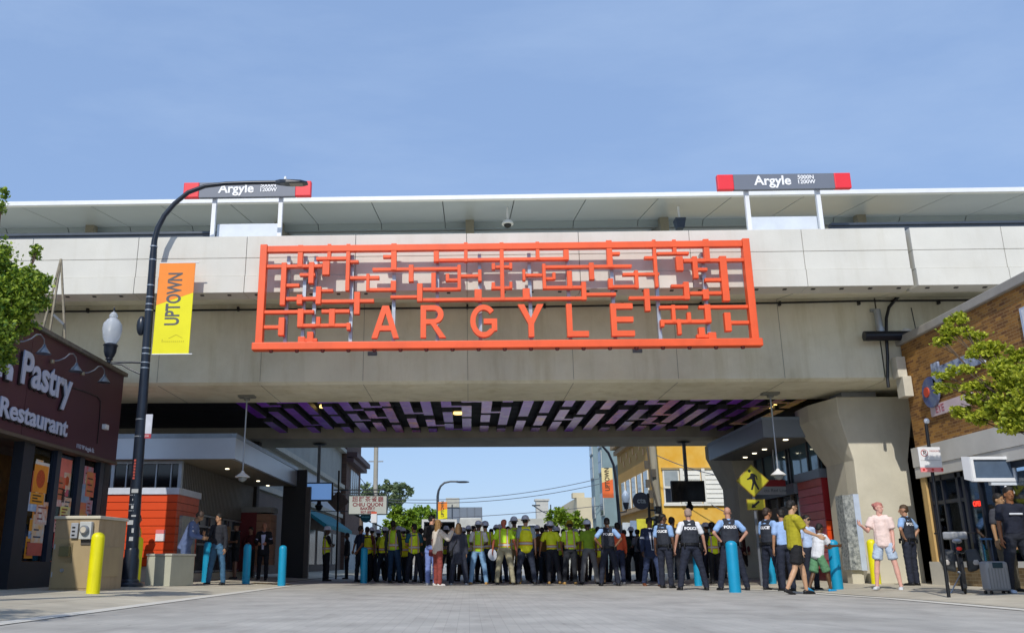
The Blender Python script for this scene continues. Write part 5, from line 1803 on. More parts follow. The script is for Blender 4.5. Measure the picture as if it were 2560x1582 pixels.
    b.build('wall', mat('slate_grey_cladding', '#6c7580', .8, 0, .06, .5), h)
    for k in range(5):
        b = MB(); b.box(-2.2 + k, 119.93, 3.5, -2.16 + k, 119.99, 7.7); b.build('seam', mat('slate_seam', '#596169', .8), h)
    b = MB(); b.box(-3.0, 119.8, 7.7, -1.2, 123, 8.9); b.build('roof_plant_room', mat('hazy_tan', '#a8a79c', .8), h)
    l = thing('low_pale_building', 'low pale building with square windows behind the helmets', 'building', (8, 92, 0))
    b = MB(); b.box(4.4, 92, 0, 12.0, 100, 4.9); b.build('wall', mat('low_pale_render', '#a8a8a0', .8, 0, .1, .4), l)
    windows_on(l, 'Y', 92, [(4.9, 5.7, 3.2, 4.3), (6.0, 6.8, 3.2, 4.3), (8, 8.8, 3.2, 4.3)], M_white, M_pane)
    e = thing('distant_terrace', 'low distant brick terrace closing the street on the horizon', 'building', (0, 240, 0))
    b = MB(); b.box(-90, 240, 0, 90, 250, 6.0)
    for k in range(-9, 9):
        b.box(k * 10, 240.5, 6, k * 10 + 5, 249, 6.5 + (k * 7 % 5) * .5)
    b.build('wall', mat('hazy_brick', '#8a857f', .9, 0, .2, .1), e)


right_row()


def far_street_things():
    # concrete utility pole and its wires
    X, Y = at(899, 1068, Y=60).x, 60
    s = thing('utility_pole', 'pale concrete utility pole rising behind the bakery sign', 'utility pole', (X, Y, 0))
    b = MB(); b.tube([(X, Y, 0), (X, Y, 16)], [.17, .13], 12); b.build('pole', mat('pale_pole_concrete', '#a9a79e', .85, 0, .1, 2), s, smooth=True)
    for z in (7.2, 11.4):
        b = MB(); b.bar((X - .5, Y, z), (X + .5, Y, z), .08, .08); b.build('crossarm', M_steel, s)

    def wire(pts, lb, r_=.022):
        b = MB()
        b.tube(pts, r_, 5)
        tag(b.build('overhead_wire', mat('wire_grey', '#4c5262', .6)), lb, 'cable', 'overhead wires across the street')

    def sag(a, c, d, n=14):
        a, c = Vector(a), Vector(c)
        return [a.lerp(c, i / n) - Vector((0, 0, d * 4 * (i / n) * (1 - i / n))) for i in range(n + 1)]
    zz = at(905, 1190, Y=Y).z
    for (v0, v1, lb) in ((1191, 1153, 'uppermost overhead wire sagging across the gap under the bridge'), (1197, 1166, 'second overhead wire down across the gap under the bridge')):
        a = at(905, v0, Y=60)
        c = at(1432, v1 - 10, Y=62)
        wire(sag(a, c, .55), lb)
    a, c = at(1025, 1238, Y=64), at(1432, 1208, Y=62)
    wire(sag(a, c, .12), 'lowest overhead wire, nearly straight, above the helmets')
    wire(sag(at(852, 1130, Y=66), at(899, 1185, Y=60), .05), 'short steep wire from the brick building to the concrete pole')
    wire(sag(at(1560, 1083, Y=45.5), at(1790, 1145, Y=44), .25), 'thin wire running down to the right in front of the yellow building')
    wire(sag(at(1700, 1205, Y=44), at(1800, 1245, Y=43), .1), 'thin wire low across the yellow wall right of the dark screen')
    # leaning wooden pole at the yellow corner
    s = thing('utility_pole', 'weathered grey wooden pole with boxes at the corner of the yellow building', 'utility pole', (9.2, 45.5, 0))
    a, c = at(1584, 1343, Y=45.5), at(1556, 1068, Y=45.5)
    b = MB(); b.tube([(a.x, 45.5, 0), (c.x, 45.5, c.z + 3)], [.2, .16], 12); b.build('pole', mat('weathered_pole_wood', '#8f8a7a', .85, 0, .25, 4, .2, 20, (1, 1, .2)), s, smooth=True)
    for k, (u, v) in enumerate(((1545, 1110), (1548, 1155), (1555, 1180), (1562, 1130))):
        p = at(u, v, Y=45.3)
        b = MB(); b.box(p.x - .1, 45.2, p.z - .2, p.x + .1, 45.35, p.z + .2); b.build('fitting', mat('dark_fitting', '#4e483e', .7), s)
    b = MB(); b.tube([at(1547, 1068, Y=45.2), at(1556, 1150, Y=45.2), at(1580, 1240, Y=45.2)], .05, 6); b.build('riser_cable', mat('dark_fitting', '#4e483e'), s)
    # round operator sign and walk signals
    s = thing('round_operator_sign', 'round dark blue cta sign on a black post left of the hanging dark screen', 'sign', (6.0, 30, 0))
    c = at(1532, 1196, Y=30)
    b = MB(); b.lathe([(.28, 0), (.28, .05)], (0, 0, 0), 32); o = b.build('disc', mat('navy_disc', '#22304a', .35), s, loc=Vector((c.x, 30.02, c.z)) - s.location, smooth=True); o.rotation_euler = FRONT
    text('lettering', 'cta', .24, (c.x, 29.96, c.z), FRONT, mat('pale_teal_ink', '#a8bcc8', .5, 0, 0), s, ext=.002, bold=.008)
    px = at(1553, 1250, Y=30).x
    b = MB(); b.tube([(px, 30, 0), (px, 30, at(1550, 1178, Y=30).z)], .045, 10); b.box(c.x + .27, 29.98, c.z - .04, px, 30.02, c.z + .04); b.build('post', M_black, s)
    for v in (1218, 1241):
        q = at(1572, v, Y=30)
        b = MB(); b.box(q.x - .1, 29.9, q.z - .12, q.x + .1, 30.1, q.z + .12); b.box(px, 29.98, q.z - .03, q.x - .1, 30.02, q.z + .03); b.build('signal_box', M_black, s)
        b = MB(); b.lathe([(.055, 0), (.055, .01)], (0, 0, 0), 14); o = b.build('signal_lens', mat('grey_green_lens', '#3c4640', .4), s, loc=Vector((q.x, 29.895, q.z)) - s.location); o.rotation_euler = FRONT
    # lamp post with cream and orange banner, right
    s = thing('street_lamp', 'dark curved street lamp carrying a lantern and banner in front of the grey-green building', 'street lamp', (6.9, 42, 0))
    b = MB(); b.tube([(6.98, 42, 0), at(1479, 1230, Y=42), at(1472, 1150, Y=42), at(1466, 1110, Y=42), at(1454, 1082, Y=42), at(1435, 1060, Y=42), at(1400, 1045, Y=42)], [.1, .08, .07, .06, .06, .05, .05], 10); b.build('pole', M_blackg, s, smooth=True)
    q = at(1496, 1206, Y=42)
    b = MB(); b.lathe([(.08, -.3), (.13, -.1), (.15, .0), (.13, .01)], (q.x, 42, q.z + .1), 12); b.tube([(6.98, 42, q.z - .35), (q.x, 42, q.z - .3), (q.x, 42, q.z - .2)], .03, 6); b.build('bracket', M_blackg, s)
    b = MB(); b.lathe([(.12, .11), (.19, .3), (.18, .45), (.08, .6), (.02, .68)], (q.x, 42, q.z), 14); b.build('globe', mat('milky_globe', '#b8c4d4', .3), s, smooth=True)
    p0, p1 = at(1436, 1118, Y=42), at(1466, 1189, Y=42)
    s = thing('street_banner', 'cream and orange UPTOWN banner in front of the grey-green building', 'banner', (p0.x, 42, p1.z), group=None)
    zm0, zm1 = p1.z + (p0.z - p1.z) * .5, p1.z + (p0.z - p1.z) * .62
    b = MB(); b.prism([(p0.x, zm0), (p1.x, zm1), (p1.x, p0.z), (p0.x, p0.z)], 'Y', 41.9, 41.92); b.build('upper_field', mat('banner_cream', '#e8d8a0', .7, 0, .04), s)
    b = MB(); b.prism([(p0.x, p1.z), (p1.x, p1.z), (p1.x, zm1 - .002), (p0.x, zm0 - .002)], 'Y', 41.9, 41.92); b.build('lower_field', mat('banner_red_orange', '#f07038', .7, 0, .1), s)
    text('lettering', 'UPTOWN', .30, ((p0.x + p1.x) / 2, 41.89, p1.z + (p0.z - p1.z) * .62), (PI / 2, -PI / 2, 0), mat('dark_banner_ink', '#4a4434', .7), s, ext=.001, bold=.006, sx=.8)
    # mid-street far lamp with a banner
    Y = 62
    s = thing('street_lamp', 'distant curved street lamp seen against the sky in the middle of the gap', 'street lamp', (at(1046, 1343, Y=Y).x, Y, 0))
    x = s.location.x
    b = MB(); b.tube([(x, Y, 0), (x, Y, at(1046, 1185, Y=Y).z)] + [at(u, v, Y=Y) for u, v in ((1048, 1172), (1053, 1161), (1062, 1153), (1076, 1150), (1095, 1150))], [.12, .09, .08, .07, .07, .06, .06], 8); b.build('pole', mat('slate_far_pole', '#39434e', .5), s, smooth=True)
    q = at(1105, 1151, Y=Y)
    b = MB(); b.ell((q.x, Y, q.z), (.5, .2, .08), 10, 6); b.build('lamp_head', mat('slate_far_pole', '#39434e'), s, smooth=True)
    p0, p1 = at(1047, 1199, Y=Y), at(1069, 1241, Y=Y)
    s = thing('street_banner', 'small orange and yellow banner on the distant curved lamp', 'banner', (p0.x, Y, p1.z))
    zm0, zm1 = p1.z + (p0.z - p1.z) * .48, p1.z + (p0.z - p1.z) * .6
    b = MB(); b.prism([(p0.x, zm0), (p1.x, zm1), (p1.x, p0.z), (p0.x, p0.z)], 'Y', Y - .2, Y - .18); b.build('upper_field', MATS['banner_orange'], s)
    b = MB(); b.prism([(p0.x, p1.z), (p1.x, p1.z), (p1.x, zm1 - .002), (p0.x, zm0 - .002)], 'Y', Y - .2, Y - .18); b.build('lower_field', MATS['banner_yellow'], s)
    text('lettering', 'UPTOWN', .3, ((p0.x + p1.x) / 2, Y - .21, p1.z + (p0.z - p1.z) * .6), (PI / 2, -PI / 2, 0), mat('dark_banner_ink', '#4a4434'), s, ext=.001, bold=.006, sx=.8)
    for (u, vt, vb_, Y, dxx, lb) in ((1081, 1205, 1343, 75, 0, 'thin far post beside the long grey hall'), (1319, 1205, 1343, 78, -1, 'far street lamp with its arm pointing left above the helmets')):
        x = at(u, 1300, Y=Y).x
        zt = at(u, vt, Y=Y).z
        s = thing('street_lamp' if dxx else 'signal_post', lb, 'street lamp' if dxx else 'post', (x, Y, 0))
        b = MB(); b.tube([(x, Y, 0), (x, Y, zt)], [.08, .05], 8)
        b.build('pole', mat('slate_far_pole', '#39434e'), s)
        if dxx:
            q = at(1274, 1207, Y=Y)
            b = MB(); b.tube([(x, Y, zt - .9), (x - .8, Y, zt - .55), (q.x, Y, q.z)], .05, 6); b.box(q.x - .1, Y - .1, q.z - .05, q.x + .6, Y + .1, q.z + .05); b.build('arm', mat('slate_far_pole', '#39434e'), s)
    # box truck and van standing behind the crowd
    Y = 44
    s = thing('box_truck', 'white box truck with its dark rear opening standing behind the crowd', 'truck', (-1.2, Y, 0))
    a, c = at(1008, 1240, Y=Y), at(1092, 1300, Y=Y)
    mw = mat('truck_white', '#cfd2d2', .4, 0, .06, 1)
    b = MB()
    b.box(a.x, Y, .55, a.x + .1, Y + 4, a.z - .12); b.box(c.x - .1, Y, .55, c.x, Y + 4, a.z - .12); b.box(a.x, Y, a.z - .118, c.x, Y + 4, a.z); b.box(a.x + .1, Y + 3.9, .55, c.x - .1, Y + 4, a.z - .12); b.box(a.x, Y, .45, c.x, Y + 4, .548)
    b.build('cargo_box', mw, s)
    b = MB(); b.box(a.x + .12, Y + 1.2, .56, c.x - .12, Y + 1.3, a.z - .14); b.build('interior', mat('truck_dark_inside', '#24221e', .8), s)
    for xx in (a.x + .15, c.x - .35):
        b = MB(); b.tube([(xx, Y + .9, .42), (xx + .22, Y + .9, .42)], .42, 18); b.build('wheel', M_black, s)
    s = thing('delivery_van', 'pale delivery van roof and side seen behind the helmets right of the box truck', 'van', (.3, 46, 0))
    a, c = at(1094, 1236, Y=46), at(1150, 1300, Y=46)
    b = MB(); b.loft([[(a.x, 46, .4), (c.x + .5, 46, .4), (c.x + .5, 50, .4), (a.x, 50, .4)], [(a.x, 46, 1.9), (c.x + .2, 46, 1.9), (c.x + .2, 50, 1.9), (a.x, 50, 1.9)], [(a.x + .1, 46.1, a.z), (a.x + 1.2, 46.1, a.z), (a.x + 1.2, 50, a.z), (a.x + .1, 50, a.z)]])
    b.build('body', mat('van_grey_white', '#b4b6b2', .4, 0, .15, 2), s, bevel=.06)
    for xx in (a.x + .1, c.x + .2):
        b = MB(); b.tube([(xx, 46.9, .36), (xx + .2, 46.9, .36)], .36, 16); b.build('wheel', M_black, s)
    b = MB(); b.box(a.x + .3, 45.98, 1.35, c.x - .1, 46.02, 1.8); b.build('rear_window', M_pane, s)


far_street_things()


# ------------------------------------------------------------------ trees
def leaf_mat(name, c, c2, trans=.25):
    m = bpy.data.materials.new(name)
    m.use_nodes = True
    n = m.node_tree
    p = n.nodes['Principled BSDF']
    p.inputs['Roughness'].default_value = .55
    oi = n.nodes.new('ShaderNodeNewGeometry')
    r = n.nodes.new('ShaderNodeValToRGB')
    r.color_ramp.elements[0].color = lin(c)
    r.color_ramp.elements[1].color = lin(c2)
    n.links.new(oi.outputs['Random Per Island'], r.inputs[0])
    n.links.new(r.outputs[0], p.inputs['Base Color'])
    tl = n.nodes.new('ShaderNodeBsdfTranslucent')
    n.links.new(r.outputs[0], tl.inputs[0])
    ms = n.nodes.new('ShaderNodeMixShader')
    ms.inputs[0].default_value = trans
    n.links.new(p.outputs[0], ms.inputs[1])
    n.links.new(tl.outputs[0], ms.inputs[2])
    n.links.new(ms.outputs[0], n.nodes['Material Output'].inputs[0])
    return m


M_bark = mat('bark', '#5a4a3a', .9, 0, .3, 6, .5, 25, (1, 1, .3))


def tree(label, trunk, clusters, lm, leaf=.09, dens=1500, seed=1, tr=.11, cat='tree', limbs=True, group=None):
    """trunk base (x, y, z); clusters: (centre, radii); limbs run from the trunk into every cluster, leaves fill the clusters"""
    rnd = random.Random(seed)
    t = thing('street_tree', label, cat, trunk, group=group)
    base = Vector(trunk)
    cs = [(Vector(c), Vector(r)) for c, r in clusters]
    mid = sum((c for c, r in cs), Vector()) / len(cs)
    zlow = min(c.z - r.z for c, r in cs)
    fork = Vector((base.x, base.y, max(base.z + 1.2, base.z + (zlow - base.z) * .85)))
    b = MB()
    top = fork.lerp(mid, .55)
    b.tube([base, base.lerp(fork, .5) + Vector((.03, .02, 0)), fork, top], [tr * 1.25, tr, tr * .85, tr * .5], 10)
    b.build('trunk', M_bark, t, smooth=True)
    b = MB()
    for c, r in cs:
        s0 = fork.lerp(top, rnd.uniform(.1, 1))
        m = s0.lerp(c, .5) + Vector((rnd.uniform(-.1, .1), rnd.uniform(-.1, .1), rnd.uniform(-.15, .05)))
        b.tube([s0, m, c], [tr * .28, tr * .14, tr * .05], 6)
        for _ in range(4):
            e = c + Vector((rnd.uniform(-1, 1) * r.x, rnd.uniform(-1, 1) * r.y, rnd.uniform(-1, 1) * r.z)) * .8
            b.tube([m.lerp(c, rnd.uniform(.3, 1)), e], [tr * .08, .006], 4)
    b.build('branches', M_bark, t)
    vs, fs = [], []
    for c, r in cs:
        vol = (r.x * r.y * r.z) ** (2 / 3)
        n = int(dens * vol / (leaf * leaf) * .052) + 40
        # sub-clumps give light and dark masses and an uneven outline
        subs = []
        for _ in range(max(10, int(n / 38))):
            d = Vector((rnd.gauss(0, 1), rnd.gauss(0, 1), rnd.gauss(0, 1))).normalized() * rnd.random() ** .45
            subs.append((c + Vector((d.x * r.x, d.y * r.y, d.z * r.z)), rnd.uniform(.16, .40) * min(max(r.x, r.z), 1.6)))
        for _ in range(n):
            sc, sr = rnd.choice(subs)
            d = Vector((rnd.gauss(0, 1), rnd.gauss(0, 1), rnd.gauss(0, .62)))
            p = sc + d * sr * .62
            nrm = Vector((rnd.gauss(0, .7), rnd.gauss(0, .7), rnd.uniform(.1, 1.2))).normalized()
            a = nrm.cross(Vector((rnd.random() - .5, rnd.random() - .5, rnd.random() - .5))).normalized()
            q = nrm.cross(a)
            L = leaf * rnd.uniform(.6, 1.25)
            i = len(vs)
            vs += [p - a * L * .5, p + q * L * .33 - nrm * L * .08, p + a * L * .5, p - q * L * .33 - nrm * L * .08]
            fs.append((i, i + 1, i + 2, i + 3))
    me = bpy.data.meshes.new('crown')
    me.from_pydata([tuple(v) for v in vs], [], fs)
    me.materials.append(lm)
    o = bpy.data.objects.new('crown', me)
    COL.objects.link(o)
    o.parent = t
    o.location = -t.location
    return t


def trees():
    L1 = leaf_mat('leaf_bright', '#7f921e', '#d2d648', .42)
    L2 = leaf_mat('leaf_dark', '#3a6420', '#aabe40', .36)
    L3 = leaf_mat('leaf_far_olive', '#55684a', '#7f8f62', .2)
    L4 = leaf_mat('leaf_far_bright', '#4c7018', '#94b02c', .3)

    def C(u, v, Y, ru, rv, rd=None):
        c = at(u, v, Y=Y)
        k = Y * KD / 2284
        return (c, (ru * k, (rd or min(ru, rv) * 1.0) * k, rv * k * .98))
    tree('young street tree with bright yellow-green layered sprays in front of the brick shop', (8.55, 12.9, gz(8.6)),
         [C(2285, 765, 14.3, 22, 22), C(2322, 800, 14.2, 34, 18), C(2252, 815, 14.4, 24, 12), C(2345, 840, 14.0, 30, 20), C(2385, 875, 13.8, 30, 26), C(2432, 850, 13.4, 26, 26),
          C(2425, 920, 13.5, 36, 34), C(2300, 880, 14.0, 34, 10), C(2265, 925, 14.3, 38, 10), C(2335, 925, 14.0, 44, 16), C(2400, 960, 13.6, 42, 20),
          C(2300, 985, 14.2, 26, 14), C(2340, 1000, 14.0, 34, 14), C(2420, 1000, 13.2, 26, 32), C(2445, 960, 13.0, 30, 40), C(2490, 900, 12.8, 50, 60), C(2370, 835, 14.0, 30, 22), C(2400, 890, 13.6, 34, 30), C(2360, 955, 13.9, 34, 18), C(2320, 955, 14.1, 26, 14), C(2440, 900, 13.3, 30, 40),
          C(2405, 1020, 13.6, 24, 18), C(2370, 985, 13.8, 34, 20), C(2275, 790, 14.3, 26, 24), C(2260, 895, 14.3, 26, 10), C(2430, 1000, 13.2, 30, 30)],
         L1, leaf=.07, dens=2900, seed=4, tr=.09)
    tree('leafy dark green tree with yellow tips over the maroon restaurant', (-6.95, 12.2, gz(-7)),
         [C(60, 655, 12.6, 34, 34), C(70, 715, 12.6, 44, 40), C(35, 770, 12.6, 50, 40), C(15, 700, 12.4, 40, 60), C(10, 850, 12.5, 26, 44), C(85, 600, 12.8, 8, 26),
          C(40, 690, 12.5, 60, 56), C(30, 740, 12.4, 60, 50), C(-30, 640, 12.4, 50, 90), C(-20, 800, 12.2, 50, 60), C(6, 480, 12.5, 8, 46), C(10, 610, 12.6, 12, 36), C(100, 680, 12.7, 22, 34)],
         L2, leaf=.07, dens=3000, seed=6, tr=.10)
    # the tree whose shadow crosses the near pavement; it stands left of the view
    tree('street tree left of the view whose shadow crosses the near pavement', (-7.6, 4.2, gz(-8)),
         [(Vector((-7.6, 4.2, 4.6)), (1.2, 1.0, .9)), (Vector((-7.0, 4.6, 5.2)), (.9, .9, .8)), (Vector((-8.4, 3.9, 5.1)), (.9, .8, .8))], L2, leaf=.12, dens=900, seed=8)
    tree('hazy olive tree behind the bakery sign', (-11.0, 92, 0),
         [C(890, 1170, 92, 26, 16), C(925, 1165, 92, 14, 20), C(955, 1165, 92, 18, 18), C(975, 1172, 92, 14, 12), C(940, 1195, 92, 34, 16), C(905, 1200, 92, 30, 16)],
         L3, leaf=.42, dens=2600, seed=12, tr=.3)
    tree('bright green street tree left of the box truck', at(958, 1343, Y=56).to_tuple()[:2] + (0,),
         [C(945, 1225, 56, 20, 18), C(962, 1250, 56, 34, 24), C(985, 1235, 56, 20, 18), C(930, 1262, 56, 24, 18), C(1000, 1268, 56, 20, 18), C(965, 1285, 56, 40, 18)],
         L4, leaf=.20, dens=2600, seed=13, tr=.14)
    tree('rounded green tree farther back above the box truck', at(1012, 1343, Y=98).to_tuple()[:2] + (0,),
         [C(1005, 1222, 98, 30, 14), C(1035, 1226, 98, 22, 12), C(1020, 1240, 98, 40, 14), C(985, 1240, 98, 20, 14)], L4, leaf=.4, dens=2600, seed=14, tr=.25)
    tree('small green tree left of the pair behind the far lamp', at(1335, 1343, Y=62).to_tuple()[:2] + (0,),
         [C(1330, 1225, 62, 24, 14), C(1345, 1240, 62, 26, 16), C(1318, 1245, 62, 16, 12)], L4, leaf=.22, dens=2600, seed=15, tr=.12)
    tree('small green tree beside the pale beige building', at(1378, 1343, Y=66).to_tuple()[:2] + (0,),
         [C(1375, 1238, 66, 20, 16), C(1392, 1250, 66, 16, 14), C(1365, 1255, 66, 18, 12)], L4, leaf=.22, dens=2600, seed=16, tr=.12)
    tree('low bushy tree beside the foot of the grey-green building', at(1425, 1343, Y=58).to_tuple()[:2] + (0,),
         [C(1420, 1268, 58, 14, 10), C(1432, 1275, 58, 16, 10)], L4, leaf=.2, dens=2600, seed=17, tr=.1)


trees()


# ------------------------------------------------------------------ bicycle and suitcase
def bicycle():
    x, y = at(2296, 1343, Y=16.4).x, 16.4
    s = thing('bicycle', 'parked bicycle seen from behind with grey panniers and a red rear light', 'bicycle', (x, y, gz(x)), rz=R(-26), world=False)
    mt = mat('black_rubber', '#15161a', .7)
    for nm, yy_ in (('rear', 0), ('front', 1.04)):
        b = MB()
        n = 28
        rr = .335
        rings = []
        for k in range(n + 1):
            a = 2 * PI * k / n
            rings.append(Vector((0, yy_ + rr * math.cos(a), .355 + rr * math.sin(a))))
        b.tube(rings, .022, 8, cap=False)
        w_ = b.build('wheel', mt, s, loc=(0, 0, 0), smooth=True)
        b = MB(); b.tube([(-.045, yy_, .355), (.045, yy_, .355)], .02, 8); b.build('hub', M_steel, w_, loc=(0, 0, 0))
        for k in range(10):
            a = PI * k / 10
            b = MB(); b.tube([(0, yy_ - .32 * math.cos(a), .355 - .32 * math.sin(a)), (0, yy_ + .32 * math.cos(a), .355 + .32 * math.sin(a))], .003, 4); b.build('spoke', M_steel, w_, loc=(0, 0, 0))
    b = MB()
    for p, q in (((0, .42, .35), (0, .30, .86)), ((0, .42, .35), (0, .92, .80)), ((0, .30, .84), (0, .9, .88)), ((0, 0, .355), (0, .42, .35)), ((0, 0, .355), (0, .30, .8)), ((0, .9, .98), (0, 1.04, .355))):
        b.tube([p, q], .018, 8)
    b.build('frame', mat('dark_bike_frame', '#20242c', .35, .3), s, loc=(0, 0, 0))
    b = MB(); b.tube([(-.33, .82, 1.05), (-.2, .9, 1.06), (0, .92, 1.04), (.2, .9, 1.06), (.33, .82, 1.05)], .016, 8); b.build('handlebar', M_black, s, loc=(0, 0, 0))
    b = MB(); b.ell((0, .26, .90), (.08, .14, .045), 14, 8); b.build('saddle', mat('silver_grey_saddle', '#a9aeb6', .4), s, loc=(0, 0, 0), smooth=True)
    b = MB(); b.box(-.20, .86, .94, .20, 1.05, 1.08); b.build('front_bag', mat('pale_front_bag', '#9a9c9e', .7, 0, .2, 12), s, loc=(0, 0, 0), bevel=.03)
    b = MB(); b.box(-.07, -.25, .68, .07, .3, .70); b.build('rack', M_black, s, loc=(0, 0, 0))
    for sx in (-1, 1):
        b = MB()
        b.loft([[(sx * .09, -.22, .36), (sx * .24, -.2, .40), (sx * .26, .1, .40), (sx * .09, .12, .36)],
                [(sx * .09, -.26, .55), (sx * .33, -.24, .56), (sx * .33, .14, .56), (sx * .09, .16, .55)],
                [(sx * .08, -.22, .74), (sx * .26, -.18, .76), (sx * .26, .12, .76), (sx * .08, .14, .74)]])
        b.build('pannier', mat('dark_grey_pannier', '#34373a', .7, 0, .2, 10), s, loc=(0, 0, 0), bevel=.04)
        b = MB(); b.ell((sx * .22, -.245, .53), (.05, .012, .05), 12, 6); b.build('reflector', mat('pale_reflector', '#a8a29c', .4), s, loc=(0, 0, 0))
    b = MB(); b.ell((0, -.27, .76), (.045, .025, .035), 12, 8); b.build('tail_light', mat('red_tail_light', '#e02c18', .3), s, loc=(0, 0, 0), smooth=True)
    b = MB(); b.loft([[(-.03, -.3, .1), (.03, -.3, .1), (.03, -.28, .1), (-.03, -.28, .1)], [(-.03, -.30, .6), (.03, -.30, .6), (.03, -.28, .6), (-.03, -.28, .6)]]); b.build('mudguard', M_black, s, loc=(0, 0, 0))
    b = MB(); b.tube([(-.02, .4, .33), (-.22, .34, .0)], .012, 6); b.build('kickstand', M_steel, s, loc=(0, 0, 0))


bicycle()


def suitcase():
    x, y = at(2372, 1343, Y=15.9).x, 15.9
    s = thing('suitcase', 'pale grey hard-shell suitcase on wheels with a raised handle at the right', 'suitcase', (x, y, gz(x)), rz=R(6), world=False)
    s.scale = (.92, .92, .92)
    b = MB(); b.box(-.21, -.12, .06, .21, .12, .58); b.build('shell', mat('grey_shell', '#8d9094', .35, 0, .05, 3), s, loc=(0, 0, 0), bevel=.045)
    b = MB()
    for k in range(7):
        b.box(-.19 + k * .06, -.124, .10, -.175 + k * .06, -.118, .46)
    b.build('ribs', mat('grey_rib', '#7d8084', .35), s, loc=(0, 0, 0))
    b = MB(); b.box(-.1, -.128, .46, .1, -.11, .56); b.build('lock_plate', mat('dark_teal_plate', '#1d3c48', .4), s, loc=(0, 0, 0), bevel=.01)
    b = MB(); b.tube([(-.09, .08, .57), (-.09, .08, .98), (.09, .08, .98), (.09, .08, .57)], .010, 8); b.build('handle', mat('dark_handle', '#2a3a52', .4), s, loc=(0, 0, 0))
    b = MB(); b.box(-.11, .06, .965, .11, .1, 1.0); b.build('grip', mat('blue_grip', '#2a5a86', .4), s, loc=(0, 0, 0), bevel=.008)
    for sx in (-.17, .17):
        for sy in (-.08, .08):
            b = MB(); b.tube([(sx - .015, sy, .03), (sx + .015, sy, .03)], .03, 12); b.build('wheel', M_black, s, loc=(0, 0, 0))


suitcase()
# ------------------------------------------------------------------ people
def hull(bm, a, b, ra, rb, seg=12, rings=8, mi=0, full=False):
    """tapered capsule; radii may be (x, y) pairs across the axis"""
    a, b = Vector(a), Vector(b)
    d = b - a
    L = d.length
    ax = d.normalized() if L > 1e-5 else Vector((0, 0, 1))
    ref = Vector((0, 1, 0)) if abs(ax.y) < .9 else Vector((0, 0, 1))
    x = ref.cross(ax).normalized()
    y = ax.cross(x)
    ra = ra if isinstance(ra, tuple) else (ra, ra)
    rb = rb if isinstance(rb, tuple) else (rb, rb)
    rr = []
    for i in range(1, rings * 2):
        th = PI * i / (rings * 2)
        low = i <= rings
        for rep in ((0,) if i != rings else (0, 1)):
            if i == rings:
                c0, r0 = (a, ra) if rep == 0 else (b, rb)
            else:
                c0, r0 = (a, ra) if low else (b, rb)
            rz = (r0[0] + r0[1]) / 2
            rz *= .42 if rz > .078 and mi == 0 and not full else 1
            rr.append([c0 - ax * math.cos(th) * rz * .9 + x * (math.sin(th) * math.cos(2 * PI * k / seg) * r0[0]) + y * (math.sin(th) * math.sin(2 * PI * k / seg) * r0[1]) for k in range(seg)])
    vs = [[bm.verts.new(p) for p in r] for r in rr]
    for p, q in zip(vs, vs[1:]):
        for i in range(seg):
            f = bm.faces.new((p[i], p[(i + 1) % seg], q[(i + 1) % seg], q[i]))
            f.material_index = mi
    bm.faces.new(vs[0][::-1]).material_index = mi
    bm.faces.new(vs[-1]).material_index = mi


def skin_over(shapes, voxel, smooth=4, wob=0.0, seed=0):
    """one continuous closed surface over the given capsules"""
    bm = bmesh.new()
    for s in shapes:
        hull(bm, *s[:4], full=len(s) > 4)
    me = bpy.data.meshes.new('s')
    bm.to_mesh(me)
    bm.free()
    o = bpy.data.objects.new('s', me)
    COL.objects.link(o)
    r = o.modifiers.new('r', 'REMESH')
    r.mode = 'VOXEL'
    r.voxel_size = voxel
    r.use_smooth_shade = True
    sm = o.modifiers.new('m', 'SMOOTH')
    sm.iterations = smooth
    sm.factor = .5
    me = to_mesh(o)
    if wob:
        nn = [v.normal.copy() for v in me.vertices]
        off = Vector((seed * 3.1, seed * 1.7, seed))
        for v, n in zip(me.vertices, nn):
            p = v.co
            q = Vector((p.x * 7, p.y * 7, p.z * 13)) + off
            f = noise.noise(q) + .6 * noise.noise(q * 2.3)
            v.co = p + n * (f * wob)
    me.shade_smooth()
    return me


def skinmat(h):
    m = mat('skin_' + h.lstrip('#'), h, .5, 0, .06, 14)
    b = m.node_tree.nodes['Principled BSDF']
    b.inputs['Subsurface Weight'].default_value = .08
    b.inputs['Subsurface Radius'].default_value = (.02, .008, .004)
    return m


def cloth(h, rough=.85, var=.14):
    return mat('cloth_' + h.lstrip('#'), h, rough, 0, var, 7, .25, 160)


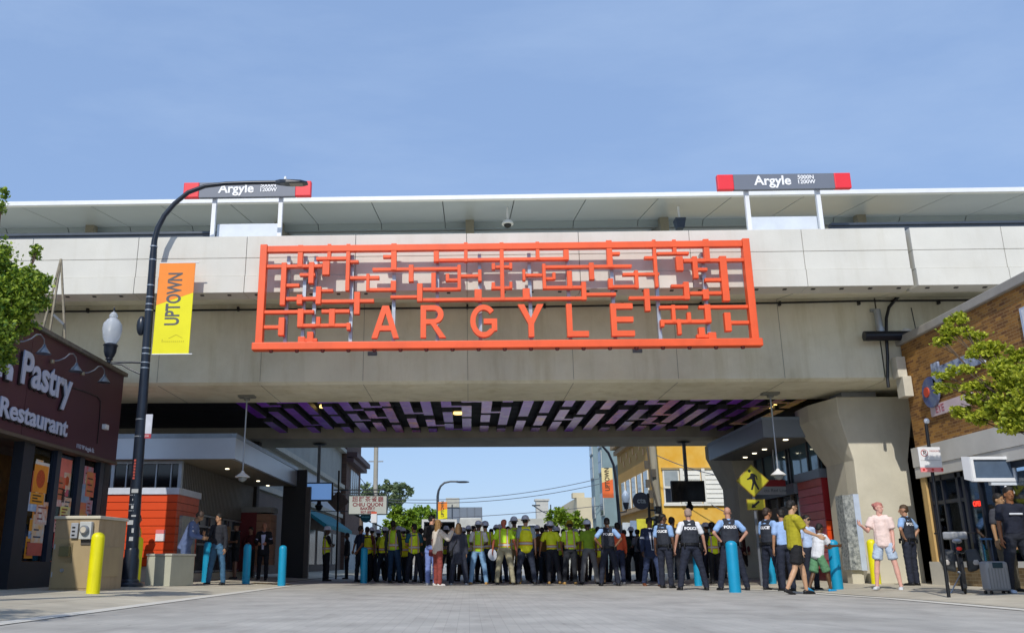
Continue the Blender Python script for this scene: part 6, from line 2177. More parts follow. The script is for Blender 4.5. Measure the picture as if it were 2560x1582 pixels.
def vest_mat(name='hivis', base='#e2ff1c', cross=True):
    """hi-vis lime with silver bands edged in orange, laid out in the wearer's own coordinates"""
    if name in MATS:
        return MATS[name]
    m = mat(name, base, .6, 0, .08, 9, .15, 120)
    n = m.node_tree
    p = n.nodes['Principled BSDF']
    src = p.inputs['Base Color'].links[0].from_socket
    t = [q for q in n.nodes if q.type == 'TEX_COORD'][0]
    sp = n.nodes.new('ShaderNodeSeparateXYZ')
    n.links.new(t.outputs['Object'], sp.inputs[0])

    def band(sock, c, w_):
        a = n.nodes.new('ShaderNodeMath'); a.operation = 'SUBTRACT'; a.inputs[1].default_value = c
        n.links.new(sock, a.inputs[0])
        b = n.nodes.new('ShaderNodeMath'); b.operation = 'ABSOLUTE'
        n.links.new(a.outputs[0], b.inputs[0])
        l = n.nodes.new('ShaderNodeMath'); l.operation = 'LESS_THAN'; l.inputs[1].default_value = w_
        n.links.new(b.outputs[0], l.inputs[0])
        return l.outputs[0]
    ax = n.nodes.new('ShaderNodeMath'); ax.operation = 'ABSOLUTE'
    n.links.new(sp.outputs[0], ax.inputs[0])

    def mx_(a, b):
        q = n.nodes.new('ShaderNodeMath'); q.operation = 'MAXIMUM'
        n.links.new(a, q.inputs[0]); n.links.new(b, q.inputs[1])
        return q.outputs[0]
    edge = mx_(band(sp.outputs[2], 1.055, .048), band(ax.outputs[0], .105 if cross else 5, .026))
    core = mx_(band(sp.outputs[2], 1.055, .026), band(ax.outputs[0], .105 if cross else 5, .013))
    prev = src
    for fac, col_ in ((edge, '#d87a10'), (core, '#c2c6c2')):
        k = n.nodes.new('ShaderNodeMix'); k.data_type = 'RGBA'
        n.links.new(fac, k.inputs[0])
        n.links.new(prev, k.inputs[6])
        k.inputs[7].default_value = lin(col_)
        prev = k.outputs[2]
    n.links.new(prev, p.inputs['Base Color'])
    return m


VARS = [('hivis', '#e2ff1c', True), ('hivis_plain', '#eeff2a', False), ('hivis_green', '#bce828', True), ('hivis_warm', '#f0f01c', False)]
M_eye = mat('eye_dark', '#1a1412', .25, 0, 0)
M_lip = mat('lip', '#8a4a44', .5, 0, 0)
D = Vector
DOWN = (0, 0, -1)


def nrm(v):
    return Vector(v).normalized()


class Fig:
    """joints of a standing figure 1.75 m tall facing +Y; arms and legs by direction"""

    def __init__(s, arms=None, legs=None, lean=0, side=0, turn=0, nod=0, build=1.0, female=False, child=False):
        arms = arms or ((( -.18, -.02, -1), (-.05, .12, -1)), ((.18, -.02, -1), (.05, .12, -1)))
        legs = legs or (((-.05, .0, -1), (-.02, 0, -1)), ((.05, .0, -1), (.02, 0, -1)))
        s.build, s.female, s.child = build, female, child
        s.P = Vector((0, 0, .93))
        up = Vector((math.sin(R(side)), math.sin(R(lean)), math.cos(R(lean)))).normalized()
        s.up = up
        sx = Vector((1, 0, 0))
        s.C = s.P + up * .36
        s.N = s.P + up * .55
        sw = (.155 if female else .175) * (.95 + .05 * build)
        s.sw = sw
        s.S = [s.P + up * .49 - sx * sw, s.P + up * .49 + sx * sw]
        hu = Vector((0, math.sin(R(lean * .5 + nod)), math.cos(R(lean * .5 + nod)))).normalized()
        s.hu = hu
        s.H = s.N + hu * .155 + Vector((0, .02, 0))
        s.turn = turn
        s.E, s.W, s.hd = [], [], []
        for i in (0, 1):
            u, f = nrm(arms[i][0]), nrm(arms[i][1])
            e = s.S[i] + u * .285
            w_ = e + f * .25
            s.E.append(e); s.W.append(w_); s.hd.append(f)
        s.h = [s.P + Vector((-.092, 0, -.03)), s.P + Vector((.092, 0, -.03))]
        s.K, s.A = [], []
        for i in (0, 1):
            t, sh = nrm(legs[i][0]), nrm(legs[i][1])
            k = s.h[i] + t * .43
            s.K.append(k)
            s.A.append(k + sh * .40)
        s.low = min(a.z for a in s.A) - .075

    def head_frame(s):
        a = R(s.turn)
        f = Vector((-math.sin(a), math.cos(a), 0))
        up = s.hu
        r = f.cross(up).normalized()
        f = up.cross(r).normalized()
        return r, f, up

    def body(s, voxel, detail):
        b = s.build
        r, f, u = s.head_frame()
        H = s.H
        sh = []
        # head: skull, face, jaw, nose, ears, neck
        sh += [(H + u * .035 - f * .012, H + u * .03 + f * .01, (.074, .088), (.072, .086), 1),
               (H - u * .035 + f * .022, H - u * .068 + f * .034, (.060, .066), (.044, .050)),
               (H + u * .0 + f * .085, H - u * .028 + f * .103, .010, .015),
               (H - u * .005 - r * .076, H - u * .03 - r * .076, (.010, .020), (.009, .014)),
               (H - u * .005 + r * .076, H - u * .03 + r * .076, (.010, .020), (.009, .014)),
               (H - u * .075 + f * .062, H - u * .077 + f * .064, .017, .017),
               (s.N - s.up * .05, H - u * .06 - f * .01, (.062, .060), (.055, .056))]
        sh += [(s.C, s.C + s.up * .12, (.135 * b, .095 * b), (.14, .085)), (s.P + s.up * .05, s.P + s.up * .36, (.125 * b, .09 * b), (.12 * b, .09 * b)),
               (s.P, s.P + s.up * .03, (.14 * b, .10 * b), (.13 * b, .09 * b)),
               (s.S[0] + Vector((.03, 0, 0)), s.S[1] - Vector((.03, 0, 0)), (.055, .05), (.055, .05))]
        for i in (0, 1):
            sh += [(s.S[i], s.E[i], .047, .036), (s.E[i], s.W[i], .038, .026),
                   (s.h[i], s.K[i], (.080 * b, .078 * b), .052), (s.K[i], s.K[i].lerp(s.A[i], .35), .050, .055), (s.K[i].lerp(s.A[i], .3), s.A[i], .053, .034)]
        me = skin_over(sh, voxel, 3)
        # separate fine hands joined into the same surface
        bm = bmesh.new()
        bm.from_mesh(me)
        for i in (0, 1):
            hm = hand_mesh(i, detail)
            d = s.hd[i]
            side = Vector((1 if i == 0 else -1, 0, 0))     # palm faces the thigh
            side = (side - d * side.dot(d)).normalized()
            fw = d.cross(side) if i else side.cross(d)
            M = Matrix((side, fw, d)).transposed().to_4x4()
            M.translation = s.W[i]
            hb = hm.copy()
            hb.transform(M)
            bm.from_mesh(hb)
            bpy.data.meshes.remove(hb)
        k0 = len(bm.faces)
        # eyes, brows and mouth
        for sx_ in (-1, 1):
            e = H + u * .012 + f * .094 + r * (.031 * sx_)
            hull(bm, e - r * .007, e + r * .007, .0058, .0058, 8, 3, 1)
            q = e + u * .020 + f * .004
            hull(bm, q - r * .012 - f * .002, q + r * .012 - f * .002, .0034, .0034, 6, 3, 1)
        mth = H - u * .055 + f * .093
        hull(bm, mth - r * .018, mth + r * .018, .0055, .0055, 8, 3, 2)
        for fc in bm.faces:
            fc.smooth = True
        bm.to_mesh(me)
        bm.free()
        return me

    def shirt(s, voxel, sleeve='short', thick=.012, hem=None, fat=1.0, open_=False):
        b = s.build * fat
        t = thick
        if hem is None:
            hem = -.05 if thick >= .02 else .06
        sh = [(s.C - s.up * .02, s.C + s.up * .11, (.15 * b + t, .108 * b + t), (.15 + t, .092 + t)),
              (s.P + s.up * hem, s.P + s.up * .36, (.150 * b + t, .112 * b + t), (.142 * b + t, .104 * b + t)),
              (s.S[0] + Vector((.03, 0, -.01)), s.S[1] - Vector((.03, 0, .01)), (.060 + t, .055 + t), (.060 + t, .055 + t)),
              (s.N - s.up * .05, s.N - s.up * .005, (.07, .07), (.062, .062))]
        for i in (0, 1):
            if sleeve == 'short':
                sh.append((s.S[i], s.S[i].lerp(s.E[i], .66), .053 + t, .056 + t))
            elif sleeve == 'long':
                sh += [(s.S[i], s.E[i], .053 + t, .044 + t), (s.E[i], s.E[i].lerp(s.W[i], .94), .045 + t, .034 + t)]
        if s.female:
            sh.append((s.C + s.up * .02 + Vector((-.06, .05, 0)), s.C + s.up * .02 + Vector((.06, .05, 0)), .068, .068))
        return skin_over(sh, voxel, 3, .0065, s.build * 7 + len(sh) + s.turn * .3)

    def vest(s, voxel, thick=.026, hem=-.02):
        b = s.build
        t = thick
        sh = [(s.C - s.up * .02, s.C + s.up * .09, (.145 * b + t, .112 * b + t), (.128 + t, .092 + t)),
              (s.P + s.up * hem, s.P + s.up * .36, (.150 * b + t, .115 * b + t), (.142 * b + t, .108 * b + t)),
              (s.S[0] + Vector((.075, 0, .0)), s.S[1] - Vector((.075, 0, .0)), (.060 + t, .052 + t), (.060 + t, .052 + t))]
        return skin_over(sh, voxel, 3, .008, s.build * 5 + s.turn * .2)

    def trousers(s, voxel, length=1.0, fat=1.0, t=.014):
        b = s.build
        sh = [(s.P + Vector((0, 0, -.02)), s.P + s.up * .07, (.152 * b + t, .116 * b + t), (.140 * b + t, .105 * b + t))]
        for i in (0, 1):
            if length > .6:
                sh += [(s.h[i], s.K[i], (.090 * b * fat + t, .090 * b * fat + t), .062 * fat + t), (s.K[i], s.K[i].lerp(s.A[i], .98), .060 * fat + t, .050 * fat + t)]
            else:
                sh.append((s.h[i], s.h[i].lerp(s.K[i], length * 1.55), (.090 * b + t, .090 * b + t), .088 * fat + t))
        return skin_over(sh, voxel, 3, .010, b * 3 + s.turn * .17)


HANDS = {}


def hand_mesh(i, detail):
    key = (i, detail)
    if key in HANDS:
        return HANDS[key]
    # local frame: x = palm normal side, y = towards the thumb, z = along the fingers
    sg = 1
    sh = [((0, 0, -.02), (0, 0, .03), (.022, .028), (.018, .036)), ((0, -.012, .03), (0, -.012, .085), (.016, .034), (.014, .036)), ((0, .008, .03), (0, .010, .085), (.016, .030), (.013, .030))]
    for k, (yy_, L) in enumerate(((.031, .068), (.011, .078), (-.009, .072), (-.028, .056))):
        c = .35 + .07 * k
        p0 = Vector((0, yy_, .088))
        p1 = p0 + Vector((math.sin(c * .5), 0, math.cos(c * .5))) * L * .5
        p2 = p1 + Vector((math.sin(c * 1.8), 0, math.cos(c * 1.8))) * L * .5
        sh += [(p0, p1, .0088, .008), (p1, p2, .0082, .0066)]
    sh += [((.004, .028, .018), (.012, .052, .050), .012, .010), ((.012, .052, .050), (.024, .058, .082), .010, .0075)]
    me = skin_over(sh, .0045 if detail else .009, 1)
    HANDS[key] = me
    return me


HAIR = {}


def cap_mesh(r, f, u, H, style):
    """hair as a closed shell over the skull"""
    bm = bmesh.new()
    long_ = style == 'long'
    sh = [(H + u * .045 - f * .022, H + u * .045 + f * .004, (.082, .094), (.079, .088), 1), (H + u * .005 - f * .05, H + u * .05 - f * .03, (.074, .058), (.076, .07), 1)]
    if style == 'full':
        sh.append((H + u * .075 - r * .02 + f * .03, H + u * .08 + r * .02 + f * .02, (.060, .05), (.060, .05)))
    if style == 'curly':
        sh.append((H + u * .085, H + u * .07 - f * .04, (.085, .085), (.08, .08), 1))
    if long_:
        sh += [(H - f * .055, H - u * .20 - f * .075, (.085, .05), (.085, .035)), (H - r * .075 - f * .02, H - r * .08 - u * .15 - f * .02, .03, .03), (H + r * .075 - f * .02, H + r * .08 - u * .15 - f * .02, .03, .03)]
    if style == 'bun':
        sh.append((H + u * .06 - f * .11, H + u * .07 - f * .12, .04, .04))
    bm.free()
    return skin_over(sh, .008, 2, .003)


def helmet_mesh(r, f, u, H):
    bm = bmesh.new()
    M = Matrix((r, f, u)).transposed()
    c = H + u * .045
    seg, rg = 20, 8
    rings = []
    for (rx, ry, z) in ((.128, .168, -.012), (.128, .170, -.004), (.104, .126, .0), (.103, .125, .03), (.095, .117, .065), (.075, .096, .097), (.045, .06, .117), (.012, .02, .124)):
        rings.append([c + M @ Vector((rx * math.cos(2 * PI * k / seg), ry * math.sin(2 * PI * k / seg) + (.02 if z < 0 else 0), z)) for k in range(seg)])
    vs = [[bm.verts.new(p) for p in q] for q in rings]
    for a, b in zip(vs, vs[1:]):
        for i in range(seg):
            bm.faces.new((a[i], a[(i + 1) % seg], b[(i + 1) % seg], b[i])).smooth = True
    bm.faces.new(vs[0][::-1])
    bm.faces.new(vs[-1]).smooth = True
    # ridge along the crown
    for a_, b_ in (((0, -.09, .09), (0, .09, .09)),):
        hull(bm, c + M @ Vector(a_), c + M @ Vector(b_), .02, .02, 8, 3)
    me = bpy.data.meshes.new('helmet')
    bm.to_mesh(me)
    bm.free()
    return me


def capmesh(r, f, u, H):
    bm = bmesh.new()
    M = Matrix((r, f, u)).transposed()
    c = H + u * .035
    seg = 20
    rings = []
    for (rx, ry, z) in ((.088, .104, 0), (.089, .105, .03), (.08, .096, .065), (.055, .07, .09), (.01, .015, .1)):
        rings.append([c + M @ Vector((rx * math.cos(2 * PI * k / seg), ry * math.sin(2 * PI * k / seg) - .008, z)) for k in range(seg)])
    vs = [[bm.verts.new(p) for p in q] for q in rings]
    for a, b in zip(vs, vs[1:]):
        for i in range(seg):
            bm.faces.new((a[i], a[(i + 1) % seg], b[(i + 1) % seg], b[i])).smooth = True
    bm.faces.new(vs[0][::-1]); bm.faces.new(vs[-1])
    hull(bm, c + M @ Vector((0, .09, .008)), c + M @ Vector((0, .15, -.004)), (.07, .006), (.05, .005), 12, 3)
    me = bpy.data.meshes.new('cap')
    bm.to_mesh(me)
    bm.free()
    return me


def mesh_obj(name, me, mats, parent):
    o = bpy.data.objects.new(name, me)
    me.materials.clear()
    for m in (mats if isinstance(mats, (list, tuple)) else [mats]):
        me.materials.append(m)
    COL.objects.link(o)
    o.parent = parent
    return o


def person(label, u, Y, face=0, H=1.75, fig=None, skin='#a5714f', hair=('short', '#1a1512'), top=('short', '#333333'), pants=(1.0, '#20242e'), shoes='#141416',
           vest=None, hat=None, extra=None, vm=0, group=None, detail=False, z=None, top_kw=None, pants_kw=None, X=None):
    fig = fig or Fig()
    x = at(u, 1343, Y=Y).x if X is None else X
    g = gz(x) if z is None else z
    s = H / 1.75
    p = thing('person', label, 'person', (x, Y, g), R(face), group, world=False)
    vx = .011 if detail else .016
    off = Vector((0, 0, -fig.low))
    parts = []
    r, f, up = fig.head_frame()
    parts.append(mesh_obj('body', fig.body(.010 if detail else .014, detail), [skinmat(skin), M_eye, M_lip], p))
    if hair:
        parts.append(mesh_obj('hair', cap_mesh(r, f, up, fig.H, hair[0]), mat('hair_' + hair[1].lstrip('#'), hair[1], .6, 0, .25, 30, .4, 90), p))
    parts.append(mesh_obj('shirt', fig.shirt(vx, top[0], **(top_kw or {})), cloth(top[1]), p))
    parts.append(mesh_obj('trousers' if pants[0] > .6 else 'shorts', fig.trousers(vx, pants[0], **(pants_kw or {})), cloth(pants[1]), p))
    for i in (0, 1):
        a = fig.A[i]
        sh = (fig.A[i] - fig.K[i]).normalized()
        fw = Vector((0.10 * (1 if i else -1), 1, 0)).normalized()
        pitch = max(-.9, min(.5, sh.y * .9))
        fw = Vector((fw.x, fw.y, pitch if pitch < 0 else 0)).normalized()
        b = bmesh.new()
        hull(b, a - fw * .035 + Vector((0, 0, -.035)), a + fw * .13 + Vector((0, 0, -.045)), (.042, .038), (.045, .026), 12, 4)
        hull(b, a - fw * .045 + Vector((0, 0, -.062)), a + fw * .15 + Vector((0, 0, -.062)), (.045, .013), (.048, .013), 12, 3)
        me = bpy.data.meshes.new('shoe')
        for fc in b.faces:
            fc.smooth = True
        b.to_mesh(me)
        b.free()
        parts.append(mesh_obj('shoe', me, mat('shoe_' + shoes.lstrip('#'), shoes, .5, 0, .1, 8), p))
    if vest == 'hivis':
        parts.append(mesh_obj('vest', fig.vest(vx, hem=(-.02, .04, .0, -.06)[vm % 4]), vest_mat(*VARS[vm % 4]), p))
    elif vest == 'hivis_shirt':
        for q in parts:
            if q.name.startswith('shirt'):
                q.data.materials[0] = vest_mat(*VARS[(vm + 1) % 4])
    elif vest == 'police':
        vm = fig.vest(vx, thick=.034, hem=.09)
        v = mesh_obj('vest', vm, mat('police_vest', '#262b36', .8, 0, .15, 10, .2, 80), p)
        parts.append(v)
        bm = bmesh.new(); bm.from_mesh(vm)
        tree_ = BVHTree.FromBMesh(bm)
        tm = text_mesh('POLICE', .082, ext=.0, bold=.0035, sx=1.0)
        for q in tm.vertices:
            P0 = Vector((q.co.x, -.6, fig.P.z + .395 + q.co.y))
            hit = tree_.ray_cast(P0, Vector((0, 1, 0)))
            yv = hit[0].y if hit[0] is not None else -.15
            q.co = Vector((P0.x, yv - .006, P0.z))
        bm.free()
        t = mesh_obj('lettering', tm, mat('white_ink', '#e8eaee', .6, 0, 0), v)
        bb = bmesh.new()
        n_ = 22
        ring = []
        for k in range(n_):
            a = 2 * PI * k / n_
            ring.append(a)
        rr0 = [[fig.P + Vector(((.182 * fig.build + dx) * math.cos(a), (.145 * fig.build + dx) * math.sin(a), zz)) for a in ring] for dx, zz in ((0, .035), (.008, .04), (.008, .085), (0, .09))]
        vv = [[bb.verts.new(q) for q in rg] for rg in rr0]
        for a_, b_ in zip(vv, vv[1:]):
            for i in range(n_):
                bb.faces.new((a_[i], a_[(i + 1) % n_], b_[(i + 1) % n_], b_[i]))
        bb.faces.new(vv[0][::-1]); bb.faces.new(vv[-1])
        for ang, sz in ((.0, .05), (.5, .035), (1.1, .03), (2.2, .035), (3.1, .055), (3.9, .03), (5.6, .04)):
            c = fig.P + Vector(((.20 * fig.build) * math.cos(ang), (.165 * fig.build) * math.sin(ang), .045))
            hull(bb, c + Vector((0, 0, -.05)), c + Vector((0, 0, .03)), (sz * .7, sz * .6), (sz * .6, sz * .5), 8, 3)
        me = bpy.data.meshes.new('belt'); bb.to_mesh(me); bb.free()
        parts.append(mesh_obj('duty_belt', me, mat('belt_leather', '#101114', .4), p))
    if hat:
        k, c = hat
        if k == 'helmet':
            parts.append(mesh_obj('helmet', helmet_mesh(r, f, up, fig.H), mat('helmet_' + c.lstrip('#'), c, .3, 0, .03, 5), p))
        else:
            parts.append(mesh_obj('cap', capmesh(r, f, up, fig.H), cloth(c), p))
    if extra:
        parts += extra(p, fig)
    for q in parts:
        q.location = off * 1.0
    p.scale = (s, s, s)
    return p


def simple(name, shapes, m, p, voxel=.012, wob=0.0):
    return mesh_obj(name, skin_over(shapes, voxel, 2, wob), m, p)


ARM = {
    'hang': (((-.20, -.03, -1), (-.06, .12, -1)), ((.20, -.03, -1), (.06, .12, -1))),
    'front': (((-.25, .10, -1), (.45, .85, -.15)), ((.25, .10, -1), (-.45, .85, -.15))),
    'folded': (((-.30, .15, -1), (.8, .7, .05)), ((.30, .15, -1), (-.8, .7, -.05))),
    'hips': (((-.65, -.20, -.8), (.62, .12, -.72)), ((.65, -.20, -.8), (-.62, .12, -.72))),
    'phone': (((-.25, .05, -1), (.30, .8, .25)), ((.20, .05, -1), (-.02, .15, -1))),
    'back': (((-.35, -.25, -1), (.45, -.45, -.8)), ((.35, -.25, -1), (-.45, -.45, -.8))),
    'raise': (((-.20, -.03, -1), (-.06, .12, -1)), ((.35, .5, -.5), (-.25, .6, .8))),
    'wide': (((-.42, -.05, -1), (-.18, .2, -1)), ((.42, -.05, -1), (.18, .2, -1))),
}
LEG = {
    'stand': (((-.05, .02, -1), (-.01, -.02, -1)), ((.05, .02, -1), (.01, -.02, -1))),
    'apart': (((-.20, .0, -1), (-.12, -.0, -1)), ((.20, .0, -1), (.12, 0, -1))),
    'wide': (((-.27, .02, -1), (-.20, -.02, -1)), ((.27, -.02, -1), (.20, -.02, -1))),
    'stride': (((-.05, .42, -1), (-.02, .10, -1)), ((.05, -.25, -1), (.02, -.55, -1))),
    'stride2': (((-.05, -.22, -1), (-.02, -.50, -1)), ((.05, .38, -1), (.02, .12, -1))),
    'bent': (((-.06, .10, -1), (-.02, -.10, -1)), ((.10, .16, -1), (.05, -.16, -1))),
}


def F(arm='hang', leg='stand', **k):
    return Fig(ARM[arm] if isinstance(arm, str) else arm, LEG[leg] if isinstance(leg, str) else leg, **k)


def strap_bag(col, sx=1, low=.88, size=.10):
    def fn(p, fig):
        m = cloth(col)
        a = fig.S[0 if sx > 0 else 1] + Vector((.05 * sx, 0, .06))
        c = Vector((.21 * sx, -.04, low))
        return [simple('shoulder_bag', [(c, c + Vector((0, 0, -.12)), (.06, size), (.075, size * 1.1))], m, p),
                simple('strap', [(a, a.lerp(c, .5) + Vector((0, -.13, 0)), .014, .014), (a.lerp(c, .5) + Vector((0, -.13, 0)), c, .014, .014)], m, p)]
    return fn


def jacket(col, long_=0.0, shirt=None, tie=None):
    """open jacket over the shirt, with lapels showing shirt and tie in front"""
    def fn(p, fig):
        m = cloth(col)
        out = []
        b = fig.build
        sh = [(fig.C, fig.C + fig.up * .11, (.15 * b + .028, .108 * b + .026), (.15 + .028, .092 + .022)),
              (fig.P + fig.up * (-.12 - long_), fig.P + fig.up * .38, (.158 * b + .030, .122 * b + .028), (.14 * b + .028, .104 * b + .026)),
              (fig.S[0] + Vector((.03, 0, -.01)), fig.S[1] - Vector((.03, 0, .01)), (.088, .08), (.088, .08))]
        for i in (0, 1):
            sh += [(fig.S[i], fig.E[i], .075, .064), (fig.E[i], fig.E[i].lerp(fig.W[i], .93), .064, .050)]
        out.append(mesh_obj('jacket', skin_over(sh, .013, 3, .007, 3), m, p))
        if shirt:
            bm = bmesh.new(); bm.from_mesh(skin_over(sh[:3], .016, 3))
            tr_ = BVHTree.FromBMesh(bm)

            def drape(name, outline, mt, lift):
                mb = bmesh.new()
                cols = []
                for zz, w_ in outline:
                    row = []
                    for t in (-1, -.5, 0, .5, 1):
                        P0 = Vector((w_ * t, .7, fig.P.z + zz))
                        hit = tr_.ray_cast(P0, Vector((0, -1, 0)))
                        yv = hit[0].y if hit[0] is not None else .1
                        row.append((P0.x, yv + lift + .006, P0.z))
                    cols.append(row)
                vf = [[mb.verts.new(q) for q in row] for row in cols]
                vb = [[mb.verts.new((q[0], q[1] - lift - .004, q[2])) for q in row] for row in cols]
                for A_, rev in ((vf, False), (vb, True)):
                    for r0, r1 in zip(A_, A_[1:]):
                        for i in range(4):
                            q = (r0[i], r0[i + 1], r1[i + 1], r1[i])
                            mb.faces.new(q[::-1] if rev else q)
                bmesh.ops.recalc_face_normals(mb, faces=mb.faces[:])
                me = bpy.data.meshes.new(name); mb.to_mesh(me); mb.free()
                return mesh_obj(name, me, mt, p)
            out.append(drape('shirt_front', [(.56, .055), (.44, .075), (.28, .055), (.10, .035), (.0, .03)], cloth(shirt), .006))
            if tie:
                out.append(drape('tie', [(.55, .018), (.44, .022), (.2, .028), (.02, .022)], cloth(tie), .012))
            bm.free()
        return out
    return fn


def people_front():
    POL = dict(top=('short', '#8fb2e0'), pants=(1.0, '#1c2233'), shoes='#0c0d10', vest='police')
    # --- left side
    person('person in blue-grey suit bending forward behind the pale utility box', 440, 22.0, -90, 1.78, F('front', 'bent', lean=20, nod=24),
           skin='#8a6a50', hair=('short', '#4a3c34'), top=('short', '#d8d8dc'), pants=(1.0, '#5a6a8c'), extra=jacket('#5c6c92', .0), detail=True)
    person('person in dark grey shirt and blue jeans with one hand raised by a turquoise bollard', 518, 22.8, 160, 1.74,
           F((((-.2, 0, -1), (-.05, .1, -1)), ((.25, .25, -1), (-.15, .9, .35))), 'apart', turn=-20),
           skin='#b08565', hair=('short', '#141210'), top=('long', '#20232c'), pants=(1.0, '#3e6684'), shoes='#1a1a1e', detail=True, extra=strap_bag('#15161a', -1, 1.0, .07))
    person('person in black shirt, cap and shorts leaning by the station wall', 562, 28.6, 115, 1.70, F('folded', 'stand', turn=20), skin='#8a6450', hair=None, top=('short', '#15171c'),
           pants=(.62 * .8, '#15171c'), shoes='#15161a', hat=('cap', '#0f1014'))
    person('bald person in open dark suit and white shirt touching the lapels', 628, 28.6, 182, 1.74, F('front', 'stand'), skin='#b07a60', hair=None, top=('short', '#c4c8e8'),
           pants=(1.0, '#14161e'), extra=jacket('#14161e', .03, '#c8ccec'))
    person('worker in yellow vest and white helmet standing alone left of the crowd', 779, 30.6, -60, 1.74, F('folded', 'stand'), skin='#5a4030', hair=None, top=('short', '#181a20'),
           pants=(1.0, '#14181f'), vest='hivis', hat=('helmet', '#dde4f2'))
    person('guard in dark clothes standing far back left of the crowd', 829, 34.5, 100, 1.68, F('hang', 'stand'), skin='#6a4c3a', top=('long', '#171a20'), pants=(1.0, '#14161c'))
    person('person in navy shirt with arms behind the back at the left end of the crowd', 860, 29.6, -55, 1.76, F('back', 'apart'), skin='#8a6046', hair=('short', '#2c2420'),
           top=('short', '#1c2a44'), pants=(1.0, '#161c28'))
    person('person in yellow vest over grey partly hidden behind the big street lamp pole', 319, 23.6, -70, 1.72, F('hang', 'stand'), skin='#8a6450', top=('long', '#8a94a0'), pants=(1.0, '#1c2c40'), vest='hivis')
    person('person in dark red top standing at the back left of the bald person', 596, 30.8, 170, 1.66, F('folded', 'stand'), skin='#a87860', top=('long', '#5a2024'), pants=(1.0, '#1a1c22'))
    # --- middle, in front of the crowd
    person('tall person in black top and light blue jeans behind the person in cream', 1031, 25.0, -35, 1.86, F('folded', 'stand', turn=-30, nod=5), skin='#c09078',
           hair=('short', '#17130f'), top=('short', '#16171b'), pants=(1.0, '#7488c4'), shoes='#d8d8d8', detail=True)
    person('person in cream hooded top and rust trousers with a maroon shoulder bag', 1046, 24.4, -62, 1.70, F('raise', 'stand', turn=10, female=True), skin='#c09880', hair=('long', '#8a6a3c'),
           top=('long', '#d8cfc2'), pants=(1.0, '#8a4038'), shoes='#d8d4d0', detail=True, extra=strap_bag('#6a2c30', -1, .93, .13), top_kw=dict(thick=.030))
    person('person in long dark grey coat with long brown hair and black bag', 1096, 25.4, -5, 1.66, F('hang', 'apart', female=True, turn=10), skin='#b08868', hair=('long', '#6a5030'),
           top=('long', '#3a3e4c'), pants=(1.0, '#2c3242'), shoes='#c8c8c8', detail=True, extra=strap_bag('#101216', -1, .95, .14), top_kw=dict(thick=.028, hem=-.30), pants_kw=dict(fat=1.2))
    # --- police and passers-by on the right
    person('police officer in pale blue shirt with hands on hips, left of the group', 1455, 24.6, 3, 1.76, F('hips', 'apart', turn=-3, build=1.02), skin='#7a553c', hair=('short', '#17120e'), detail=True, **POL)
    person('dark-haired person in an orange top behind the officer with hands on hips', 1480, 26.6, 20, 1.68, F('hang', 'stand'), skin='#8a6248', hair=('curly', '#141010'), top=('long', '#e0603a'),
           pants=(1.0, '#26304c'), shoes='#d8d8d8', vest=None)
    person('person in navy suit, white shirt and dark tie walking towards the viewer', 1557, 24.4, 190, 1.78,
           F((((-.25, .1, -1), (.45, .8, -.1)), ((.2, 0, -1), (.1, .3, -1))), 'stride', turn=10), skin='#4a3024', hair=('full', '#100d0c'),
           top=('short', '#d4dce8'), pants=(1.0, '#2c3a5c'), shoes='#6a3c24', detail=True, extra=jacket('#1c2a48', .04, '#cdd6e6', '#14182a'))
    person('police officer in pale blue shirt looking right beside the person in the navy suit', 1590, 22.6, -38, 1.76, F('hang', 'stand', turn=-50, build=.98), skin='#5c3f2e', hair=('short', '#14100d'), detail=True, **POL)
    person('person in black t-shirt with a backpack behind the officer looking right', 1612, 24.4, -25, 1.76, F('front', 'stand', turn=-20), skin='#6a4836', hair=('short', '#15110e'), top=('short', '#14151a'),
           pants=(1.0, '#1a1e28'), extra=lambda p, fig: [simple('backpack', [(fig.C + Vector((0, -.2, -.16)), fig.C + Vector((0, -.19, .1)), (.13, .09), (.12, .08))], cloth('#23252b'), p)])
    person('broad police officer in a white shirt seen from behind', 1653, 20.9, 2, 1.80, F('wide', 'wide', build=1.14), skin='#b88a74', hair=('short', '#9a8478'),
           top=('short', '#dfe2e8'), pants=(1.0, '#1c2233'), shoes='#0c0d10', vest='police', detail=True)
    person('worker in yellow vest and dark helmet behind the officer in the white shirt', 1708, 27.0, 8, 1.70, F('front', 'stand'), skin='#6a4836', hair=('short', '#15110e'), top=('short', '#1b1d22'),
           pants=(1.0, '#171a22'), vest='hivis', hat=('helmet', '#23262c'))
    person('broad police officer in pale blue shirt seen from behind the large turquoise bollard', 1749, 20.9, 0, 1.84, F('hips', 'wide', build=1.12, turn=-6), skin='#b88a74', hair=None, detail=True, **POL)
    person('police officer in pale blue shirt seen from the side, looking right', 1843, 20.8, -62, 1.80, F('front', 'apart', build=1.06, turn=-10), skin='#a5714f', hair=('short', '#3a2c24'), detail=True, **POL)
    person('young person in mustard t-shirt and black shorts striding to the right', 1903, 18.3, -82, 1.82,
           F((((-.1, .05, -1), (-.02, .25, -1)), ((.12, .5, -.85), (.05, .95, -.35))), 'stride', turn=0, build=.9), skin='#c09878', hair=('full', '#14110f'),
           top=('short', '#a8a020'), pants=(.46, '#101116'), shoes='#15151a', detail=True, top_kw=dict(thick=.030), pants_kw=dict(fat=1.15))
    person('person in pale blue shirt almost hidden behind the person in mustard', 1878, 20.2, 10, 1.72, F('hang', 'stand'), skin='#a87c5c', top=('short', '#9ab8e4'), pants=(1.0, '#1c2233'))
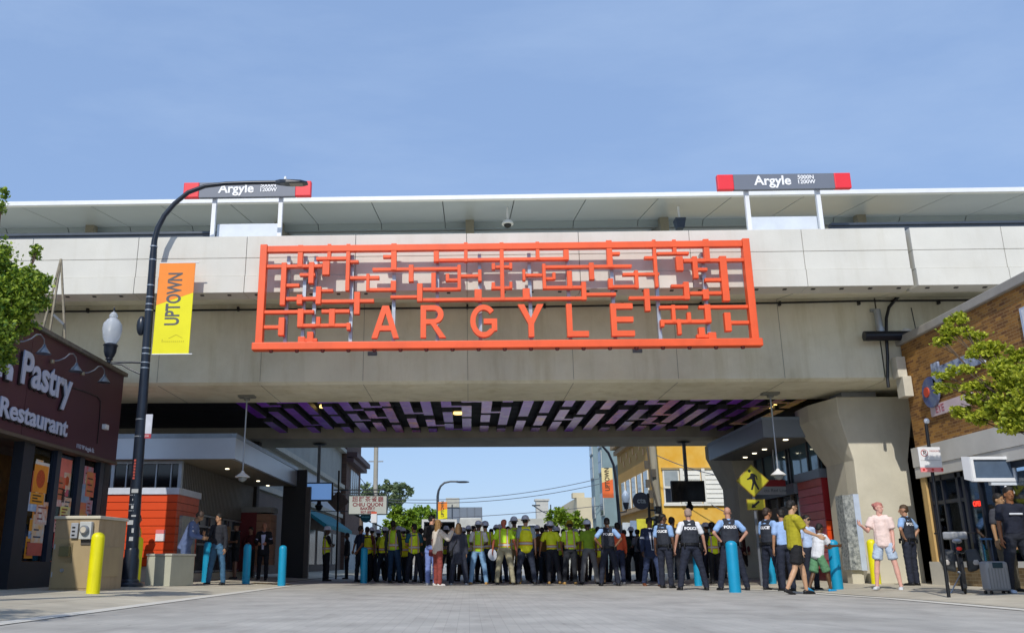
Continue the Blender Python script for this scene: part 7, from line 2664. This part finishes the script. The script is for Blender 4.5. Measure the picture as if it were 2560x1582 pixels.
    person('person with sunglasses in pale blue and navy behind the boy in white', 1937, 20.6, 200, 1.60, F('hang', 'stand', female=True), skin='#b89478', hair=('bun', '#1c1614'), top=('short', '#b4c8e8'),
           pants=(1.0, '#1b2030'), extra=lambda p, fig: [simple('sunglasses', [(fig.H + Vector((-.035, .093, .012)), fig.H + Vector((.035, .093, .012)), (.03, .012), (.03, .012))], M_black, p, .005)])
    person('boy in white t-shirt and green shorts leaning onto the turquoise bollard', 1955, 19.6, -70, 1.42,
           F((((-.05, .45, -.85), (-.02, .95, -.05)), ((.08, .5, -.8), (0, .95, .05))), 'stride2', lean=14, child=True), skin='#5c4028', hair=('short', '#14100d'),
           top=('short', '#d8dade'), pants=(.55, '#5a8a64'), shoes='#1f8cc0', detail=True, top_kw=dict(thick=.03), pants_kw=dict(fat=1.15))
    person('person in pale pink t-shirt and light denim shorts by the wide pier', 2117, 19.0, 145, 1.74,
           F((((-.15, 0, -1), (-.02, .2, -1)), ((.35, .35, -.9), (.30, .75, .45))), 'apart', turn=60, female=True, build=.9), skin='#dba898', hair=('bun', '#b8766c'),
           top=('short', '#ecd4cc'), pants=(.42, '#b4c4d8'), shoes='#c8ccd0', detail=True, top_kw=dict(thick=.032), pants_kw=dict(fat=1.0))
    person('police officer with hand in pocket looking left at the corner of the brick shop', 2178, 21.0, 35, 1.76, F('hips', 'stand', turn=25), skin='#b08468', hair=('short', '#4a3826'), detail=True, **POL)
    person('person in grey shirt and olive trousers behind the suitcase', 2409, 16.7, 205, 1.70, F('hang', 'stand'), skin='#a5805c', hair=('short', '#18130f'),
           top=('short', '#3c3e46'), pants=(1.0, '#5c5648'), shoes='#26241f', detail=True,
           extra=lambda p, fig: [simple('strap', [(fig.S[1] + Vector((-.05, .10, .02)), fig.C + Vector((.12, .14, -.05)), (.03, .02), (.03, .02))], cloth('#a9aeb4'), p)])
    person('person in navy t-shirt with a white chest stripe cut by the right edge', 2437, 15.9, 178, 1.76, F('hang', 'apart', build=1.06), skin='#8a5c3c', hair=('full', '#120f0e'),
           top=('short', '#12182a'), pants=(1.0, '#161b28'), shoes='#b8c4d4', detail=True,
           extra=lambda p, fig: [simple('chest_stripe', [(Vector((-.1, .135, 1.30)), Vector((.1, .135, 1.30)), (.018, .012), (.018, .012))], cloth('#c8ccd4'), p, .006),
                                 simple('headband', [(fig.H + Vector((-.088, .0, .02)), fig.H + Vector((-.06, .01, .10)), (.015, .022), (.015, .022)), (fig.H + Vector((-.06, .01, .10)), fig.H + Vector((.04, .01, .128)), (.02, .02), (.02, .02))], M_white, p, .008)])


LEGV = [LEG['stand'], LEG['apart'], (((-.04, .05, -1), (-.02, -.12, -1)), ((.16, .0, -1), (.10, 0, -1))), (((-.18, -.05, -1), (-.10, -.0, -1)), ((.03, .1, -1), (.02, -.15, -1))), LEG['apart']]


def crowd():
    GR = 'crowd in the shade under the bridge'
    # templates seen from behind; (label, u, Y, face, H, kind, ...)
    rows = [
        ('worker in dark jacket under a yellow vest with white helmet, second row left', 888, 30.4, 15, 1.70, 'hang', '#181b22', '#1c2430', 'hivis', ('helmet', '#dde4f2')),
        ('worker in yellow vest between the dark jacket and the white helmets at left', 917, 29.6, -12, 1.68, 'front', '#8a9a20', '#14202e', 'hivis', ('helmet', '#dde4f2')),
        ('tall worker in open dark jacket and yellow vest without helmet', 941, 28.4, -20, 1.86, 'hang', '#2c3234', '#1d3a56', 'hivis', None),
        ('worker in yellow vest half hidden right of the open dark jacket', 963, 29.8, 22, 1.66, 'folded', '#1b1d22', '#1b1f28', 'hivis', ('helmet', '#dde4f2')),
        ('worker in bright lime vest over teal sleeves with bare dark hair', 990, 27.8, 12, 1.74, 'front', '#16566a', '#141b2a', 'hivis', None),
        ('worker in yellow vest and teal trousers just right of the long dark coat', 1120, 28.6, -15, 1.68, 'hang', '#c8d010', '#14405a', 'hivis_shirt', ('helmet', '#dde4f2')),
        ('worker in bright vest and pale blue jeans with tan boots', 1143, 26.2, -6, 1.73, 'front', '#d8d8d8', '#7ea6cc', 'hivis', ('helmet', '#dde4f2')),
        ('taller worker in yellow vest behind the one in pale blue jeans', 1163, 28.2, 14, 1.80, 'hang', '#b8c814', '#1d3248', 'hivis_shirt', ('helmet', '#dde4f2')),
        ('worker in yellow vest half hidden left of the red-headed worker', 1186, 28.8, -10, 1.72, 'folded', '#c8d010', '#16181e', 'hivis_shirt', ('helmet', '#dde4f2')),
        ('large worker with bare reddish head in yellow vest holding a white helmet low', 1206, 25.8, -14, 1.80, 'wide', '#c8d818', '#a09a80', 'hivis_shirt', None),
        ('worker in yellow vest and khaki trousers with a pale helmet', 1231, 26.8, 8, 1.86, 'front', '#c9a08a', '#8a7c60', 'hivis', ('helmet', '#dde4f2')),
        ('tall worker in lime vest with pale helmet and jacket tied at the waist', 1257, 26.2, 3, 1.88, 'hang', '#98a8b4', '#2a3244', 'hivis', ('helmet', '#dde4f2')),
        ('worker in yellow vest and white helmet with a dark mark on the back', 1320, 26.8, -5, 1.74, 'wide', '#c8d818', '#232630', 'hivis_shirt', ('helmet', '#dde4f2')),
        ('worker in yellow vest with a yellow-banded dark cap', 1364, 26.2, 4, 1.74, 'front', '#c8c828', '#1c2028', 'hivis_shirt', ('helmet', '#9a8a1c')),
        ('worker in green vest and grey trousers with a pale helmet', 1408, 26.4, 10, 1.76, 'hang', '#86a82c', '#6a6c70', 'lime', ('helmet', '#dde4f2')),
        ('shorter worker in bright lime vest left of the officer with hands on hips', 1432, 26.8, -18, 1.60, 'folded', '#b8d010', '#8a6a48', 'hivis', None),
        ('person in dark blue with a pale helmet behind the tall lime vest', 1286, 28.6, 10, 1.70, 'front', '#5a7a9a', '#14161c', None, ('helmet', '#dde4f2')),
        ('person in brown jacket in the gap right of the tall lime vest', 1300, 28.0, -22, 1.64, 'hang', '#6a4c20', '#1c2a3c', None, None),
    ]
    for i, (lb, u, Y, fc, H, arm, topc, pc, vs, hat) in enumerate(rows):
        sk = ['#a5714f', '#7a553c', '#5c4030', '#b88a70'][i % 4]
        if 'reddish' in lb:
            sk = '#b0604c'
        kw = {}
        ex = None
        if 'holding a white helmet' in lb:
            def ex(p, fig):
                w_ = fig.W[0] + fig.hd[0] * .12
                me = helmet_mesh(Vector((1, 0, 0)), Vector((0, .4, -1)).normalized(), Vector((0, 1, .4)).normalized(), w_)
                return [mesh_obj('held_helmet', me, mat('helmet_dde4f2', '#dde4f2', .3), p)]
        sl = 'long' if topc in ('#181b22', '#2c3234', '#1b1d22', '#6a4c20', '#5a7a9a') else 'short'
        if vs == 'lime':
            vs = None
        person(lb, u, Y, fc, H, F(arm, LEGV[i % 5], turn=[0, -20, 12, 0, 25][i % 5], nod=[4, 10, -6, 14, 0][i % 5], side=[0, 2, -3, 1.5, -1][i % 5], build=[1, 1.08, .95, 1.13][i % 4]),
               skin=sk, hair=(None if 'bare reddish' in lb else ('short', '#17120f')), top=(sl, topc), pants=(1.0, pc),
               vm=i, shoes='#b08a4c' if pc in ('#7ea6cc', '#232630', '#1c2028', '#8a7c60') else '#15161a', vest=vs, hat=hat, extra=ex)
    # people behind: six figures built once and copied with their parts, each with its own clothes
    rnd = random.Random(21)
    protos = []
    for k in range(6):
        q = person('x', 1000, 31, 0, 1.72, F(['hang', 'front', 'folded', 'hang', 'phone', 'back'][k], ['stand', 'apart'][k % 2], turn=[0, 30, -25, 10, -40, 0][k], build=[1, 1.08, .95, 1.04, 1, 1.1][k]),
                   skin='#7a553c', hair=('short', '#17120f'), top=(['short', 'long'][k % 2], '#20242e'), pants=(1.0, '#171b24'), vest='hivis' if k in (0, 1, 3, 4) else None, hat=('helmet', '#dde4f2') if k in (1, 3) else None)
        protos.append(q)
    cl = ['#1a2030', '#22242a', '#2a3550', '#3a2c28', '#1c3a4c', '#4a4c54', '#14161c', '#5c2a2c', '#27402c', '#8a8c94']
    us = [876, 903, 930, 953, 974, 1006, 1018, 1066, 1079, 1108, 1132, 1153, 1175, 1196, 1216, 1244, 1271, 1294, 1308, 1334, 1349, 1379, 1392, 1420, 1441, 1472, 1496, 1512, 1528, 1542, 1573, 1628, 1680, 1694, 1722, 1775]
    nouns = {876: 'behind the navy shirt at the left end of the crowd', 903: 'between the first two yellow vests at left', 930: 'just left of the tall open dark jacket', 953: 'just right of the tall open dark jacket',
             974: 'left of the lime vest with teal sleeves', 1006: 'right of the lime vest with teal sleeves', 1018: 'left of the folded arms in black', 1066: 'right of the maroon shoulder bag', 1079: 'left of the long dark coat',
             1108: 'right of the long dark coat', 1132: 'left of the pale blue jeans', 1153: 'right of the pale blue jeans', 1175: 'left of the held white helmet', 1196: 'behind the held white helmet',
             1216: 'between the bare reddish head and the khaki trousers', 1244: 'between the khaki trousers and the tall lime vest', 1271: 'right of the jacket tied at the waist', 1294: 'behind the brown jacket',
             1308: 'left of the vest with a dark mark', 1334: 'right of the vest with a dark mark', 1349: 'left of the yellow-banded cap', 1379: 'right of the yellow-banded cap', 1392: 'left of the grey trousers',
             1420: 'right of the grey trousers', 1441: 'left of the officer with hands on hips', 1472: 'at the elbow of the leftmost officer', 1496: 'right of the orange top', 1512: 'midway between the orange top and the navy suit',
             1528: 'left of the navy suit', 1542: 'behind the left shoulder of the navy suit', 1573: 'between the navy suit and the officer looking right', 1628: 'left of the white-shirted officer',
             1680: 'right of the white-shirted officer', 1694: 'left of the dark helmet', 1722: 'right of the dark helmet', 1775: 'right of the large turquoise bollard, far back'}
    for i, u in enumerate(us):
        pr = protos[i % 6]
        if i < 6:
            q = pr
        else:
            q = copy_tree(pr)
        Y = rnd.uniform(29.5, 33.0)
        q.location = (at(u, 1343, Y=Y).x, Y, 0)
        q.rotation_euler = (0, 0, R(rnd.uniform(-40, 40)))
        h = rnd.uniform(1.58, 1.82) / 1.75
        q.scale = (h, h, h)
        c1, c2 = rnd.choice(cl), rnd.choice(cl[:7])
        if u > 1445 and any(ch.name.startswith('vest') for ch in q.children) and i >= 6:
            for ch in [c_ for c_ in q.children if c_.name.startswith('vest')]:
                bpy.data.objects.remove(ch)
        hv = any(ch.name.startswith('vest') for ch in q.children)
        hm = any(ch.name.startswith('helmet') for ch in q.children)
        for ch in q.children:
            nm = ch.name.split('.')[0]
            if nm == 'vest' and ch.material_slots:
                ch.material_slots[0].link = 'OBJECT'
                ch.material_slots[0].material = vest_mat(*VARS[rnd.randrange(4)])
            if nm in ('shirt', 'trousers', 'body') and ch.material_slots:
                ch.material_slots[0].link = 'OBJECT'
                ch.material_slots[0].material = cloth(c1) if nm == 'shirt' else cloth(c2) if nm == 'trousers' else skinmat(rnd.choice(['#5c4030', '#7a553c', '#a5714f', '#b88a70']))
        kind = ('helmeted worker in yellow vest ' if hv and hm else 'bare-headed worker in yellow vest ' if hv else 'person in a helmet and dark clothes ' if hm else 'person in dark clothes ')
        q['label'] = kind + nouns[u]
        q['group'] = GR


people_front()
crowd()
